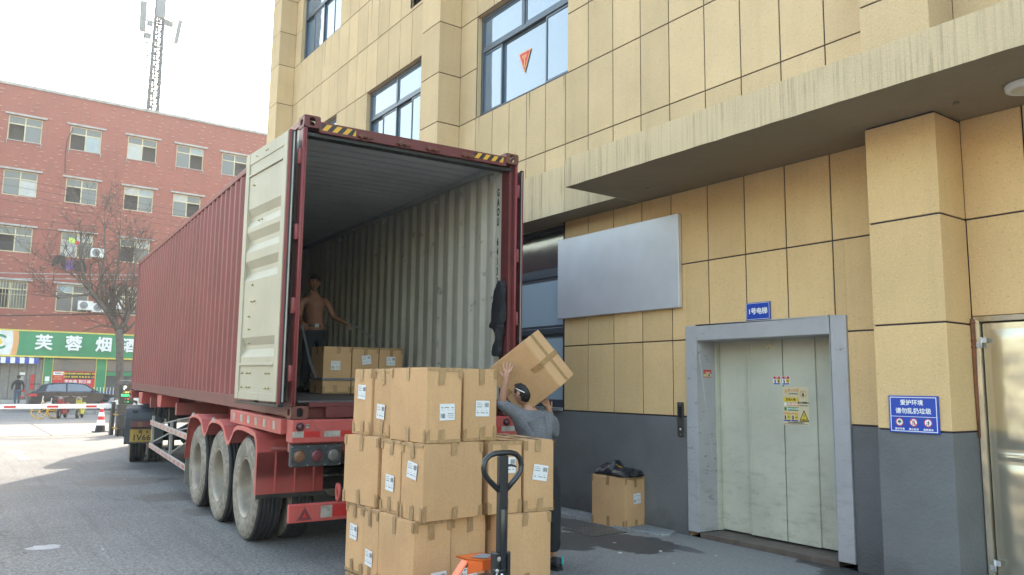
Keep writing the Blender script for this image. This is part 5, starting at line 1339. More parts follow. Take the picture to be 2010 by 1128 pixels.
# bottom layer
BX(.115, -1.356, .032, 0, .52, .288, 'leftmost carton of the bottom layer, its narrow labelled side facing left', seed=1, lab=(('L', .15, .31, -3, 0),))
BX(.089, -1.682, -.015, 0, .52, .285, 'second carton from the left in the bottom layer, label low on its side', seed=2, lab=(('L', .15, .17, -3, 0),))
BX(.084, -2.234, .015, 0, .298, .524, 'front corner carton of the bottom layer, label low on its right face', seed=3, lab=(('F', .20, .12, 2, 0),))
BX(.412, -2.180, .032, 0, .305, .52, 'bottom layer carton behind the orange pallet jack frame, label half hidden', seed=4, lab=(('F', .16, .135, 3, 0),))
BX(.745, -2.309, -.053, 0, .455, .30, 'rightmost bottom layer carton, broad plain face behind the jack handle', seed=5, tapes='FL')
BX(.74, -1.97, -.02, 0, .50, .285, 'hidden inner carton at the bottom right of the pallet', seed=15, tapes='')
# middle layer
BX(.122, -1.570, .112, 1, .285, .50, 'leftmost carton of the middle layer, broad plain side facing left', seed=6, tapes='FL', corner_tapes=True)
BX(.124, -1.935, .02, 1, .52, .298, 'second carton of the middle layer, narrow side with label facing left', seed=7, lab=(('L', .155, .215, -3, 0),), tapes='L')
BX(.112, -2.292, .075, 1, .512, .28, 'front corner carton of the middle layer, small label on its left side', seed=8, lab=(('L', .15, .34, -8, 0),), tapes='FL')
BX(.676, -2.253, -.073, 1, .288, .52, 'middle layer carton seen through the loop of the jack handle', seed=9, lab=(('F', .165, .35, 0, 0),), tapes='FL', toptape='H')
BX(.985, -2.275, -.16, 1, .255, .50, 'right end carton of the middle layer with a tilted torn label', seed=10, lab=(('F', .135, .285, -9, 0),), tapes='FR')
BX(1.02, -1.755, -.16, 1, .30, .29, 'carton at the back right of the middle layer, only its top showing', seed=16, tapes='')
BX(.70, -1.715, -.07, 1, .29, .29, 'back carton of the middle layer beside the worker, top partly showing', seed=17, tapes='')
# top layer
BX(.185, -1.285, .08, 2, .50, .286, 'leftmost carton of the top layer, label high on its narrow side', seed=11, lab=(('L', .145, .34, -3, 0),), tapes='L')
BX(.214, -1.575, .044, 2, .50, .282, 'second carton from the left in the top layer, label at mid height', seed=12, lab=(('L', .135, .19, -4, 0),), tapes='L')
BX(.127, -2.281, .013, 2, .290, .531, 'front corner carton of the top layer with an upside down label', seed=13, lab=(('F', .165, .215, 1, 1),), tapes='FL')
BX(.489, -2.190, .031, 2, .301, .52, 'rightmost carton of the top layer beside the worker raised arm', seed=14, lab=(('F', .165, .235, -1, 0),), tapes='FR')
# wooden pallet
pl_ = empty('wooden_pallet', T(.62, -1.75, 0) @ rotz(.02), 'rough wooden pallet carrying the tall stack of cardboard boxes', 'pallet')
M['wood'] = pm('rough_pallet_wood', (.40, .25, .11), .8, 0, .2, 6, fine=.5, fs=25, dirt=.3, objvar=.12)
for i in range(7):
    mb = MB(); x0 = -.52 + i * .158; mb.box(x0, x0 + .105, -.46, .64, .122, .142); mb.build('deck_board', M['wood'], pl_, LOCAL, bevel=.003)
for j, y in enumerate((-.45, .05, .54)):
    mb = MB(); mb.box(-.52, .54, y, y + .09, .098, .1215); mb.build('stringer_board', M['wood'], pl_, LOCAL, bevel=.003)
    for x0 in (-.52, -.06, .40):
        mb = MB(); mb.box(x0, x0 + .14, y, y + .09, .022, .0975); mb.build('pallet_block', M['wood'], pl_, LOCAL, bevel=.004)
    mb = MB(); mb.box(-.52, .54, y, y + .09, .0, .0215); mb.build('bottom_board', M['wood'], pl_, LOCAL, bevel=.003)

# lone carton by the wall
lone = carton(T(3.871, -.352, .0) @ rotz(math.radians(3.5)), .35, .535, .572, 'single cardboard box standing against the grey wall under a black jacket', group=None, seed=21, lab=(('F', .20, .33, 3, 1),), tapes='FL')

# cartons inside the container
GC = 'cardboard cartons loaded inside the container'
def CB(x, y, z, w, l, label, **kw):
    o = carton(TR @ T(x, y, z), w, l, .60, label, group=GC, **kw); return o
CB(1.135, 2.52, .167, .372, .50, 'left carton inside the container, label in the middle and grey strap below', seed=31, lab=(('F', .16, .36, 0, 1),), tapes='FL')
CB(1.515, 2.50, .167, .362, .50, 'middle carton inside the container with a crooked half visible label', seed=32, lab=(('F', .19, .44, 8, 0),), tapes='FL')
CB(1.886, 2.49, .167, .335, .50, 'right carton inside the container, its label just above the pallet stack', seed=33, lab=(('F', .16, .43, 0, 0),), tapes='FL')
# carton on the worker's shoulder
e1 = Vector((-.270, .181, .398)).normalized(); e2 = Vector((-.080, .432, -.253)).normalized(); e3 = Vector((.238, .115, .118)).normalized()
P2 = Vector((1.731, -1.798, 1.606))
zax = e3; yax = (e1 - zax * e1.dot(zax)).normalized(); xax = yax.cross(zax)
# tape cross lies on the small face spanned by e1,e3; big plain face spanned by e1,e2
W3, L3, H3 = .30, .515, .53
# local axes: x = e3 (0.30), y = e1, z = away (e2 reversed is the open face); put the taped "top" on the e1/e3 face
zt = -e2; xt = e1; yt = zt.cross(xt).normalized(); xt = yt.cross(zt).normalized()
s_ = 1 if yt.dot(e3) > 0 else -1
# origin so that the box spans from P2 along e1 (x), e3 (y) and -z (e2)
Ox = P2 + e2 * H3 if s_ > 0 else P2 + e2 * H3 + e3 * W3
Ms = Matrix(((xt.x, yt.x, zt.x, Ox.x), (xt.y, yt.y, zt.y, Ox.y), (xt.z, yt.z, zt.z, Ox.z), (0, 0, 0, 1)))
carried = carton(Ms, L3, W3, H3, 'cardboard box carried tilted on the shoulder of the man in grey', group=None, seed=41, tapes='FB', corner_tapes=False)

# ---------------------------------------------------------------- straps
M['strap'] = pm('grey_webbing_strap', (.16, .17, .18), .8, 0, .2, 20)
def ribbon(mb, pts, wv):
    pts = [Vector(p) for p in pts]; wv = Vector(wv) / 2
    for i in range(len(pts) - 1): mb.quad(pts[i] - wv, pts[i + 1] - wv, pts[i + 1] + wv, pts[i] + wv)
sp_ = MB()
ribbon(sp_, [(1.125, 3.03, .36), (1.12, 2.52, .352), (1.125, 2.50, .35), (1.5, 2.49, .352), (1.88, 2.475, .356), (2.23, 2.47, .358), (2.235, 2.98, .36)], (0, 0, .03))
ribbon(sp_, [(1.125, 2.75, .36), (1.09, 2.9, .55), (1.10, 3.1, .75), (1.16, 3.45, .95), (1.20, 3.72, 1.12)], (.03, 0, .004))
ribbon(sp_, [(2.23, 2.75, .36), (2.15, 2.95, .70), (2.08, 3.25, .93), (1.98, 3.5, 1.08), (1.865, 3.66, 1.14)], (.0, .02, .03))
sp_.build('pulling_strap', M['strap'], None, TR, weld=False, label='long grey strap looped round the inner cartons and held by the shirtless man', cat='strap').modifiers.new('thick', 'SOLIDIFY').thickness = .004

# ---------------------------------------------------------------- pallet jack
jk = empty('pallet_jack', T(.265, -3.02, 0) @ rotz(math.radians(3)), 'orange hand pallet jack with black loop handle parked before the box stack', 'pallet jack')
M['orange'] = pm('orange_enamel', (.72, .13, .02), .35, 0, .06, 5, dirt=.12, coat=.3)
M['jackblack'] = pm('black_enamel_tube', (.012, .014, .017), .32, 0, .1, 6, coat=.3)
def jb(name, mb, mat, parent=jk, **k): return mb.build(name, mat, parent, LOCAL, **k)
# frame: local x right, y away towards the pallet; handle foot near the origin
hx, hy = 0.0, 0.0      # handle foot, chosen so the shaft stands where the photo shows it
mb = MB(); mb.tube([(hx, hy, .50), (hx, hy, .86)], .030, 16); mb.box(hx - .034, hx + .034, hy - .018, hy + .018, .60, 1.180); jb('handle_shaft', mb, M['jackblack'], bevel=.006)
pts = []
R_ = .075
loop = [(-.030, .972), (-.110, 1.040), (-.140, 1.075), (-.149, 1.115), (-.138, 1.158), (-.105, 1.186), (-.060, 1.197), (0, 1.199), (.060, 1.197), (.105, 1.186), (.138, 1.158), (.149, 1.115), (.140, 1.075), (.110, 1.040), (.030, .972)]
mb = MB(); mb.tube([(hx + a, hy, c) for a, c in loop], .0175, 12); jb('handle_loop', mb, M['jackblack'])
mb = MB(); mb.tube([(hx + .02, hy - .005, 1.118), (hx + .06, hy - .008, 1.120), (hx + .085, hy - .010, 1.116), (hx + .099, hy - .012, 1.106)], [.009, .008, .007, .004], 8); jb('release_lever', mb, M['jackblack'])
mb = MB(); mb.box(hx - .036, hx + .036, hy - .022, hy + .022, .585, .600); mb.lathe([(0, .003), (.013, .003), (.015, 0)], 20, 1, frame_on((hx - .038, hy - .026, .565), (1, 0, 0), (0, 0, 1))); jb('handle_collar', mb, [M['jackblack'], M['tape_white']], weld=False)
mb = MB(); mb.box(hx - .055, hx - .030, hy - .025, hy + .04, .44, .60); mb.box(hx + .030, hx + .055, hy - .025, hy + .04, .44, .60); mb.cyl((hx - .06, hy, .49), (hx + .06, hy, .49), .016, n=12); jb('handle_yoke', mb, M['jackblack'], bevel=.006)
mb = MB(); mb.cyl((hx, hy + .0, .33), (hx, hy + .0, .42), .035, n=18); mb.cyl((hx, hy, .42), (hx, hy, .44), .045, n=18); mb.cyl((hx, hy, .44), (hx, hy, .475), .016, n=14); jb('pump_piston', mb, pm('bright_chrome', (.7, .7, .7), .12, 1.0, .02))
mb = MB(); mb.cyl((hx - .10, hy + .01, .20), (hx - .10, hy + .01, .475), .052, n=20); mb.cyl((hx, hy + .02, .18), (hx, hy + .02, .36), .065, n=20); jb('hydraulic_cylinder', mb, M['jackblack'])
mb = MB(); mb.tube([(hx - .07, hy - .05, .50), (hx - .085, hy - .062, .47), (hx - .10, hy - .07, .44)], .006, 6); mb.sphere((hx - .07, hy - .05, .505), .012, 8); jb('release_pin', mb, M['alu_rail'])
for s in (-1, 1):
    mb = MB(); F = T(hx + s * .055, hy + .02, .10) @ Matrix.Rotation(PI / 2, 4, 'Y'); mb.lathe([(.02, .03), (.09, .028), (.10, .02), (.10, -.02), (.09, -.028), (.02, -.03)], 28, 0, F); jb('steering_wheel', mb, M['blank'])
# welded orange frame: sloping legs, top plate, cross box
def slab(p, q, wdt, th, name='frame_leg'):
    pass
top = .525
L_ = [(hx - .19, hy + .24), (hx - .035, hy + .24)]
mb = MB()   # top plate, hexagonal, with folded front
mb.prism([(hx - .105, hy + .21), (hx - .05, hy + .13), (hx + .05, hy + .13), (hx + .105, hy + .21), (hx + .105, hy + .34), (hx - .105, hy + .34)], 2, top - .004, top + .004, 0)
mb.add([(hx - .105, hy + .208, top), (hx - .05, hy + .128, top), (hx + .05, hy + .128, top), (hx + .105, hy + .208, top), (hx + .105, hy + .208, top - .085), (hx + .05, hy + .128, top - .055), (hx - .05, hy + .128, top - .055), (hx - .105, hy + .208, top - .085)], [(0, 1, 6, 7), (1, 2, 5, 6), (2, 3, 4, 5)], 0)
o = jb('top_plate', mb, M['orange'], weld=False); o.modifiers.new('t', 'SOLIDIFY').thickness = .006
for s in (-1, 1):
    xa, xb = hx + s * .105, hx + s * .27
    mb = MB()
    mb.add([(xa, hy + .205, top), (xa, hy + .275, top), (xb, hy + .29, .32), (xb, hy + .22, .32), (xa - s * .055, hy + .205, top), (xa - s * .055, hy + .275, top), (xb - s * .065, hy + .29, .32), (xb - s * .065, hy + .22, .32), (xb, hy + .29, .09), (xb, hy + .22, .09), (xb - s * .065, hy + .29, .09), (xb - s * .065, hy + .22, .09)], [(0, 1, 2, 3), (7, 6, 5, 4), (0, 3, 7, 4), (1, 5, 6, 2), (0, 4, 5, 1), (3, 2, 8, 9), (7, 11, 10, 6), (3, 9, 11, 7), (2, 6, 10, 8), (9, 8, 10, 11)])
    leg = jb('frame_leg', mb, M['orange'], bevel=.008)
    if s < 0:
        F = frame_on((0, 0, 0), (1, 0, 0), (0, 0, 1)); A = Vector((xa - s * .004 - .0, hy + .2035, top)); B_ = Vector((xb - s * .004, hy + .2185, .32)); ax = (A - B_).normalized(); rt = Vector((1, 0, 0)); w0 = .040
        def lq(t0, t1, u0, u1, m_, d=.004):
            def P_(t, u): return B_.lerp(A, t) + rt * u + Vector((0, -d, 0))
            mb.quad(P_(t0, u0), P_(t0, u1), P_(t1, u1), P_(t1, u0), m_)
        mb = MB(); lq(.05, .94, .004, .044, 0); lq(.80, .94, .004, .044, 1, .0045)
        for k in range(6): t = .79 - k * .115; lq(t - .002, t + .002, .004, .044, 1, .0045); lq(t - .08, t - .03, .010, .022, 1, .0045); lq(t - .07, t - .04, .028, .038, 2, .0045)
        cc = B_.lerp(A, .87) + rt * .024 + Vector((0, -.0052, 0)); n = 20
        mb.poly([cc + rt * .013 * math.cos(2 * PI * i / n) + ax * .015 * math.sin(2 * PI * i / n) for i in range(n)], 3)
        mb.build('instruction_sticker', [M['sign_white'], M['sign_black'], M['sign_grey'], M['sign_red']], leg, T(0, 0, 0) if False else WM(jk), weld=False)
mb = MB(); mb.quad((hx + .0, hy + .15, top + .009), (hx + .10, hy + .22, top + .009), (hx + .07, hy + .30, top + .009), (hx - .06, hy + .24, top + .009)); jb('plate_sticker', mb, M['sign_grey'], weld=False)
mb = MB(); mb.box(hx - .20, hx + .20, hy + .26, hy + .33, .09, .38); jb('battery_plate', mb, pm('dark_orange_inner', (.38, .06, .015), .5), bevel=.006)
for s in (-1, 1):
    mb = MB(); mb.box(hx + s * .20 - .08, hx + s * .20 + .08, hy + .32, hy + 1.46, .09, .098); mb.box(hx + s * .20 - .08, hx + s * .20 - .074, hy + .32, hy + 1.43, .055, .09); mb.box(hx + s * .20 + .074, hx + s * .20 + .08, hy + .32, hy + 1.43, .055, .09)
    jb('fork', mb, M['orange'], bevel=.003)
    mb = MB(); mb.cyl((hx + s * .20 - .03, hy + 1.35, .04), (hx + s * .20 + .03, hy + 1.35, .04), .038, n=18); jb('fork_roller', mb, M['blank'])

# ---------------------------------------------------------------- people
def skinned(name, verts, edges, radii, mat, parent, space, sub=2, root=0, smooth=True, warp=None):
    me = bpy.data.meshes.new(name); me.from_pydata([tuple(v) for v in verts], edges, []); me.update()
    o = bpy.data.objects.new(name, me); COL.objects.link(o)
    sk = o.modifiers.new('skin', 'SKIN'); sk.use_smooth_shade = True
    if not me.skin_vertices: 
        me.attributes  # layer is made by the modifier
        bpy.context.view_layer.objects.active = o
    sv = me.skin_vertices[0].data if me.skin_vertices else None
    if sv is None:
        bm = bmesh.new(); bm.from_mesh(me); bm.verts.layers.skin.verify(); bm.to_mesh(me); bm.free(); sv = me.skin_vertices[0].data
    for i, r in enumerate(radii):
        r = r if isinstance(r, tuple) else (r, r); sv[i].radius = r; sv[i].use_root = (i == root)
    sb = o.modifiers.new('sub', 'SUBSURF'); sb.levels = sub; sb.render_levels = sub
    dg = bpy.context.evaluated_depsgraph_get(); dg.update()
    nm = bpy.data.meshes.new_from_object(o.evaluated_get(dg))
    bpy.data.objects.remove(o); bpy.data.meshes.remove(me)
    if warp:
        for v in nm.vertices: v.co = warp(v.co.copy())
    nm.materials.clear(); nm.materials.append(mat)
    for p in nm.polygons: p.use_smooth = True
    L = WM(parent).inverted() @ space
    nm.transform(L); nm.name = name
    o = bpy.data.objects.new(name, nm); COL.objects.link(o); o.parent = parent
    return o
def skel(j, chains):
    """j: dict name -> (pos, radius); chains: lists of names. -> verts, edges, radii"""
    names = []; edges = []
    for ch in chains:
        for n in ch:
            if n not in names: names.append(n)
        for a, b2 in zip(ch, ch[1:]): edges.append((names.index(a), names.index(b2)))
    return [j[n][0] for n in names], edges, [j[n][1] for n in names]
def head_shape(mb, C0, fwd, up, s=1.0, m=0, closed_mouth=True):
    """a head modelled as a deformed sphere with brow, nose, lips, chin, sockets; local x right, y forward, z up; C0 = head centre"""
    f = Vector(fwd).normalized(); u = Vector(up).normalized(); rt = f.cross(u).normalized(); u = rt.cross(f)
    n, h = 40, 32; vs = []; fs = []
    def g(a, b2, c, w1, w2, w3): return math.exp(-((a / w1) ** 2 + (b2 / w2) ** 2 + (c / w3) ** 2))
    for i in range(h + 1):
        th = PI * i / h
        for j in range(n):
            ph = 2 * PI * j / n
            x, y, z = math.sin(th) * math.cos(ph), math.sin(th) * math.sin(ph), math.cos(th)
            X, Y, Z = x * .076, y * .096, z * .118
            if z < 0: k = 1 - .42 * (-z) ** 1.4; X *= k
            if z < 0 and y > 0: Y *= 1 - .10 * (-z)
            if z < -.2 and y < 0: Y *= 1 - .45 * min(1, (-z - .2) * 1.3)
            if y > 0:
                Y += .022 * g(X, 0, Z + .010, .011, 1, .016) + .012 * g(X, 0, Z - .010, .008, 1, .022)       # nose
                Y -= .010 * (g(X - .030, 0, Z - .018, .014, 1, .010) + g(X + .030, 0, Z - .018, .014, 1, .010))  # sockets
                Y += .006 * g(X, 0, Z - .036, .05, 1, .010)                                                   # brow
                Y += .007 * g(X, 0, Z + .052, .020, 1, .007) + .006 * g(X, 0, Z + .064, .017, 1, .006) - .004 * g(X, 0, Z + .058, .025, 1, .003)
                Y += .010 * g(X, 0, Z + .092, .022, 1, .014)
                Y += .005 * (g(X - .048, 0, Z + .012, .02, 1, .02) + g(X + .048, 0, Z + .012, .02, 1, .02))
            vs.append(Vector(C0) + (rt * X + f * Y + u * Z) * s)
    for i in range(h):
        for j in range(n): fs.append((i * n + j, (i + 1) * n + j, (i + 1) * n + (j + 1) % n, i * n + (j + 1) % n))
    mb.add(vs, fs, m, None, True)
    for sx in (-1, 1):      # ears
        e0 = Vector(C0) + (rt * sx * .076 + f * -.008 + u * -.002) * s; pts = []
        for k in range(11):
            a = -1.9 + 4.6 * k / 10; pts.append(e0 + (f * (-.012 + .017 * math.cos(a)) + u * (.030 * math.sin(a)) + rt * sx * (.010 + .004 * math.cos(a))) * s)
        mb.tube(pts, .005 * s, 6, m); mb.sphere(tuple(e0 + (rt * sx * .004 - f * .006) * s), .015 * s, 8, m, None, (1, 1, 1.5))
    return rt, f, u
def hair_cap(mb, C0, fwd, up, s=1.0, low=-.25, front=.55, seed=1):
    f = Vector(fwd).normalized(); u = Vector(up).normalized(); rt = f.cross(u).normalized(); u = rt.cross(f)
    n, h = 60, 30; vs = []; fs = []; idx = {}
    for i in range(h + 1):
        th = PI * i / h
        for j in range(n):
            ph = 2 * PI * j / n; x, y, z = math.sin(th) * math.cos(ph), math.sin(th) * math.sin(ph), math.cos(th)
            k = 1.06 + .05 * abs(noise.noise(Vector((x * 7 + seed, y * 7, z * 7)))) + .035 * max(0, z) + .03 * noise.noise(Vector((x * 22, y * 22 + seed, z * 22)))
            X, Y, Z = x * .076 * k, y * .096 * k, z * .118 * k
            if z < 0: X *= 1 - .30 * (-z)
            if z < -.2 and y < 0: Y *= 1 - .35 * min(1, (-z - .2) * 1.3)
            keep = (y < .35 and z > low - .30 * max(0, -y)) or (z > front)
            if abs(x) > .80 and y > -.20 and z < -.05: keep = False
            idx[(i, j)] = keep; vs.append(Vector(C0) + (rt * X + f * Y + u * Z) * s)
    for i in range(h):
        for j in range(n):
            j2 = (j + 1) % n
            if all(idx[q] for q in ((i, j), (i + 1, j), (i + 1, j2), (i, j2))): fs.append((i * n + j, (i + 1) * n + j, (i + 1) * n + j2, i * n + j2))
    mb.add(vs, fs, 0, None, True)
def hand(prefix, wrist, dirv, palmn, side, j, chains, s=1.0, curl=.25, spread=.16, r=.0085):
    """adds a palm, four fingers and a thumb to the skeleton. dirv = towards the fingertips, palmn = out of the palm, side=+1 thumb on dir x palmn"""
    d = Vector(dirv).normalized(); pn = Vector(palmn).normalized(); pn = (pn - d * d.dot(pn)).normalized(); ac = d.cross(pn).normalized() * side
    W_ = Vector(wrist)
    j[prefix + 'palm'] = (W_ + d * .045 * s, (.034 * s, .016 * s)); chains.append([prefix + 'wrist', prefix + 'palm'])
    for k, (off, ln) in enumerate(((.030, .072), (.010, .080), (-.010, .075), (-.028, .058))):
        a = spread * (1.5 - k) * .6; dd = (d + ac * a).normalized(); base = W_ + d * .085 * s + ac * off * s
        j[prefix + 'k%d' % k] = (base, .0105 * s)
        p = base; cu_ = curl * .5; names = [prefix + 'palm', prefix + 'k%d' % k]
        for q, fr in enumerate((.45, .32, .23)):
            cu_ += curl; v = (dd * math.cos(cu_) + pn * math.sin(cu_)); p = p + v * ln * fr * s
            j[prefix + 'f%d%d' % (k, q)] = (p, (r - .0008 * q) * s); names.append(prefix + 'f%d%d' % (k, q))
        chains.append(names)
    tb_ = W_ + d * .028 * s + ac * .028 * s; v = (d * .62 + ac * .75 + pn * .15).normalized()
    j[prefix + 't0'] = (tb_, .014 * s); j[prefix + 't1'] = (tb_ + v * .036 * s, .0105 * s); j[prefix + 't2'] = (tb_ + v * .036 * s + (v + d * .5).normalized() * .030 * s, .0085 * s)
    chains.append([prefix + 'palm', prefix + 't0', prefix + 't1', prefix + 't2'])
M['skin'] = pm('tanned_skin', (.40, .215, .14), .5, 0, .10, 14)
M['skin_dark'] = pm('sunburnt_skin', (.29, .135, .085), .5, 0, .12, 9)
M['hair'] = pm('black_hair', (.010, .009, .009), .5, 0, .3, 60, bmp=.6, bs=120)
M['shirt'] = pm('grey_cotton_shirt', (.160, .168, .190), .9, 0, .14, 6, fine=.3, fs=120, bmp=.25, bs=12)
M['trouser'] = pm('black_trouser_cloth', (.014, .017, .022), .85, 0, .2, 5, bmp=.4, bs=14)
M['shoe'] = pm('dark_trainer', (.025, .027, .033), .6, 0, .2, 9)

# -- worker carrying the box, seen from behind
w_ = empty('person', (1.90, -1.50, 0), 'man in a grey long-sleeved shirt and black trousers carrying a tilted box on his shoulder', 'person')
j = {}; ch = []
V3 = Vector
j['pelvis'] = (V3((1.80, -1.42, .90)), (.135, .10)); j['waist'] = (V3((1.775, -1.42, 1.03)), (.125, .095)); j['chest'] = (V3((1.735, -1.43, 1.20)), (.145, .105)); j['uchest'] = (V3((1.695, -1.425, 1.335)), (.12, .09))
j['neck'] = (V3((1.655, -1.42, 1.425)), .056); j['neck2'] = (V3((1.640, -1.415, 1.475)), .054)
j['shL'] = (V3((1.56, -1.375, 1.375)), .066); j['elL'] = (V3((1.385, -1.400, 1.452)), .044); j['fmL'] = (V3((1.375, -1.435, 1.57)), .036); j['L_wrist'] = (V3((1.382, -1.475, 1.665)), .025)
j['shR'] = (V3((1.825, -1.48, 1.345)), .066); j['elR'] = (V3((1.960, -1.43, 1.165)), .045); j['fmR'] = (V3((1.93, -1.46, 1.27)), .038); j['R_wrist'] = (V3((1.842, -1.50, 1.385)), .026)
j['hipL'] = (V3((1.72, -1.37, .84)), .095); j['knL'] = (V3((1.70, -1.36, .46)), .058); j['akL'] = (V3((1.71, -1.33, .10)), .042)
j['hipR'] = (V3((1.885, -1.46, .84)), .095); j['knR'] = (V3((1.905, -1.475, .46)), .060); j['akR'] = (V3((1.93, -1.455, .10)), .042)
body_ch = [['pelvis', 'waist', 'chest', 'uchest', 'neck', 'neck2'], ['uchest', 'shL', 'elL', 'fmL', 'L_wrist'], ['uchest', 'shR', 'elR', 'fmR', 'R_wrist'], ['pelvis', 'hipL', 'knL', 'akL'], ['pelvis', 'hipR', 'knR', 'akR']]
jj = {k: (v[0], tuple(x * .74 for x in v[1]) if isinstance(v[1], tuple) else v[1] * (.74 if k[:2] in ('sh', 'hi', 'kn') else .88 if 'wrist' not in k else 1)) for k, v in j.items()}
hc = []
hand('L_', j['L_wrist'][0], (.10, .02, .98), (.75, .65, .05), 1, jj, hc, curl=.10, spread=.30)
hand('R_', j['R_wrist'][0], (-.45, -.05, .85), (-.3, .5, .5), -1, jj, hc, curl=.15)
v, e_, r_ = skel(jj, body_ch + hc)
body = skinned('body', v, e_, r_, M['skin'], w_, I4)
mb = MB(); HC = V3((1.605, -1.405, 1.560)); HF = V3((-.30, .95, .0)); HU = V3((-.12, .02, 1))
head_shape(mb, HC, HF, HU, .97); mb.build('head', M['skin'], w_, I4, weld=True)
mb = MB(); hair_cap(mb, HC, HF, HU, 1.0, low=-.52, front=.45, seed=3); mb.build('hair', M['hair'], w_, I4, weld=True)
mb = MB(); hr = HF.cross(HU).normalized()      # cigarette behind the ear
for sx in (-1, 1):
    ec = HC + hr * .080 * sx + HU * .030 - HF.normalized() * .035
    if sx == (-1 if hr.dot(V3((-.58, -.81, 0))) < 0 else 1): mb.cyl(ec + HF.normalized() * .045 + HU * .012, ec - HF.normalized() * .045 - HU * .022, .0042, n=8)
mb.build('cigarette', M['sign_white'], w_, I4)
sj = {k: v for k, v in j.items()}
sj['hem'] = (V3((1.795, -1.42, .93)), (.142, .108)); sj['cuffL'] = (V3((1.374, -1.415, 1.50)), .042); sj['cuffR'] = (V3((1.880, -1.485, 1.345)), .040); sj['frR'] = (V3((1.945, -1.455, 1.245)), .052)
sj['collar'] = (V3((1.672, -1.42, 1.392)), .062)
sj['chest'] = (sj['chest'][0], (.152, .118)); sj['uchest'] = (sj['uchest'][0], (.128, .10)); sj['waist'] = (sj['waist'][0], (.145, .112)); sj['shL'] = (sj['shL'][0], .074); sj['shR'] = (sj['shR'][0], .076); sj['elL'] = (sj['elL'][0], .055); sj['elR'] = (sj['elR'][0], .060)
sj['arL'] = (sj['shL'][0].lerp(sj['elL'][0], .5), .062); sj['arR'] = (sj['shR'][0].lerp(sj['elR'][0], .5), .068)
v, e_, r_ = skel(sj, [['chest', 'waist', 'hem'], ['chest', 'uchest', 'collar'], ['uchest', 'shL', 'arL', 'elL', 'cuffL'], ['uchest', 'shR', 'arR', 'elR', 'frR', 'cuffR']])
def folds(p):
    n_ = noise.noise(V3((p.x * 9, p.y * 9, p.z * 16 + (p.x + p.y) * 7))) * .010 + noise.noise(V3((p.x * 5, p.y * 5, p.z * 26 + p.x * 16))) * .006
    c = V3((1.75, -1.42, p.z)); d = (p - c); d.z = 0
    n_ += .007 * math.sin(p.z * 70 + p.x * 25 + 5 * noise.noise(V3((p.x * 6, p.y * 6, p.z * 6)))) * max(0, noise.noise(V3((p.x * 4 + 3, p.y * 4, p.z * 4))) + .25)
    return p + d.normalized() * n_ if d.length > 1e-4 else p
skinned('shirt', v, e_, r_, M['shirt'], w_, I4, sub=3, warp=folds)
tj = {k: j[k] for k in ('pelvis', 'hipL', 'knL', 'akL', 'hipR', 'knR', 'akR')}
tj['pelvis'] = (j['pelvis'][0], (.140, .108)); tj['belt'] = (V3((1.79, -1.42, .97)), (.132, .10)); tj['hipL'] = (j['hipL'][0], .104); tj['hipR'] = (j['hipR'][0], .106); tj['knL'] = (j['knL'][0], .078); tj['knR'] = (j['knR'][0], .080); tj['akL'] = (j['akL'][0] + V3((0, 0, .03)), .066); tj['akR'] = (j['akR'][0] + V3((0, 0, .04)), .068)
v, e_, r_ = skel(tj, [['pelvis', 'belt'], ['pelvis', 'hipL', 'knL', 'akL'], ['pelvis', 'hipR', 'knR', 'akR']])
def tf(p):
    n_ = noise.noise(V3((p.x * 7, p.y * 7, p.z * 14))) * .014 * (1.3 - p.z); return p + V3((n_, n_ * .6, 0))
skinned('trousers', v, e_, r_, M['trouser'], w_, I4, sub=3, warp=tf)
def shoe(P_, fwd, parent, mat, tabm=None):
    f = V3(fwd).normalized(); F = Matrix(((f.y, f.x, 0, P_[0]), (-f.x, f.y, 0, P_[1]), (0, 0, 1, 0), (0, 0, 0, 1)))
    sec = [(-.085, .034, .085), (-.05, .040, .095), (.0, .040, .085), (.05, .043, .062), (.10, .047, .050), (.15, .043, .042), (.185, .022, .030)]
    mb = MB(); n = 14; vs = []
    for (y, hw, hh) in sec: vs += [(hw * math.cos(2 * PI * i / n) * (1.0 if math.sin(2 * PI * i / n) < .3 else .85), y, max(.022, .022 + hh * (.5 + .5 * math.sin(2 * PI * i / n)))) for i in range(n)]
    fs = []
    for k in range(len(sec) - 1):
        for i in range(n): fs.append((k * n + i, k * n + (i + 1) % n, (k + 1) * n + (i + 1) % n, (k + 1) * n + i))
    fs += [tuple(range(n)), tuple((len(sec) - 1) * n + i for i in range(n))]
    mb.add(vs, fs, 0, F, True); s = mb.build('shoe', mat, parent, I4 if parent is not None else I4)
    so = [(hw * c, y) for (y, hw, _), c in [(q, 1.08) for q in sec]] + [(-hw * c, y) for (y, hw, _), c in [(q, 1.08) for q in sec[::-1]]]
    mb = MB(); mb.prism(so, 2, .0, .024, 0, F); mb.build('sole', M['blank'], s, I4)
    if tabm:
        mb = MB(); mb.box(.012, .026, -.098, -.084, .055, .125, 0, F); mb.build('heel_tab', tabm, s, I4)
    return s
shoe((1.93, -1.46), (-.1, 1, 0), w_, M['shoe'], pm('turquoise_heel_tab', (.04, .42, .42), .6)); shoe((1.71, -1.34), (-.3, 1, 0), w_, M['shoe'])

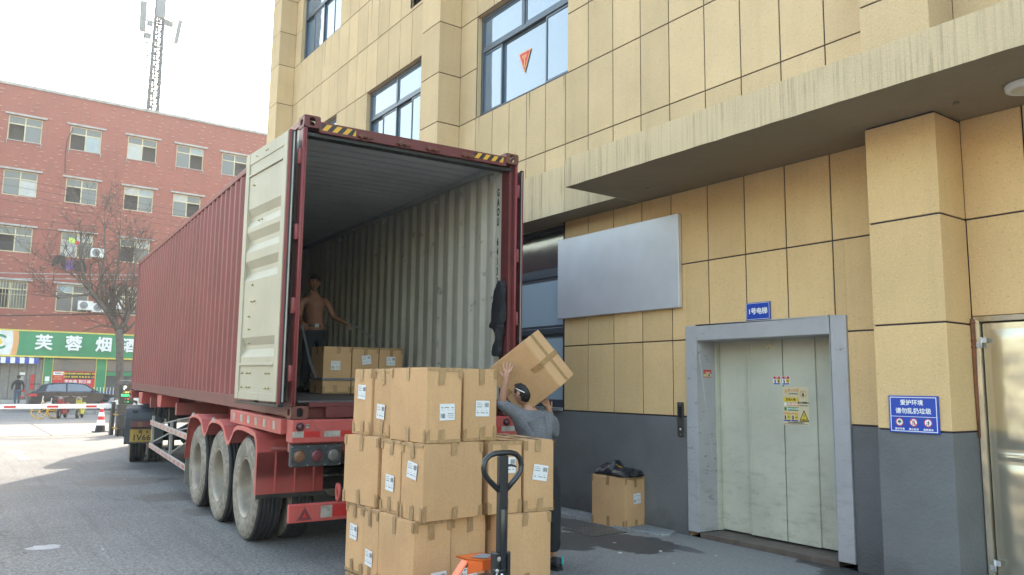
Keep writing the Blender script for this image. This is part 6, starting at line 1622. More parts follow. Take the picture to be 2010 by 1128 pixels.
# -- shirtless man inside the container (container axes)
pin = empty('person', TR @ T(1.42, 4.0, .165), 'shirtless man in dark trousers standing inside the container holding a strap', 'person')
j = {}
def A(n, x, y, z, r): j[n] = (V3((x, y, z)), r)
A('pelvis', 1.50, 4.02, 1.03, (.145, .10)); A('waist', 1.475, 4.00, 1.17, (.125, .09)); A('chest', 1.46, 3.98, 1.36, (.16, .105)); A('uchest', 1.455, 3.99, 1.47, (.125, .085)); A('neck', 1.44, 3.98, 1.58, .064); A('neck2', 1.43, 3.965, 1.64, .062)
A('shL', 1.275, 3.99, 1.475, .062); A('elL', 1.235, 3.97, 1.22, .042); A('L_wrist', 1.22, 3.74, 1.13, .026); A('shR', 1.645, 3.99, 1.475, .062); A('elR', 1.735, 3.92, 1.25, .042); A('R_wrist', 1.83, 3.72, 1.165, .026)
A('hipL', 1.41, 4.03, .95, .10); A('knL', 1.39, 4.0, .60, .062); A('akL', 1.38, 4.05, .26, .042); A('hipR', 1.59, 4.03, .95, .10); A('knR', 1.62, 4.0, .60, .062); A('akR', 1.64, 4.05, .26, .042)
jj = dict(j); hc = []
hand('L_', j['L_wrist'][0], (.05, -.8, -.3), (.6, .1, -.7), -1, jj, hc, curl=.45); hand('R_', j['R_wrist'][0], (.5, -.6, -.35), (-.3, .1, -.8), 1, jj, hc, curl=.45)
v, e_, r_ = skel(jj, [['pelvis', 'waist', 'chest', 'uchest', 'neck', 'neck2'], ['uchest', 'shL', 'elL', 'L_wrist'], ['uchest', 'shR', 'elR', 'R_wrist'], ['pelvis', 'hipL', 'knL', 'akL'], ['pelvis', 'hipR', 'knR', 'akR']] + hc)
def musc(p):
    if 1.15 < p.z < 1.55 and p.y < 3.97:
        for sx in (-1, 1): p.y -= .020 * math.exp(-(((p.x - 1.46 - sx * .075) / .065) ** 2 + ((p.z - 1.405) / .05) ** 2))
        for zz in (1.30, 1.23, 1.165):
            for sx in (-1, 1): p.y -= .008 * math.exp(-(((p.x - 1.468 - sx * .035) / .026) ** 2 + ((p.z - zz) / .025) ** 2))
    return p
skinned('body', v, e_, r_, M['skin_dark'], pin, TR, sub=3, warp=musc)
mb = MB(); HC = V3((1.425, 3.93, 1.735)); HF = V3((-.18, -1, -.08)); HU = V3((0, -.06, 1)); head_shape(mb, HC, HF, HU, 1.0); hd = mb.build('head', M['skin_dark'], pin, TR)
mb = MB(); rt = HF.cross(HU).normalized()
for sx in (-1, 1):
    c = HC + HF.normalized() * .086 + rt * sx * .030 + HU * .018; mb.sphere(tuple(c), .010, 10, 0, None, (1.2, .6, .7)); c2 = HC + HF.normalized() * .094 + rt * sx * .030 + HU * .038; mb.tube([c2 - rt * .016, c2 + HU * .003, c2 + rt * .016], .003, 5)
c = HC + HF.normalized() * .094 - HU * .058; mb.tube([c - rt * .02, c + HF.normalized() * .004, c + rt * .02], .0025, 5)
mb.build('eyes_and_lips', M['hair'], hd, TR, weld=False)
mb = MB(); hair_cap(mb, HC, HF, HU, 1.03, low=-.25, front=.40, seed=9); mb.build('hair', M['hair'], pin, TR)
tj = {k: j[k] for k in ('pelvis', 'hipL', 'knL', 'akL', 'hipR', 'knR', 'akR')}; tj['pelvis'] = (j['pelvis'][0], (.155, .115)); tj['belt'] = (V3((1.49, 4.01, 1.10)), (.138, .10))
for k, r in (('hipL', .112), ('hipR', .112), ('knL', .08), ('knR', .08), ('akL', .066), ('akR', .066)): tj[k] = (j[k][0], r)
v, e_, r_ = skel(tj, [['pelvis', 'belt'], ['pelvis', 'hipL', 'knL', 'akL'], ['pelvis', 'hipR', 'knR', 'akR']])
skinned('trousers', v, e_, r_, M['trouser'], pin, TR, sub=2)
mb = MB(); n = 30; mb.add([(1.485 + .150 * math.cos(2 * PI * i / n), 4.005 + .112 * math.sin(2 * PI * i / n), z) for z in (1.095, 1.135) for i in range(n)], [(i, (i + 1) % n, n + (i + 1) % n, n + i) for i in range(n)], 0, None, True); mb.box(1.45, 1.51, 3.885, 3.897, 1.09, 1.14, 1)
mb.build('belt', [M['black'], M['alu_rail']], pin, TR, weld=False)
for x in (1.38, 1.64):
    mb = MB(); mb.box(x - .05, x + .05, 3.86, 4.12, .166, .25); mb.build('shoe', M['shoe'], pin, TR, bevel=.03, seg=3)

# ---------------------------------------------------------------- jackets
def drape(name, prof_fn, nu, nv, mat, label, cat, space, thick=.012):
    mb = MB(); vs = [prof_fn(i / nu, k / nv) for i in range(nu + 1) for k in range(nv + 1)]
    fs = [(i * (nv + 1) + k, i * (nv + 1) + k + 1, (i + 1) * (nv + 1) + k + 1, (i + 1) * (nv + 1) + k) for i in range(nu) for k in range(nv)]
    mb.add(vs, fs, 0, None, True)
    return mb.build(name, mat, None, space, label=label, cat=cat)
M['jacket'] = pm('black_jacket_cloth', (.011, .012, .016), .8, 0, .3, 6, bmp=.5, bs=18)
# hanging jacket: outline in (y,z) of the container's right wall, bulging towards the middle
outl = [(1.470, .085, .115), (1.455, .07, .150), (1.42, .035, .20), (1.34, .02, .245), (1.22, .02, .275), (1.10, .02, .285), (1.02, .03, .305), (.975, .05, .335), (.955, .05, .315), (.925, .06, .215), (.86, .085, .19), (.78, .09, .215), (.70, .09, .25), (.655, .115, .265), (.635, .14, .20)]
def hung(u, v):
    t = v * (len(outl) - 1); i = min(int(t), len(outl) - 2); f = t - i
    z = outl[i][0] * (1 - f) + outl[i + 1][0] * f; y0 = outl[i][1] * (1 - f) + outl[i + 1][1] * f; y1 = outl[i][2] * (1 - f) + outl[i + 1][2] * f
    a = 2 * PI * u; y = (y0 + y1) / 2 + (y1 - y0) / 2 * math.cos(a)
    d = .045 * math.sin(a); x = CW - .085 - .045 + (-d if True else 0)
    fo = .020 * noise.noise(V3((y * 20, z * 7 + y * 12, 3))) + .012 * noise.noise(V3((y * 46, z * 9 + y * 40, 8)))
    return (x + fo, y + .014 * noise.noise(V3((z * 9, u * 3, 2))) + .008 * noise.noise(V3((z * 30, u * 3, 6))), z)
hj = drape('hanging_jacket', hung, 28, 60, M['jacket'], 'black jacket hanging on the inner right wall at the container mouth', 'jacket', TR)
mb = MB(); mb.tube([(CW - .058, .10, 1.485), (CW - .11, .10, 1.485), (CW - .12, .10, 1.50)], .006, 6); mb.build('coat_hook', M['grime'], ct, TR)
# jacket lying on the lone carton
LB = T(3.871, -.352, 0) @ rotz(math.radians(3.5))
def lying(u, v):
    a = 2 * PI * u; y = -.045 + .60 * (1 - v) - .0; w = .165 * (1 + .12 * math.sin(v * 9)) * min(1, (min(v, 1 - v) * 9 + .18))
    hh = .05 + .105 * math.exp(-((v - .42) / .13) ** 2) + .055 * math.exp(-((v - .15) / .16) ** 2) + .045 * math.exp(-((v - .75) / .18) ** 2)
    hh *= min(1, min(v, 1 - v) * 8 + .25)
    x = .175 + w * math.cos(a) + .02 * math.sin(v * 7); z = .581 + hh * max(-.04, math.sin(a)) * (1 + .12 * noise.noise(V3((u * 6, v * 9, 1))))
    z += .020 * noise.noise(V3((x * 16, y * 14, 5))) + .010 * noise.noise(V3((x * 40, y * 30, 9)))
    return (x, y, max(.5795, z))
jkt = empty('jacket', LB @ T(.17, .25, .58), 'crumpled black jacket with brown lining lying on the lone cardboard box', 'jacket')
mb = MB(); nu, nv = 30, 50; vs = [lying(i / nu, k / nv) for i in range(nu + 1) for k in range(nv + 1)]
mb.add(vs, [(i * (nv + 1) + k, i * (nv + 1) + k + 1, (i + 1) * (nv + 1) + k + 1, (i + 1) * (nv + 1) + k) for i in range(nu) for k in range(nv)], 0, None, True)
mb.build('shell', pm('black_nylon', (.012, .014, .019), .42, 0, .3, 6, bmp=.6, bs=14), jkt, LB)
mb = MB(); nu, nv = 12, 12
vs = [(.08 + .16 * i / nu, -.03 + .15 * k / nv - .02 * math.sin(i), .585 + .062 * math.sin(PI * (i + 1) / (nu + 2)) * math.sin(PI * (k + 2) / (nv + 4)) + .008 * noise.noise(V3((i * .8, k * .8, 2)))) for i in range(nu + 1) for k in range(nv + 1)]
mb.add(vs, [(i * (nv + 1) + k, i * (nv + 1) + k + 1, (i + 1) * (nv + 1) + k + 1, (i + 1) * (nv + 1) + k) for i in range(nu) for k in range(nv)], 0, None, True)
mb.build('lining', pm('brown_lining', (.20, .105, .03), .5, 0, .3, 12, bmp=.5, bs=30), jkt, LB)
mb = MB(); mb.tube([(.10, .30, .69), (.12, .24, .70), (.11, .19, .685), (.13, .15, .67)], .004, 6); mb.build('zip', M['hz_yellow'], jkt, LB)
mb = MB(); mb.tube([(.05, -.045, .60), (.13, -.065, .615), (.22, -.06, .60)], [.022, .03, .022], 10); mb.build('collar', M['jacket'], jkt, LB)
# ================================================================ across the road
YF = 50.0
rb = empty('red_brick_building', (8, 56, 0), 'long red brick dormitory building with rows of windows above a green shop front', 'building')
def brickmat():
    m, nt, b = newmat('painted_red_brick'); P = pos(nt)
    mp = N(nt, 'ShaderNodeMapping'); mp.inputs['Rotation'].default_value = (PI / 2, 0, 0); nt.links.new(P, mp.inputs[0])
    bt = N(nt, 'ShaderNodeTexBrick'); bt.inputs['Scale'].default_value = 4.0; bt.inputs['Mortar Size'].default_value = .012; bt.inputs['Row Height'].default_value = .28
    bt.inputs['Color1'].default_value = (.30, .088, .062, 1); bt.inputs['Color2'].default_value = (.33, .105, .075, 1); bt.inputs['Mortar'].default_value = (.26, .095, .075, 1); nt.links.new(mp.outputs[0], bt.inputs[0])
    col = mixc(nt, mathn(nt, 'MULTIPLY', ramp(nt, noise_n(nt, P, .35, 5, .6), [(.35, 0), (.7, 1)]), .35), bt.outputs[0], (.19, .068, .058))
    st = noise_n(nt, P, 1.0, 4, .6, sc=(3.5, 3.5, .3)); col = mixc(nt, mathn(nt, 'MULTIPLY', ramp(nt, st, [(.5, 0), (.72, 1)]), .35), col, (.15, .065, .055))
    nt.links.new(col, b.inputs['Base Color']); b.inputs['Roughness'].default_value = .85; return m
M['brick'] = brickmat()
M['palebrick'] = pm('protruding_pale_brick', (.40, .215, .17), .85, objvar=.1)
M['lintel'] = pm('weathered_concrete_lintel', (.40, .39, .38), .85, 0, .15, 3, dirt=.4)
M['cream_frame'] = pm('cream_window_frame', (.55, .50, .33), .6)
M['shopgreen'] = pm('green_shop_panel', (.035, .26, .12), .5, 0, .15, .8, dirt=.15)
M['shopyellow'] = pm('yellow_shop_trim', (.72, .60, .12), .5)
XC = (-13.7, -10.3, -6.85, -3.42, -.0, 3.42, 6.86, 9.98, 13.1, 16.4, 19.7, 23.0, 26.3)
ZR = (18.25, 14.72, 11.15, 7.75)
WH = 1.62; WWD = .93
holes = [(x - WWD, x + WWD, z - WH - (.15 if z < 8 else 0), z) for x in XC for z in ZR]
xs = sorted(set([-16, 28] + [h[0] for h in holes] + [h[1] for h in holes])); zs = sorted(set([4.75, 20.15] + [h[2] for h in holes] + [h[3] for h in holes]))
mb = MB()
for i in range(len(xs) - 1):
    for k in range(len(zs) - 1):
        c, d = (xs[i] + xs[i + 1]) / 2, (zs[k] + zs[k + 1]) / 2
        if any(h[0] < c < h[1] and h[2] < d < h[3] for h in holes): continue
        mb.quad((xs[i], YF, zs[k]), (xs[i + 1], YF, zs[k]), (xs[i + 1], YF, zs[k + 1]), (xs[i], YF, zs[k + 1]))
for h in holes:
    a, b2, c, d = h; mb.quad((a, YF, c), (a, YF + .25, c), (a, YF + .25, d), (a, YF, d)); mb.quad((b2, YF, c), (b2, YF, d), (b2, YF + .25, d), (b2, YF + .25, c)); mb.quad((a, YF, d), (a, YF + .25, d), (b2, YF + .25, d), (b2, YF, d)); mb.quad((a, YF, c), (b2, YF, c), (b2, YF + .25, c), (a, YF + .25, c))
mb.quad((-16, YF, 0), (-16, 62, 0), (-16, 62, 20.15), (-16, YF, 20.15)); mb.quad((28, YF, 0), (28, YF, 20.15), (28, 62, 20.15), (28, 62, 0)); mb.quad((-16, 62, 0), (28, 62, 0), (28, 62, 20.15), (-16, 62, 20.15))
mb.build('brick_wall', M['brick'], rb, I4)
mb = MB(); mb.box(-16.1, 28.1, YF - .12, 62, 20.15, 20.33); mb.build('roof_coping', M['lintel'], rb, I4)
mb = MB(); mb.box(-15.5, 27.5, YF + .6, YF + .7, 4.8, 20.1); mb.build('dim_rooms', pm('dim_room', (.07, .072, .075), .9), rb, I4)
random.seed(21)
mb = MB()
z = 5.0
row = 0
while z < 19.9:      # pale projecting brick ends in a loose, uneven bond
    x = -4 + random.random() * 1.2; 
    while x < 17:
        if not any(h[0] - .12 < x + .12 < h[1] + .12 and h[2] - .1 < z < h[3] + .2 for h in holes) and not any(h[0] - .12 < x - .0 < h[1] + .12 and h[2] - .1 < z < h[3] + .2 for h in holes):
            zz = z + random.uniform(-.03, .03); w = random.uniform(.17, .24); mb.box(x, x + w, YF - .045, YF + .02, zz, zz + .055)
        x += random.choice((.6, .85, 1.1, 1.5)) * random.uniform(.8, 1.2)
    z += .285; row += 1
mb.build('projecting_bricks', M['palebrick'], rb, I4, weld=False, kind='stuff')
random.seed(5)
gmats = ['glass_far', 'glass_far', 'curtain2', 'glass_far']
M['curtain2'] = pm('pale_curtain_behind_glass', (.30, .38, .42), .6)
M['paper'] = pm('papered_window_glass', (.42, .45, .45), .5)
for ri, z1 in enumerate(ZR):
    for ci, x in enumerate(XC):
        if x < -4 or x > 17: 
            simple = True
        else: simple = False
        z0 = z1 - WH - (.15 if z1 < 8 else 0)
        w = empty('window', None, parent=rb); w.location = Vector((x, YF, z0)) - rb.location
        yq = YF + .10; zt = z1 - .52; f = .035
        mb = MB()
        mb.box(x - WWD, x + WWD, yq, yq + .05, z0, z0 + 2 * f); mb.box(x - WWD, x + WWD, yq, yq + .05, z1 - 2 * f, z1); mb.box(x - WWD, x - WWD + 2 * f, yq, yq + .05, z0 + 2 * f, z1 - 2 * f); mb.box(x + WWD - 2 * f, x + WWD, yq, yq + .05, z0 + 2 * f, z1 - 2 * f)
        mb.box(x - WWD + 2 * f, x + WWD - 2 * f, yq, yq + .05, zt - f, zt + f); mb.box(x - f, x + f, yq, yq + .05, z0 + 2 * f, zt - f); mb.box(x - f, x + f, yq, yq + .05, zt + f, z1 - 2 * f)
        fr = mb.build('window_frame', M['cream_frame'], w, I4)
        openside = random.choice((0, 1, 0, 1, 9, 1))
        for k, (a, b2, c, d) in enumerate(((x - WWD + 2 * f, x - f, z0 + 2 * f, zt - f), (x + f, x + WWD - 2 * f, z0 + 2 * f, zt - f), (x - WWD + 2 * f, x - f, zt + f, z1 - 2 * f), (x + f, x + WWD - 2 * f, zt + f, z1 - 2 * f))):
            if k == openside and not simple: continue
            mt = 'glass_far' if random.random() < .72 else random.choice(('curtain2', 'paper'))
            mb = MB(); mb.box(a, b2, yq + .02, yq + .028, c, d); mb.build('pane', M[mt], fr, I4)
        mb = MB(); mb.box(x - WWD - .22, x + WWD + .22, YF - .16, YF + .02, z1 + .01, z1 + .12); mb.build('lintel', M['lintel'], w, I4)
        if not simple and ri == 0:
            mb = MB(); mb.box(x - WWD - .05, x + WWD + .05, YF - .10, YF - .06, z0 - .03, z0 + .01)
            for s in (-.95, .90): mb.box(x + s, x + s + .03, YF - .1, YF, z0 - .26, z0 - .02)
            mb.build('drying_bracket', M['lintel'], w, I4)
        if ri == 3 and x in (-.0, 6.86):
            mb = MB()
            for k in range(12): mb.cyl((x - WWD + .08 + k * .155, YF - .02, z0), (x - WWD + .08 + k * .155, YF - .02, z1), .014, n=5)
            for zz in (z0 + .05, (z0 + z1) / 2, z1 - .05): mb.cyl((x - WWD, YF - .02, zz), (x + WWD, YF - .02, zz), .014, n=5)
            mb.build('security_bars', M['cream_frame'], w, I4)
# shop front
sh = empty('shop', (4, YF - .1, 0), 'green shop front with yellow trim, curtained doorway and windows under a long sign', 'shop')
M['shop_inside'] = pm('shop_inside', (.10, .10, .10), .9)
mb = MB(); mb.box(-16, 28, YF - .02, YF + .3, .13, 4.74); mb.build('shop_wall', M['shop_inside'], sh, I4)
mb = MB(); mb.box(-4, 14, YF - .5, YF - .021, .13, .42); mb.build('shop_step', M['lintel'], sh, I4)
for (a, b2) in ((2.16, 2.62), (5.10, 5.66), (8.9, 9.4), (-4, -3.4), (12, 12.5)):
    mb = MB(); mb.box(a, b2, YF - .16, YF - .021, .42, 3.02); mb.build('green_pillar', M['shopgreen'], sh, I4)
    for q in (a - .03, b2): 
        mb = MB(); mb.box(q, q + .03, YF - .18, YF - .022, .42, 3.02); mb.build('yellow_trim', M['shopyellow'], sh, I4)
for (a, b2) in ((-4, 14),):
    for (c, d) in ((3.03, 3.12), (4.62, 4.70)):
        mb = MB(); mb.box(a, b2, YF - .42, YF - .021, c, d); mb.build('yellow_trim', M['shopyellow'], sh, I4)
for (a, b2) in ((2.66, 3.85), (3.87, 5.06), (5.70, 7.2), (7.22, 8.86)):
    mb = MB(); mb.box(a, b2, YF - .10, YF - .085, 2.22 if a < 5 else 2.25, 2.98); mb.build('shop_window', M['glass_far'], sh, I4)
mb = MB(); mb.box(5.70, 8.86, YF - .12, YF - .05, 1.95, 2.2); mb.build('green_panel', M['shopgreen'], sh, I4)
random.seed(4)
for i in range(12):
    x = -3.3 + i * .46; mb = MB(); n = 8
    vs = []; 
    for k in range(n + 1): vs += [(x + .44 * k / n, YF - .12 + .03 * math.sin(k * 1.7 + i), .45), (x + .44 * k / n, YF - .10 + .03 * math.sin(k * 1.7 + i), 2.88)]
    mb.add(vs, [(2 * k, 2 * k + 1, 2 * k + 3, 2 * k + 2) for k in range(n)], 0, None, True); mb.build('door_curtain_strip', pm('grey_door_curtain', (.22, .21, .20), .5) if i == 0 else bpy.data.materials['grey_door_curtain'], sh, I4)
random.seed(8)
for (x, z, w_2, h_2, mk) in ((1.05, 2.0, .28, .16, 'sign_white'), (1.02, 1.72, .22, .24, 'paper'), (.98, 1.48, .16, .16, 'sign_green'), (1.6, 1.5, .2, .9, 'sign_red'), (1.1, .95, .3, .12, 'sign_red'), (1.1, .55, .3, .12, 'sign_red'), (2.39, 1.7, .24, .3, 'sign_white'), (2.37, 1.35, .22, .3, 'paper')):
    mb = MB(); mb.box(x - w_2 / 2, x + w_2 / 2, YF - .19, YF - .17, z - h_2 / 2, z + h_2 / 2); mb.build('door_notice', M[mk], sh, I4)
# poster wall
pw = empty('training_poster', (3.86, YF - .1, 1.28), 'red and black poster board with yellow Chinese lines beside the curtained shop door', 'poster')
def ftext(s, x, z, size, y, off=.0, spacing=1.0):
    F = frame_on((x, y, z), (1, 0, 0), (0, 0, 1)); vs, fs = text_mb(s, size, off, 0, spacing=spacing); return [F @ Vector(p) for p in vs], fs
y = YF - .14
mb = MB(); mb.box(2.66, 5.06, y, y + .06, .95, 2.21, 2); mb.build('board', M['sign_red'], pw, I4)
mb = MB(); yq = y - .004
mb.quad((3.34, yq, 1.72), (5.0, yq, 1.72), (5.0, yq, 2.16), (3.34, yq, 2.16), 0); mb.quad((3.34, yq, 1.40), (5.0, yq, 1.40), (5.0, yq, 1.69), (3.34, yq, 1.69), 2)
mb.quad((2.70, yq, 1.95), (3.25, yq, 1.95), (3.28, yq, 2.16), (2.70, yq, 2.16), 1)
mb.add(*ftext('网络营销 网店运营 抖音运营 电商美工 平面设计', 4.17, 2.05, .118, yq - .003, .003, .82), 3); mb.add(*ftext('拼多多  短视频  剪 辑  影 视  C4D', 4.17, 1.84, .125, yq - .003, .003, .95), 3)
mb.add(*ftext('学电商 到三维', 4.1, 1.54, .24, yq - .003, .004, 1.0), 1); mb.add(*ftext('电商培训', 2.97, 1.83, .10, yq - .003, .002), 4); mb.add(*ftext('扫码了解更多', 2.97, 1.70, .085, yq - .003, .002), 4); mb.add(*ftext('网络教育', 2.97, 2.06, .09, yq - .003, .002), 0)
mb.build('poster_print', [M['sign_black'], M['sign_white'], M['sign_red'], M['sign_yellow'], M['sign_orange']], pw, I4, weld=False)
# sign board
sb_ = empty('shop_sign', (5, YF - .4, 3.13), 'long green shop sign with large white Chinese characters and white left panel', 'sign')
mb = MB(); mb.box(.50, 13.5, YF - .40, YF - .15, 3.13, 4.61); mb.build('green_board', M['shopgreen'], sb_, I4, bevel=.01)
mb = MB(); mb.box(-3.8, .49, YF - .40, YF - .15, 3.13, 4.61); mb.build('white_board', M['white'], sb_, I4, bevel=.01)
mb = MB(); y = YF - .405
pts = [(.30 + .10 * math.sin(t * 2.8), 3.14 + 1.46 * t / 1) for t in [i / 14 for i in range(15)]]
mb.poly([(p[0] - .0, y, p[1]) for p in pts] + [(.62 + (.07 * math.sin(i / 14 * 2.8)), y, 3.14 + 1.46 * i / 14) for i in range(14, -1, -1)]); mb.build('orange_curve', M['sign_orange'], sb_, I4, weld=False)
mb = MB(); lc = (-.30, 3.92); n = 24   # round emblem cropped by the frame: green crescent round a yellow flame
a0, a1 = .7, 2 * PI - .7
def arc(r): return [(lc[0] + r * math.cos(a0 + (a1 - a0) * i / n), lc[1] + r * math.sin(a0 + (a1 - a0) * i / n)) for i in range(n + 1)]
oa, ia = arc(.46), [(lc[0] + .05 + .30 * math.cos(a0 + (a1 - a0) * i / n), lc[1] + .30 * math.sin(a0 + (a1 - a0) * i / n)) for i in range(n + 1)]
mb.add([(p[0], y, p[1]) for p in oa] + [(p[0], y, p[1]) for p in ia], [(i, i + 1, n + 2 + i, n + 1 + i) for i in range(n)], 0)
mb.poly([(lc[0] + a, y, lc[1] + c) for a, c in ((-.02, -.25), (.12, -.15), (.16, .0), (.08, .10), (.10, .26), (.0, .14), (-.06, .02), (.02, -.06))], 1); mb.build('emblem', [M['sign_green'], M['sign_yellow']], sb_, I4, weld=False)
for chx, x in (('芙', 2.02), ('蓉', 3.66), ('烟', 5.38), ('酒', 6.90)):
    F = frame_on((x, YF - .47, 3.90), (1, 0, 0), (0, 0, 1)); vs, fs = text_mb(chx, .98, .028, .035); mb = MB(); mb.add([F @ Vector(p) for p in vs], fs); mb.build('sign_character', M['sign_white'], sb_, I4, weld=False)
# awning
aw = empty('striped_awning', (.0, YF - .6, 2.8), 'blue and white striped awning over the curtained shop doorway', 'awning')
for i in range(22):
    x0 = -3.6 + i * .245; mb = MB(); mb.quad((x0, YF - .2, 3.02), (x0 + .245, YF - .2, 3.02), (x0 + .245, YF - .85, 2.92), (x0, YF - .85, 2.92)); mb.quad((x0, YF - .85, 2.92), (x0 + .245, YF - .85, 2.92), (x0 + .245, YF - .86, 2.62), (x0, YF - .86, 2.62)); mb.build('awning_stripe', M['blue_sign'] if i % 2 else M['sign_white'], aw, I4)
# air conditioners, laundry
def aircon(x, z, label, front=True):
    a = empty('air_conditioner', (x, YF - .2, z), label, 'air conditioner', 'air conditioner units on the red brick wall')
    mb = MB(); mb.box(x - .42, x + .42, YF - .42, YF - .08, z, z + .58); mb.build('casing', M['white'], a, I4, bevel=.02)
    mb = MB(); F = frame_on((x - .10, YF - .422, z + .29), (1, 0, 0), (0, 0, 1)); mb.lathe([(0, .012), (.05, .012), (.05, .006), (.22, .004), (.235, .01), (.24, 0)], 24, 0, F); mb.build('fan_grille', M['sign_grey'], a, I4)
    mb = MB(); mb.box(x - .4, x - .36, YF - .4, YF, z - .06, z - .0); mb.box(x + .36, x + .4, YF - .4, YF, z - .06, z - .0); mb.build('bracket', M['lintel'], a, I4)
aircon(4.62, 9.65, 'white air conditioner unit hung under the window with laundry'); aircon(4.15, 6.15, 'white air conditioner unit lower left, partly behind the tree limb'); aircon(4.95, 6.05, 'white air conditioner unit beside the tree fork, half hidden'); aircon(5.85, 6.35, 'white air conditioner unit on the right, nearest the container')
def cloth_item(name, poly, x, z, mat, label):
    mb = MB(); pts = [(x + a, z + c) for a, c in poly]; mb.prism(pts, 1, YF - .58, YF - .52); mb.build(name, mat, None, None, bevel=.015, label=label, cat='laundry')
cloth_item('hanging_trousers', [(-.3, .45), (-.1, .62), (.3, .6), (.42, -.3), (.25, -.32), (.08, .2), (-.25, -.1), (-.40, -.15)], 2.45, 8.9, M['trouser'], 'dark trousers hung out to dry on the red wall')
cloth_item('hanging_bag', [(-.18, .35), (.18, .38), (.24, -.2), (.05, -.3), (-.2, -.18)], 3.05, 8.9, pm('purple_cloth', (.20, .10, .32), .8), 'small purple bag hanging between trousers and black rucksack')
cloth_item('hanging_rucksack', [(-.22, .42), (.0, .55), (.25, .42), (.35, -.25), (-.28, -.28)], 3.65, 8.85, M['jacket'], 'black rucksack hanging on the red wall under the laundry window')
cloth_item('green_cloth', [(-.18, .2), (.15, .12), (.2, -.15), (-.15, -.2)], 3.05, 10.55, pm('lime_cloth', (.45, .68, .10), .8), 'lime green cloth drying in the open dormitory window')
cloth_item('red_cloth', [(-.14, .14), (.12, .12), (.1, -.16), (-.1, -.12)], 3.35, 10.42, M['sign_red'], 'red cloth drying next to the green cloth in the window')
mb = MB(); mb.cyl((2.1, YF - .55, 9.55), (4.0, YF - .55, 9.5), .012, n=5); mb.cyl((2.1, YF - .55, 9.55), (2.1, YF, 9.55), .012, n=5); mb.cyl((4.0, YF - .55, 9.5), (4.0, YF, 9.5), .012, n=5); mb.build('drying_pole', M['lintel'], rb, I4)
mb = MB(); mb.tube([(2.62, YF - .05, 18.0), (2.35, YF - .06, 17.2), (2.32, YF - .06, 16.2), (2.38, YF - .06, 15.0)], .025, 5); mb.build('wall_cable', M['blank'], rb, I4)

# radio mast on the roof
mast = empty('radio_mast', (8.02, 54, 20.3), 'steel lattice radio mast with white panel antennas on the red building roof', 'mast')
M['galv'] = pm('galvanised_mast_steel', (.10, .12, .15), .5, .5)
mx, my = 8.02, 54.0; hw0, hw1 = .34, .24; zb, zt_ = 20.2, 33.0
def mp_(sx, sy, z): k = hw0 + (hw1 - hw0) * (z - zb) / (zt_ - zb); return (mx + sx * k, my + sy * k, z)
for sx in (-1, 1):
    for sy in (-1, 1):
        mb = MB(); mb.cyl(mp_(sx, sy, zb), mp_(sx, sy, zt_), .075, n=6); mb.build('mast_leg', M['galv'], mast, I4)
mb = MB(); z = zb; k = 0
while z < zt_ - .5:
    z2 = z + .52
    for (a, b2) in (((-1, -1), (1, -1)), ((1, -1), (1, 1)), ((1, 1), (-1, 1)), ((-1, 1), (-1, -1))):
        mb.cyl(mp_(*a, z), mp_(*b2, z), .045, n=4, caps=False); mb.cyl(mp_(*(a if k % 2 else b2), z), mp_(*(b2 if k % 2 else a), z2), .040, n=4, caps=False)
    z = z2; k += 1
mb.build('lattice_bracing', M['galv'], mast, I4, weld=False, kind='stuff')
mb = MB(); mb.tube([(mx - .1, my - .2, zb), (mx - .1, my - .2, zt_)], .06, 5); mb.build('feeder_cables', M['sign_grey'], mast, I4)
def antenna(x, y, z0, z1, w, tilt, mat='white'):
    mb = MB(); F = T(x, y, z0) @ Matrix.Rotation(tilt, 4, 'Y'); mb.box(-w / 2, w / 2, -.08, .08, 0, z1 - z0, 0, F); o = mb.build('panel_antenna', pm('antenna_plastic', (.20, .215, .23), .6) if 'antenna_plastic' not in bpy.data.materials else bpy.data.materials['antenna_plastic'], mast, I4, bevel=.03)
    mb = MB(); mb.cyl((x + (.18 if x < mx else -.18) * (0 if abs(x - mx) < .3 else 1), y + .15, z0 - .6), (x + (.18 if x < mx else -.18) * (0 if abs(x - mx) < .3 else 1), y + .15, z1 + .3), .05, n=6); mb.build('antenna_pole', M['galv'], mast, I4)
antenna(6.85, 53.6, 27.35, 29.7, .42, -.03); antenna(7.95, 53.2, 28.6, 31.2, .60, 0); antenna(9.2, 53.6, 27.05, 29.0, .30, .12)
for (x, z) in ((7.35, 28.0), (8.75, 28.35), (7.3, 27.0), (8.45, 28.4)):
    mb = MB(); mb.box(x - .2, x + .2, 53.7, 53.9, z, z + .42); mb.build('radio_unit', bpy.data.materials['antenna_plastic'], mast, I4, bevel=.02)
mb = MB()
for z in (26.7, 28.4): mb.cyl((6.9, 53.75, z), (9.0, 53.75, z - (.35 if z < 27 else .2)), .05, n=5)
for x in (7.33, 8.72):
    mb.cyl((x, 53.7, 22.9 + 1.6), (x, 53.7, 24.1 + 1.6), .05, n=5)
for z in (24.7, 25.5): mb.cyl((7.33, 53.7, z), (8.72, 53.7, z - .15), .04, n=5)
mb.cyl((8.2, 53.7, 23.85), (9.5, 53.6, 23.75), .055, n=5); mb.cyl((8.2, 53.7, 23.8), (9.2, 53.6, 23.35), .05, n=5)
for sx in (-1, 1): mb.cyl((mx + sx * .25, 53.7, 26.2), (mx + sx * .75, 53.6, 25.5), .04, n=4)
for i in range(2):
    c = (7.05, 9.0)[i]; mb.tube([(c + .22 * math.cos(t), 53.6, 26.75 + .28 * math.sin(t)) for t in [PI + PI * q / 10 for q in range(11)]], .04, 4)
mb.build('cross_arms', M['galv'], mast, I4, weld=False, kind='stuff')

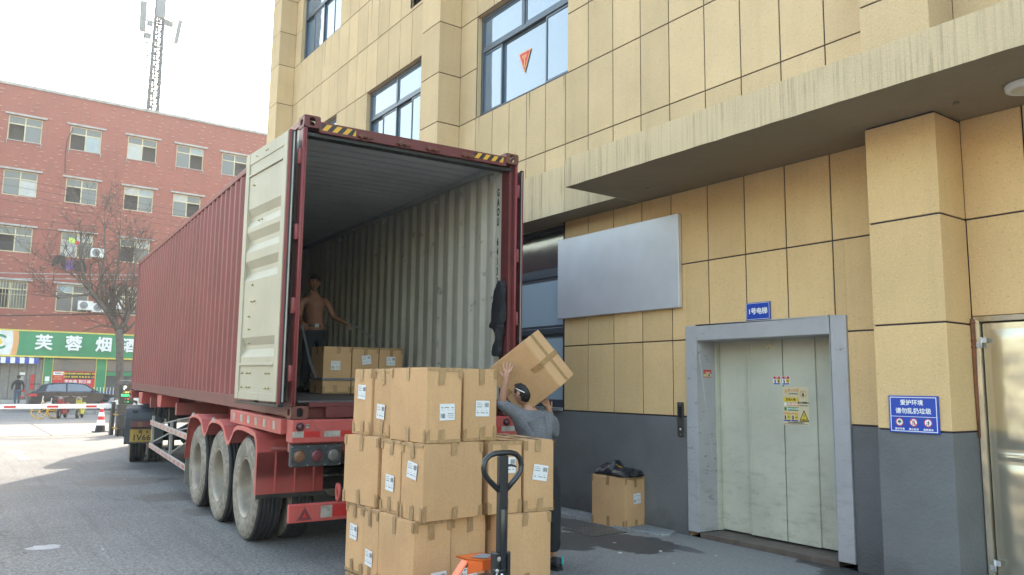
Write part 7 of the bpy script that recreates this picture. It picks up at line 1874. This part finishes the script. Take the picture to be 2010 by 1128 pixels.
# unseen building added across the yard for reflections and warm bounce
ob = empty('added_opposite_building', (-31, -6, 0), 'plain yellow building across the yard, seen only in the reflections', 'building')
mb = MB(); mb.box(-38, -26, -30, 4, 0, 9); mb.build('wall', M['stucco'], ob, I4)
mb = MB(); mb.box(-26.0, -25.98, -30, 4, 0, 1.3); mb.build('plinth', M['plinth'], ob, I4)
for zz in (2.0, 6.2):
    for yy in range(-28, 3, 5):
        mb = MB(); mb.box(-26.0, -25.96, yy, yy + 2.6, zz, zz + 1.9); mb.build('window', M['glass_far'], ob, I4)
# bare trees
M['bark'] = pm('grey_brown_bark', (.10, .085, .075), .9, 0, .3, 6, bmp=.5, bs=20)
M['twig'] = pm('bare_twig', (.075, .058, .048), .9)
def bare_tree(name, base, limbs, seed, label, depth=5, tw=.02, up=.25):
    random.seed(seed); t = empty(name, base, label, 'tree', 'bare street trees by the green shop')
    tr = MB(); tw_ = MB()
    def twig(p, d, L, r, lev):
        pts = [p]; q = Vector(p); dd = Vector(d).normalized()
        for k in range(3):
            dd = (dd + Vector((random.gauss(0, .16), random.gauss(0, .16), random.gauss(0, .10) + up * .12))).normalized(); q = q + dd * L / 3; pts.append(q.copy())
        (tw_ if lev > 0 else tr).tube(pts, [r, r * .85, r * .7, r * .5], 5 if lev < 2 else 3)
        if lev >= depth: return
        for k in range(random.choice((2, 3, 3))):
            i = random.choice((1, 2, 3)); a = Vector((random.gauss(0, 1), random.gauss(0, .6), random.gauss(0, .8))); nd = (dd * 1.25 + a.normalized() * .85 + Vector((0, 0, up))).normalized()
            twig(pts[i], nd, L * random.uniform(.55, .8), max(.0085, r * .55), lev + 1)
    for L_ in limbs:
        pts = [Vector(p[:3]) for p in L_]; rs = [p[3] for p in L_]
        tr.tube(pts, rs, 10)
        if len(L_) > 2 or True:
            for i in range(1, len(pts)):
                for k in range(3 if i < len(pts) - 1 else 4):
                    if pts[i].z < 4.2: continue
                    f = random.random(); p = pts[i - 1].lerp(pts[i], .5 + .5 * f); d = (pts[i] - pts[i - 1]).normalized()
                    nd = (d * .8 + Vector((random.gauss(0, .8), random.gauss(0, .5), random.uniform(.1, .9)))).normalized(); twig(p, nd, random.uniform(.9, 1.6), max(.016, rs[i] * .45), 1)
    tr.build('trunk', M['bark'], t, I4, weld=False); tw_.build('crown', M['twig'], t, I4, weld=False, kind='stuff'); return t
bare_tree('bare_tree', (4.66, 38, 0), [
    [(4.66, 38, 0, .24), (4.62, 38, 1.2, .20), (4.58, 38, 2.4, .185), (4.52, 38, 3.5, .19), (4.42, 38, 4.3, .20)],
    [(4.42, 38, 4.2, .17), (4.0, 38, 4.9, .15), (3.55, 37.9, 5.5, .13), (3.05, 37.9, 6.1, .10), (2.55, 38, 6.9, .075), (2.35, 38.1, 8.0, .05), (2.3, 38, 9.2, .03)],
    [(3.55, 37.9, 5.5, .09), (3.35, 37.8, 6.8, .07), (3.45, 37.8, 8.2, .045), (3.3, 37.8, 9.8, .03)],
    [(3.9, 38.0, 5.1, .08), (4.05, 38.2, 6.4, .06), (4.2, 38.2, 8.0, .04), (4.1, 38.2, 9.6, .025)],
    [(3.05, 37.9, 6.05, .07), (2.3, 37.8, 5.9, .05), (1.5, 37.7, 5.7, .04), (1.0, 37.7, 6.3, .025)],
    [(2.9, 37.9, 6.3, .05), (2.0, 37.9, 7.0, .04), (1.1, 38.0, 7.5, .025)],
    [(4.3, 38, 4.4, .06), (3.5, 37.7, 4.45, .04), (2.7, 37.6, 4.1, .025)],
    [(4.45, 38, 4.2, .16), (4.68, 38, 4.8, .15), (4.78, 38, 5.3, .15)],
    [(4.72, 38, 5.2, .05), (4.6, 38, 6.8, .04), (4.75, 38, 8.4, .02)], [(4.8, 38, 5.2, .05), (5.2, 38, 6.6, .04), (5.3, 38, 8.2, .02)], [(4.76, 38, 5.2, .05), (4.95, 38, 6.8, .035), (4.9, 38, 8.8, .02)]],
    3, 'bare leaning street tree with dark trunk in front of the green shop sign', depth=4)

# overhead wires
wires = [(7.45, 8.05, -.8, 7.0, 44, .026), (7.15, 7.8, -.8, 7.0, 44, .022), (5.2, 5.75, -.6, 6, 45.5, .032), (12.9, 12.2, -1.5, 9, 44, .010), (12.45, 11.9, -1.5, 9, 44, .010), (12.0, 11.5, -1.5, 9, 44, .010), (11.6, 11.2, -1.5, 9, 44, .010), (10.6, 10.7, -1.5, 9, 44, .010), (10.1, 10.3, -1.5, 9, 44, .010), (9.2, 9.6, -1.5, 9, 44, .010)]
WL = ['upper of the two thick pale cables at second floor height', 'lower of the two thick pale cables at second floor height', 'dark sagging cable just above the shop sign', 'topmost thin wire across the third floor windows',
      'second thin wire from the top across the upper windows', 'third thin wire from the top across the upper windows', 'fourth thin wire from the top across the upper windows', 'thin wire running above the tree crown', 'thin wire passing behind the top of the bare tree', 'lowest thin wire, just above the laundry window']
for i, (z0, z1, x0, x1, y, r) in enumerate(wires):
    mb = MB(); pts = []
    s = (z1 - z0) / (x1 - x0)
    for k in range(17):
        x = -14 + 34 * k / 16; pts.append((x, y, z0 + s * (x - x0) - .35 * (1 - ((x - 3) / 17) ** 2) + .35 * (1 - ((x0 + 3) / 17) ** 2) * 1.0))
    mb.tube(pts, r, 4); mb.build('overhead_wire', M['lintel'] if i < 2 else M['blank'], None, None, label=WL[i], cat='cable', group='overhead cables along the street')

# railings by the shop
fn = empty('street_railing', (4.5, 43.6, .13), 'white picket street railing with blue rails behind the parked car', 'railing')
for i in range(34):
    x = 3.0 + i * .17; mb = MB(); mb.box(x, x + .03, 43.58, 43.61, .2, 1.25); mb.build('picket', M['sign_white'], fn, I4)
for z in (.3, .95):
    mb = MB(); mb.box(3.0, 8.8, 43.6, 43.63, z, z + .05); mb.build('rail', M['blue_sign'], fn, I4)
mb = MB(); mb.box(2.9, 3.0, 43.55, 43.65, .13, 1.4); mb.build('post', M['blue_sign'], fn, I4)
mb = MB(); mb.box(5.3, 6.1, 43.52, 43.56, .55, 1.15, 0); mb.quad((5.36, 43.515, .75), (6.04, 43.515, .75), (6.04, 43.515, 1.1), (5.36, 43.515, 1.1), 1); mb.add(*ftext('停车场', 5.7, .93, .22, 43.51, .003), 0)
mb.build('railing_notice', [M['sign_white'], M['sign_red']], None, None, weld=False, label='small red and white notice fixed to the street railing', cat='sign')

# cars
def car(loc, rz, paint, label, L=4.55, seed=0):
    c = empty('parked_car', T(*loc) @ rotz(rz), label, 'car', 'cars at the roadside')
    def kbb(name, mb, mat, parent=c, **k): return mb.build(name, mat, parent, WM(c), **k)
    # local: x forward 0..L, y across -0.93..0.93
    lower = [(0.02, .38), (0.0, .62), (.05, .86), (.16, .98), (.35, 1.04), (.9, 1.05), (2.0, 1.02), (3.05, .99), (3.5, .96), (4.05, .86), (4.38, .74), (4.52, .56), (4.52, .30), (4.4, .20), (4.15, .19), (4.05, .42), (3.86, .60), (3.62, .67), (3.38, .60), (3.19, .42), (3.1, .19), (1.38, .19), (1.30, .42), (1.12, .60), (.88, .67), (.64, .60), (.46, .42), (.38, .22), (.12, .24)]
    n = len(lower); mb = MB(); rings = []
    for (yy, k) in ((-.93, .97), (-.90, 1), (-.5, 1.0), (.5, 1.0), (.90, 1), (.93, .97)):
        rings.append([(L / 2 * 0 + (x - L / 2) * (k if abs(yy) > .91 else 1) + L / 2, yy, z if abs(yy) < .92 else .2 + (z - .2) * .97) for x, z in lower])
    vs = [p for r in rings for p in r]; fs = []
    for a in range(len(rings) - 1):
        for i in range(n): fs.append((a * n + i, a * n + (i + 1) % n, (a + 1) * n + (i + 1) % n, (a + 1) * n + i))
    fs += [tuple(range(n)), tuple((len(rings) - 1) * n + i for i in range(n))]
    mb.add(vs, fs); kbb('body', mb, paint, bevel=.03)
    roof = [(.22, 1.02), (.62, 1.40), (1.0, 1.49), (1.9, 1.52), (2.5, 1.47), (3.25, 1.00)]
    hw = lambda z: .86 - .22 * (z - 1.0) / .5
    mb = MB(); vs = [(x, -hw(z), z) for x, z in roof] + [(x, hw(z), z) for x, z in roof]; n = len(roof)
    fs = [(i, i + 1, n + i + 1, n + i) for i in range(n - 1)] + [tuple(range(n)), tuple(range(n, 2 * n))[::-1]]
    mb.add(vs, fs); gh = kbb('roof', mb, paint, bevel=.03)
    for sy in (-1, 1):
        for pts in ([(.72, 1.06), (.80, 1.36), (1.10, 1.42), (1.62, 1.45), (1.62, 1.06)], [(1.70, 1.06), (1.70, 1.45), (2.15, 1.44), (2.48, 1.40), (3.0, 1.06)]):
            mb = MB(); mb.poly([(x, sy * (hw(z) + .006), z) for x, z in pts]); kbb('side_window', mb, M['glass_dark'], gh, weld=False)
    mb = MB(); mb.quad((2.56, -.6, 1.43), (2.56, .6, 1.43), (3.2, .78, 1.03), (3.2, -.78, 1.03)) ; kbb('windscreen', mb, M['glass_dark'], gh, weld=False)
    mb = MB(); mb.quad((.27, -.76, 1.08), (.27, .76, 1.08), (.60, .62, 1.39), (.60, -.62, 1.39)); kbb('rear_window', mb, M['glass_dark'], gh, weld=False)
    for (x, sy) in ((.88, -1), (.88, 1), (3.62, -1), (3.62, 1)):
        F = T(x, sy * .82, .335) @ Matrix.Rotation(-PI / 2 * sy, 4, 'X'); mb = MB(); mb.lathe([(.20, .09), (.27, .11), (.32, .10), (.335, .07), (.335, -.07), (.32, -.10)], 28, 0, F); w = kbb('wheel', mb, M['tyre'])
        mb = MB(); mb.lathe([(.0, .10), (.04, .10), (.06, .085), (.17, .07), (.205, .095)], 20, 0, F); kbb('rim', mb, M['steel'], w)
    for sy in (-1, 1):
        mb = MB(); mb.box(-.01, .34, sy * .93 - .03, sy * .93 + .02, .80, .92); kbb('tail_light', mb, M['sign_red'], bevel=.03)
        mb = MB(); mb.box(4.22, 4.47, sy * .90 - .04, sy * .90 + .03, .66, .76); kbb('headlight', mb, M['glass_far'], bevel=.02)
        mb = MB(); mb.sphere((2.85, sy * 1.0, 1.08), .09, 10, 0, None, (1.1, .8, .8)); kbb('wing_mirror', mb, paint)
        mb = MB(); mb.box(1.40, 1.56, sy * .925 - .02, sy * .925 + .02, .90, .93); mb.box(2.30, 2.46, sy * .925 - .02, sy * .925 + .02, .89, .92); kbb('door_handles', mb, paint)
        mb = MB()
        for x in (1.64, 2.62): mb.box(x, x + .008, sy * .931 - .003, sy * .931 + .003, .30, .98)
        kbb('door_gaps', mb, M['blank'])
    mb = MB(); mb.box(.10, .45, -.6, .6, 1.40, 1.44); kbb('roof_spoiler', mb, paint, gh, bevel=.012)
    return c
car((.78, 40.6, -.01), 0, pm('dark_navy_car_paint', (.008, .012, .022), .3, 0, .05, coat=.45), 'dark navy hatchback-style car parked side on before the shop')
car((8.9, 38.6, -.01), PI, pm('white_car_paint', (.62, .64, .66), .3, 0, .03, coat=.8), 'white car whose nose shows behind the parking machine')

# bicycle and scooters
bk = empty('bicycle', (.88, 31.6, -.012), 'white and yellow share bicycle with yellow five-spoke wheels', 'bicycle')
M['bike_yellow'] = pm('ochre_yellow_paint', (.60, .36, .04), .4); M['bike_white'] = pm('white_bike_paint', (.6, .6, .58), .4)
def bwheel(x, y, z, R_, parent, yaw=0, mat='bike_yellow', tyre=.028):
    F = T(x, y, z) @ rotz(yaw) @ Matrix.Rotation(PI / 2, 4, 'X'); mb = MB(); mb.tube([(R_ * math.cos(t), R_ * math.sin(t), 0) for t in [2 * PI * i / 28 for i in range(28)]], tyre, 6, 0, F, closed=True); w = mb.build('wheel', M[mat], parent, I4)
    mb = MB()
    for i in range(5): a = 2 * PI * i / 5 + .3; mb.cyl((.03 * math.cos(a), .03 * math.sin(a), 0), ((R_ - .02) * math.cos(a + .15), (R_ - .02) * math.sin(a + .15), 0), .020, .014, 5, 0, True, F)
    mb.cyl((0, 0, -.04), (0, 0, .04), .045, n=10, m=0, M=F); mb.build('spokes', M[mat], w, I4); return w
bwheel(.60, 31.5, .30, .29, bk, .1); bwheel(1.18, 31.75, .30, .29, bk, .55)
mb = MB(); mb.tube([(.60, 31.45, .30), (.68, 31.45, .72), (.70, 31.45, .95)], .022, 6); mb.build('fork', M['bike_white'], bk, I4)
mb = MB(); mb.tube([(.70, 31.48, .78), (.80, 31.5, .45), (.92, 31.6, .36), (1.18, 31.72, .32)], .032, 6); mb.build('frame', M['bike_yellow'], bk, I4)
mb = MB(); mb.tube([(.98, 31.62, .36), (1.04, 31.65, .88)], .022, 6); mb.build('seat_post', M['bike_white'], bk, I4)
mb = MB(); mb.box(.93, 1.17, 31.58, 31.72, .88, .94); mb.build('saddle', M['blank'], bk, I4, bevel=.02)
mb = MB(); mb.tube([(.60, 31.2, 1.02), (.70, 31.35, 1.0), (.70, 31.55, 1.0), (.62, 31.7, 1.02)], .015, 5); mb.build('handlebar', M['blank'], bk, I4)
def scooter(x, y, fl, paint, label, rz=0.0):
    s = empty('scooter', (x, y, -.012), label, 'scooter', 'parked electric scooters')
    for dx in (-.52, .52):
        F = T(x + dx * fl, y, .235) @ Matrix.Rotation(PI / 2, 4, 'X'); mb = MB(); mb.lathe([(.10, .04), (.19, .055), (.235, .03), (.235, -.03), (.19, -.055), (.10, -.04)], 22, 0, F); w = mb.build('wheel', M['tyre'], s, I4); mb = MB(); mb.lathe([(0, .03), (.10, .035)], 14, 0, F); mb.build('rim', M['alu_rail'], w, I4)
    mb = MB(); mb.prism([(x + a * fl, c) for a, c in ((-.74, .62), (-.60, .74), (-.1, .78), (-.05, .62), (-.14, .38), (.18, .30), (.26, .34), (.34, .85), (.40, .98), (.46, .95), (.44, .5), (.38, .2), (-.3, .2), (-.42, .42), (-.62, .46))], 1, y - .13, y + .13); mb.build('body', paint, s, I4, bevel=.03)
    mb = MB(); mb.prism([(x + a * fl, c) for a, c in ((-.72, .77), (-.66, .85), (-.1, .86), (.0, .79))], 1, y - .12, y + .12); mb.build('seat', M['blank'], s, I4, bevel=.025)
    mb = MB(); mb.tube([(x + .36 * fl, y - .32, 1.05), (x + .40 * fl, y, 1.0), (x + .36 * fl, y + .32, 1.05)], .018, 5); mb.sphere((x + .45 * fl, y, .95), .09, 10); mb.build('handlebar', M['sign_grey'], s, I4)
    mb = MB(); mb.box(x - .92 * fl - .01, x - .92 * fl + .01, y - .11, y + .11, .50, .62) if False else mb.prism([(x + a * fl, c) for a, c in ((-.80, .50), (-.62, .60), (-.60, .57), (-.78, .47))], 1, y - .10, y + .10); mb.build('number_plate', M['sign_yellow'], s, I4)
    mb = MB(); mb.prism([(x + a * fl, c) for a, c in ((-.76, .25), (-.74, .45), (-.5, .52), (-.34, .45), (-.5, .47), (-.7, .38))], 1, y - .09, y + .09); mb.build('rear_mudguard', paint, s, I4)
    s.rotation_euler.z = rz; s.scale = (.88, .88, .9)
scooter(1.50, 31.9, -1, pm('dull_red_scooter_paint', (.26, .03, .03), .45), 'red electric scooter parked between the yellow bicycle and the yellow scooter', 1.2); scooter(2.15, 31.7, -1, pm('lemon_scooter_paint', (.42, .38, .06), .4), 'lemon yellow electric scooter with grey leg shield and handlebar', 1.25)

# distant pedestrian
pd = empty('person', (.72, 47, .13), 'person in a dark jacket and blue jeans walking away along the shop', 'person')
j = {}
def B3(n, x, z, r, dy=0): j[n] = (V3((x, 47 + dy, z + .13)), r)
B3('pelvis', .72, .92, (.15, .10)); B3('waist', .72, 1.08, (.14, .10)); B3('chest', .71, 1.28, (.18, .12)); B3('uch', .71, 1.40, (.15, .10)); B3('neck', .71, 1.50, .06, -.0)
B3('shL', .52, 1.38, .075); B3('elL', .42, 1.12, .055, .05); B3('haL', .42, .90, .040, .0); B3('shR', .90, 1.38, .075); B3('elR', 1.0, 1.12, .055, -.05); B3('haR', .98, .90, .04, -.12)
B3('hipL', .63, .86, .10); B3('knL', .61, .48, .07, -.08); B3('akL', .62, .10, .05, -.14); B3('hipR', .81, .86, .10); B3('knR', .82, .48, .07, .08); B3('akR', .80, .12, .05, .02)
v, e_, r_ = skel(j, [['pelvis', 'waist', 'chest', 'uch', 'neck'], ['uch', 'shL', 'elL', 'haL'], ['uch', 'shR', 'elR', 'haR'], ['pelvis', 'hipL', 'knL', 'akL'], ['pelvis', 'hipR', 'knR', 'akR']])
b1_ = skinned('body', v, e_, r_, M['trouser'], pd, I4, sub=1)
jk2 = {k: (v_[0], tuple(q * 1.06 for q in v_[1]) if isinstance(v_[1], tuple) else v_[1] * 1.1) for k, v_ in j.items()}
v, e_, r_ = skel(jk2, [['pelvis', 'hipL', 'knL', 'akL'], ['pelvis', 'hipR', 'knR', 'akR']]); skinned('jeans', v, e_, r_, pm('blue_denim', (.05, .085, .14), .9), pd, I4, sub=1)
mb = MB(); mb.sphere((.71, 47.0, 1.76), .105, 14, 0, None, (.85, 1, 1.15)); mb.build('head', M['skin'], pd, I4); mb = MB(); mb.sphere((.71, 46.985, 1.785), .112, 14, 0, None, (.87, 1, 1.05)); mb.build('hair', M['hair'], pd, I4)

# ---------------------------------------------------------------- gate: cone, barrier, parking machine
cn = empty('traffic_cone', (1.44, 20.9, .006), 'red and white striped traffic cone with dark base beside the barrier', 'traffic cone')
mb = MB(); mb.box(1.22, 1.66, 20.68, 21.12, .006, .035); mb.build('base_plate', M['blank'], cn, I4, bevel=.01)
lv = [(.0, 3), (.19, 0), (.36, 1), (.47, 0), (.60, 1), (.70, 0), (.82, 1), (.90, 1)]
for k in range(len(lv) - 1):
    z0, mk = lv[k]; z1 = lv[k + 1][0]; r = lambda z: .155 - .125 * z / .90
    mb = MB(); mb.lathe([(r(z0), z0 + .03), (r(z1), z1 + .03)], 24, 0, T(1.44, 20.9, 0)); mb.build('cone_band', {0: M['sign_white'], 1: M['sign_red'], 3: M['blank']}[mk], cn, I4, weld=False)
br = empty('barrier_arm', (1.9, 19.3, .7), 'white boom barrier arm with red rectangles across the yard gate', 'barrier')
mb = MB(); mb.add([(-4.2, 19.28, .775), (1.95, 19.28, .80), (1.95, 19.34, .80), (-4.2, 19.34, .775), (-4.2, 19.28, .895), (1.95, 19.28, .935), (1.95, 19.34, .935), (-4.2, 19.34, .895)], [(0, 3, 2, 1), (4, 5, 6, 7), (0, 1, 5, 4), (1, 2, 6, 5), (2, 3, 7, 6), (3, 0, 4, 7)]); mb.build('boom', M['sign_white'], br, I4, bevel=.01)
for x in (-1.05, .0, 1.0, -2.1, -3.1):
    mb = MB(); zc = .850 + .004 * x; mb.quad((x - .22, 19.277, zc - .025), (x + .06, 19.277, zc - .025), (x + .06, 19.277, zc + .03), (x - .22, 19.277, zc + .03)); mb.build('red_mark', M['sign_red'], br, I4, weld=False)
mb = MB(); mb.box(1.46, 1.56, 19.18, 19.5, .0, 1.0); mb.build('barrier_housing', pm('dark_grey_cabinet', (.045, .045, .048), .5), br, I4, bevel=.02)
pk = empty('parking_machine', (1.80, 18.95, 0), 'dark parking gate machine with lit P sign and small coloured digits', 'parking machine')
mb = MB(); mb.box(1.57, 2.01, 18.8, 19.1, .0, .92); mb.build('cabinet', bpy.data.materials['dark_grey_cabinet'], pk, I4, bevel=.015)
mb = MB(); mb.box(1.60, 1.98, 18.82, 19.08, .93, 1.52); mb.build('display_head', M['black'], pk, I4, bevel=.02)
mb = MB(); mb.add(*ftext('P', 1.72, 1.41, .16, 18.815, .004), 0)
def emis(name, c, s):
    m, nt, b = newmat(name); b.inputs['Base Color'].default_value = (*c, 1); b.inputs['Emission Color'].default_value = (*c, 1); b.inputs['Emission Strength'].default_value = s; return m
mb.add(*ftext('欢迎光临', 1.79, 1.19, .085, 18.815, .002), 1); mb.add(*ftext('一路平安', 1.79, 1.28, .055, 18.815, .001), 2); mb.add(*ftext('1  12', 1.79, 1.09, .06, 18.815, .001), 3); mb.add(*ftext('1  15', 1.79, 1.0, .06, 18.815, .001), 1)
mb.build('display_text', [emis('lit_white', (.9, .9, .8), .35), emis('lit_green', (.05, .8, .25), .4), emis('lit_yellow', (.8, .6, .1), .3), emis('lit_orange', (.8, .25, .1), .3)], pk, I4, weld=False)
mb = MB(); mb.box(2.10, 2.26, 18.7, 18.9, .0, 1.3); mb.build('control_post', M['white'], pk, I4, bevel=.02)
mb = MB(); mb.box(1.6, 2.0, 18.8, 19.1, 1.62, 1.65); mb.cyl((1.8, 18.95, 1.5), (1.8, 18.95, 1.62), .02, n=6); mb.build('camera_hood', M['sign_grey'], pk, I4)
gr = empty('guard_frame', (1.65, 18.6, 0), 'black tube guard frame with yellow tape bands around the parking machine', 'guard rail')
M['tube'] = pm('dark_blue_black_tube', (.025, .030, .040), .5)
for (x, y) in ((1.50, 19.4), (1.58, 18.62), (1.70, 18.35), (2.4, 18.4)):
    mb = MB(); mb.cyl((x, y, 0), (x, y, .62), .022, n=8); mb.build('post', M['tube'], gr, I4)
for z in (.22, .62):
    mb = MB(); mb.tube([(1.50, 19.4, z), (1.58, 18.62, z), (1.70, 18.35, z), (2.4, 18.4, z)], .022, 8); mb.build('rail', M['tube'], gr, I4)
    mb = MB()
    for i in range(5): a = Vector((1.50, 19.4, z)).lerp(Vector((1.58, 18.62, z)), .08 + i * .19); c = Vector((1.50, 19.4, z)).lerp(Vector((1.58, 18.62, z)), .16 + i * .19); mb.cyl(a, c, .026, n=8)
    mb.build('yellow_tape', M['hz_yellow'], gr, I4, weld=False)

HAZE = 0.0011
if HAZE:
    m, nt, b = newmat('thin_hazy_air'); nt.nodes.remove(b); v = N(nt, 'ShaderNodeVolumePrincipled'); v.inputs['Density'].default_value = HAZE; v.inputs['Color'].default_value = (.9, .92, .95, 1); v.inputs['Anisotropy'].default_value = .3
    nt.links.new(v.outputs[0], nt.nodes['Material Output'].inputs['Volume'])
    mb = MB(); mb.box(-45, 45, -35, 75, -1.2, 36); tag(mb.build('haze', m), kind='stuff')
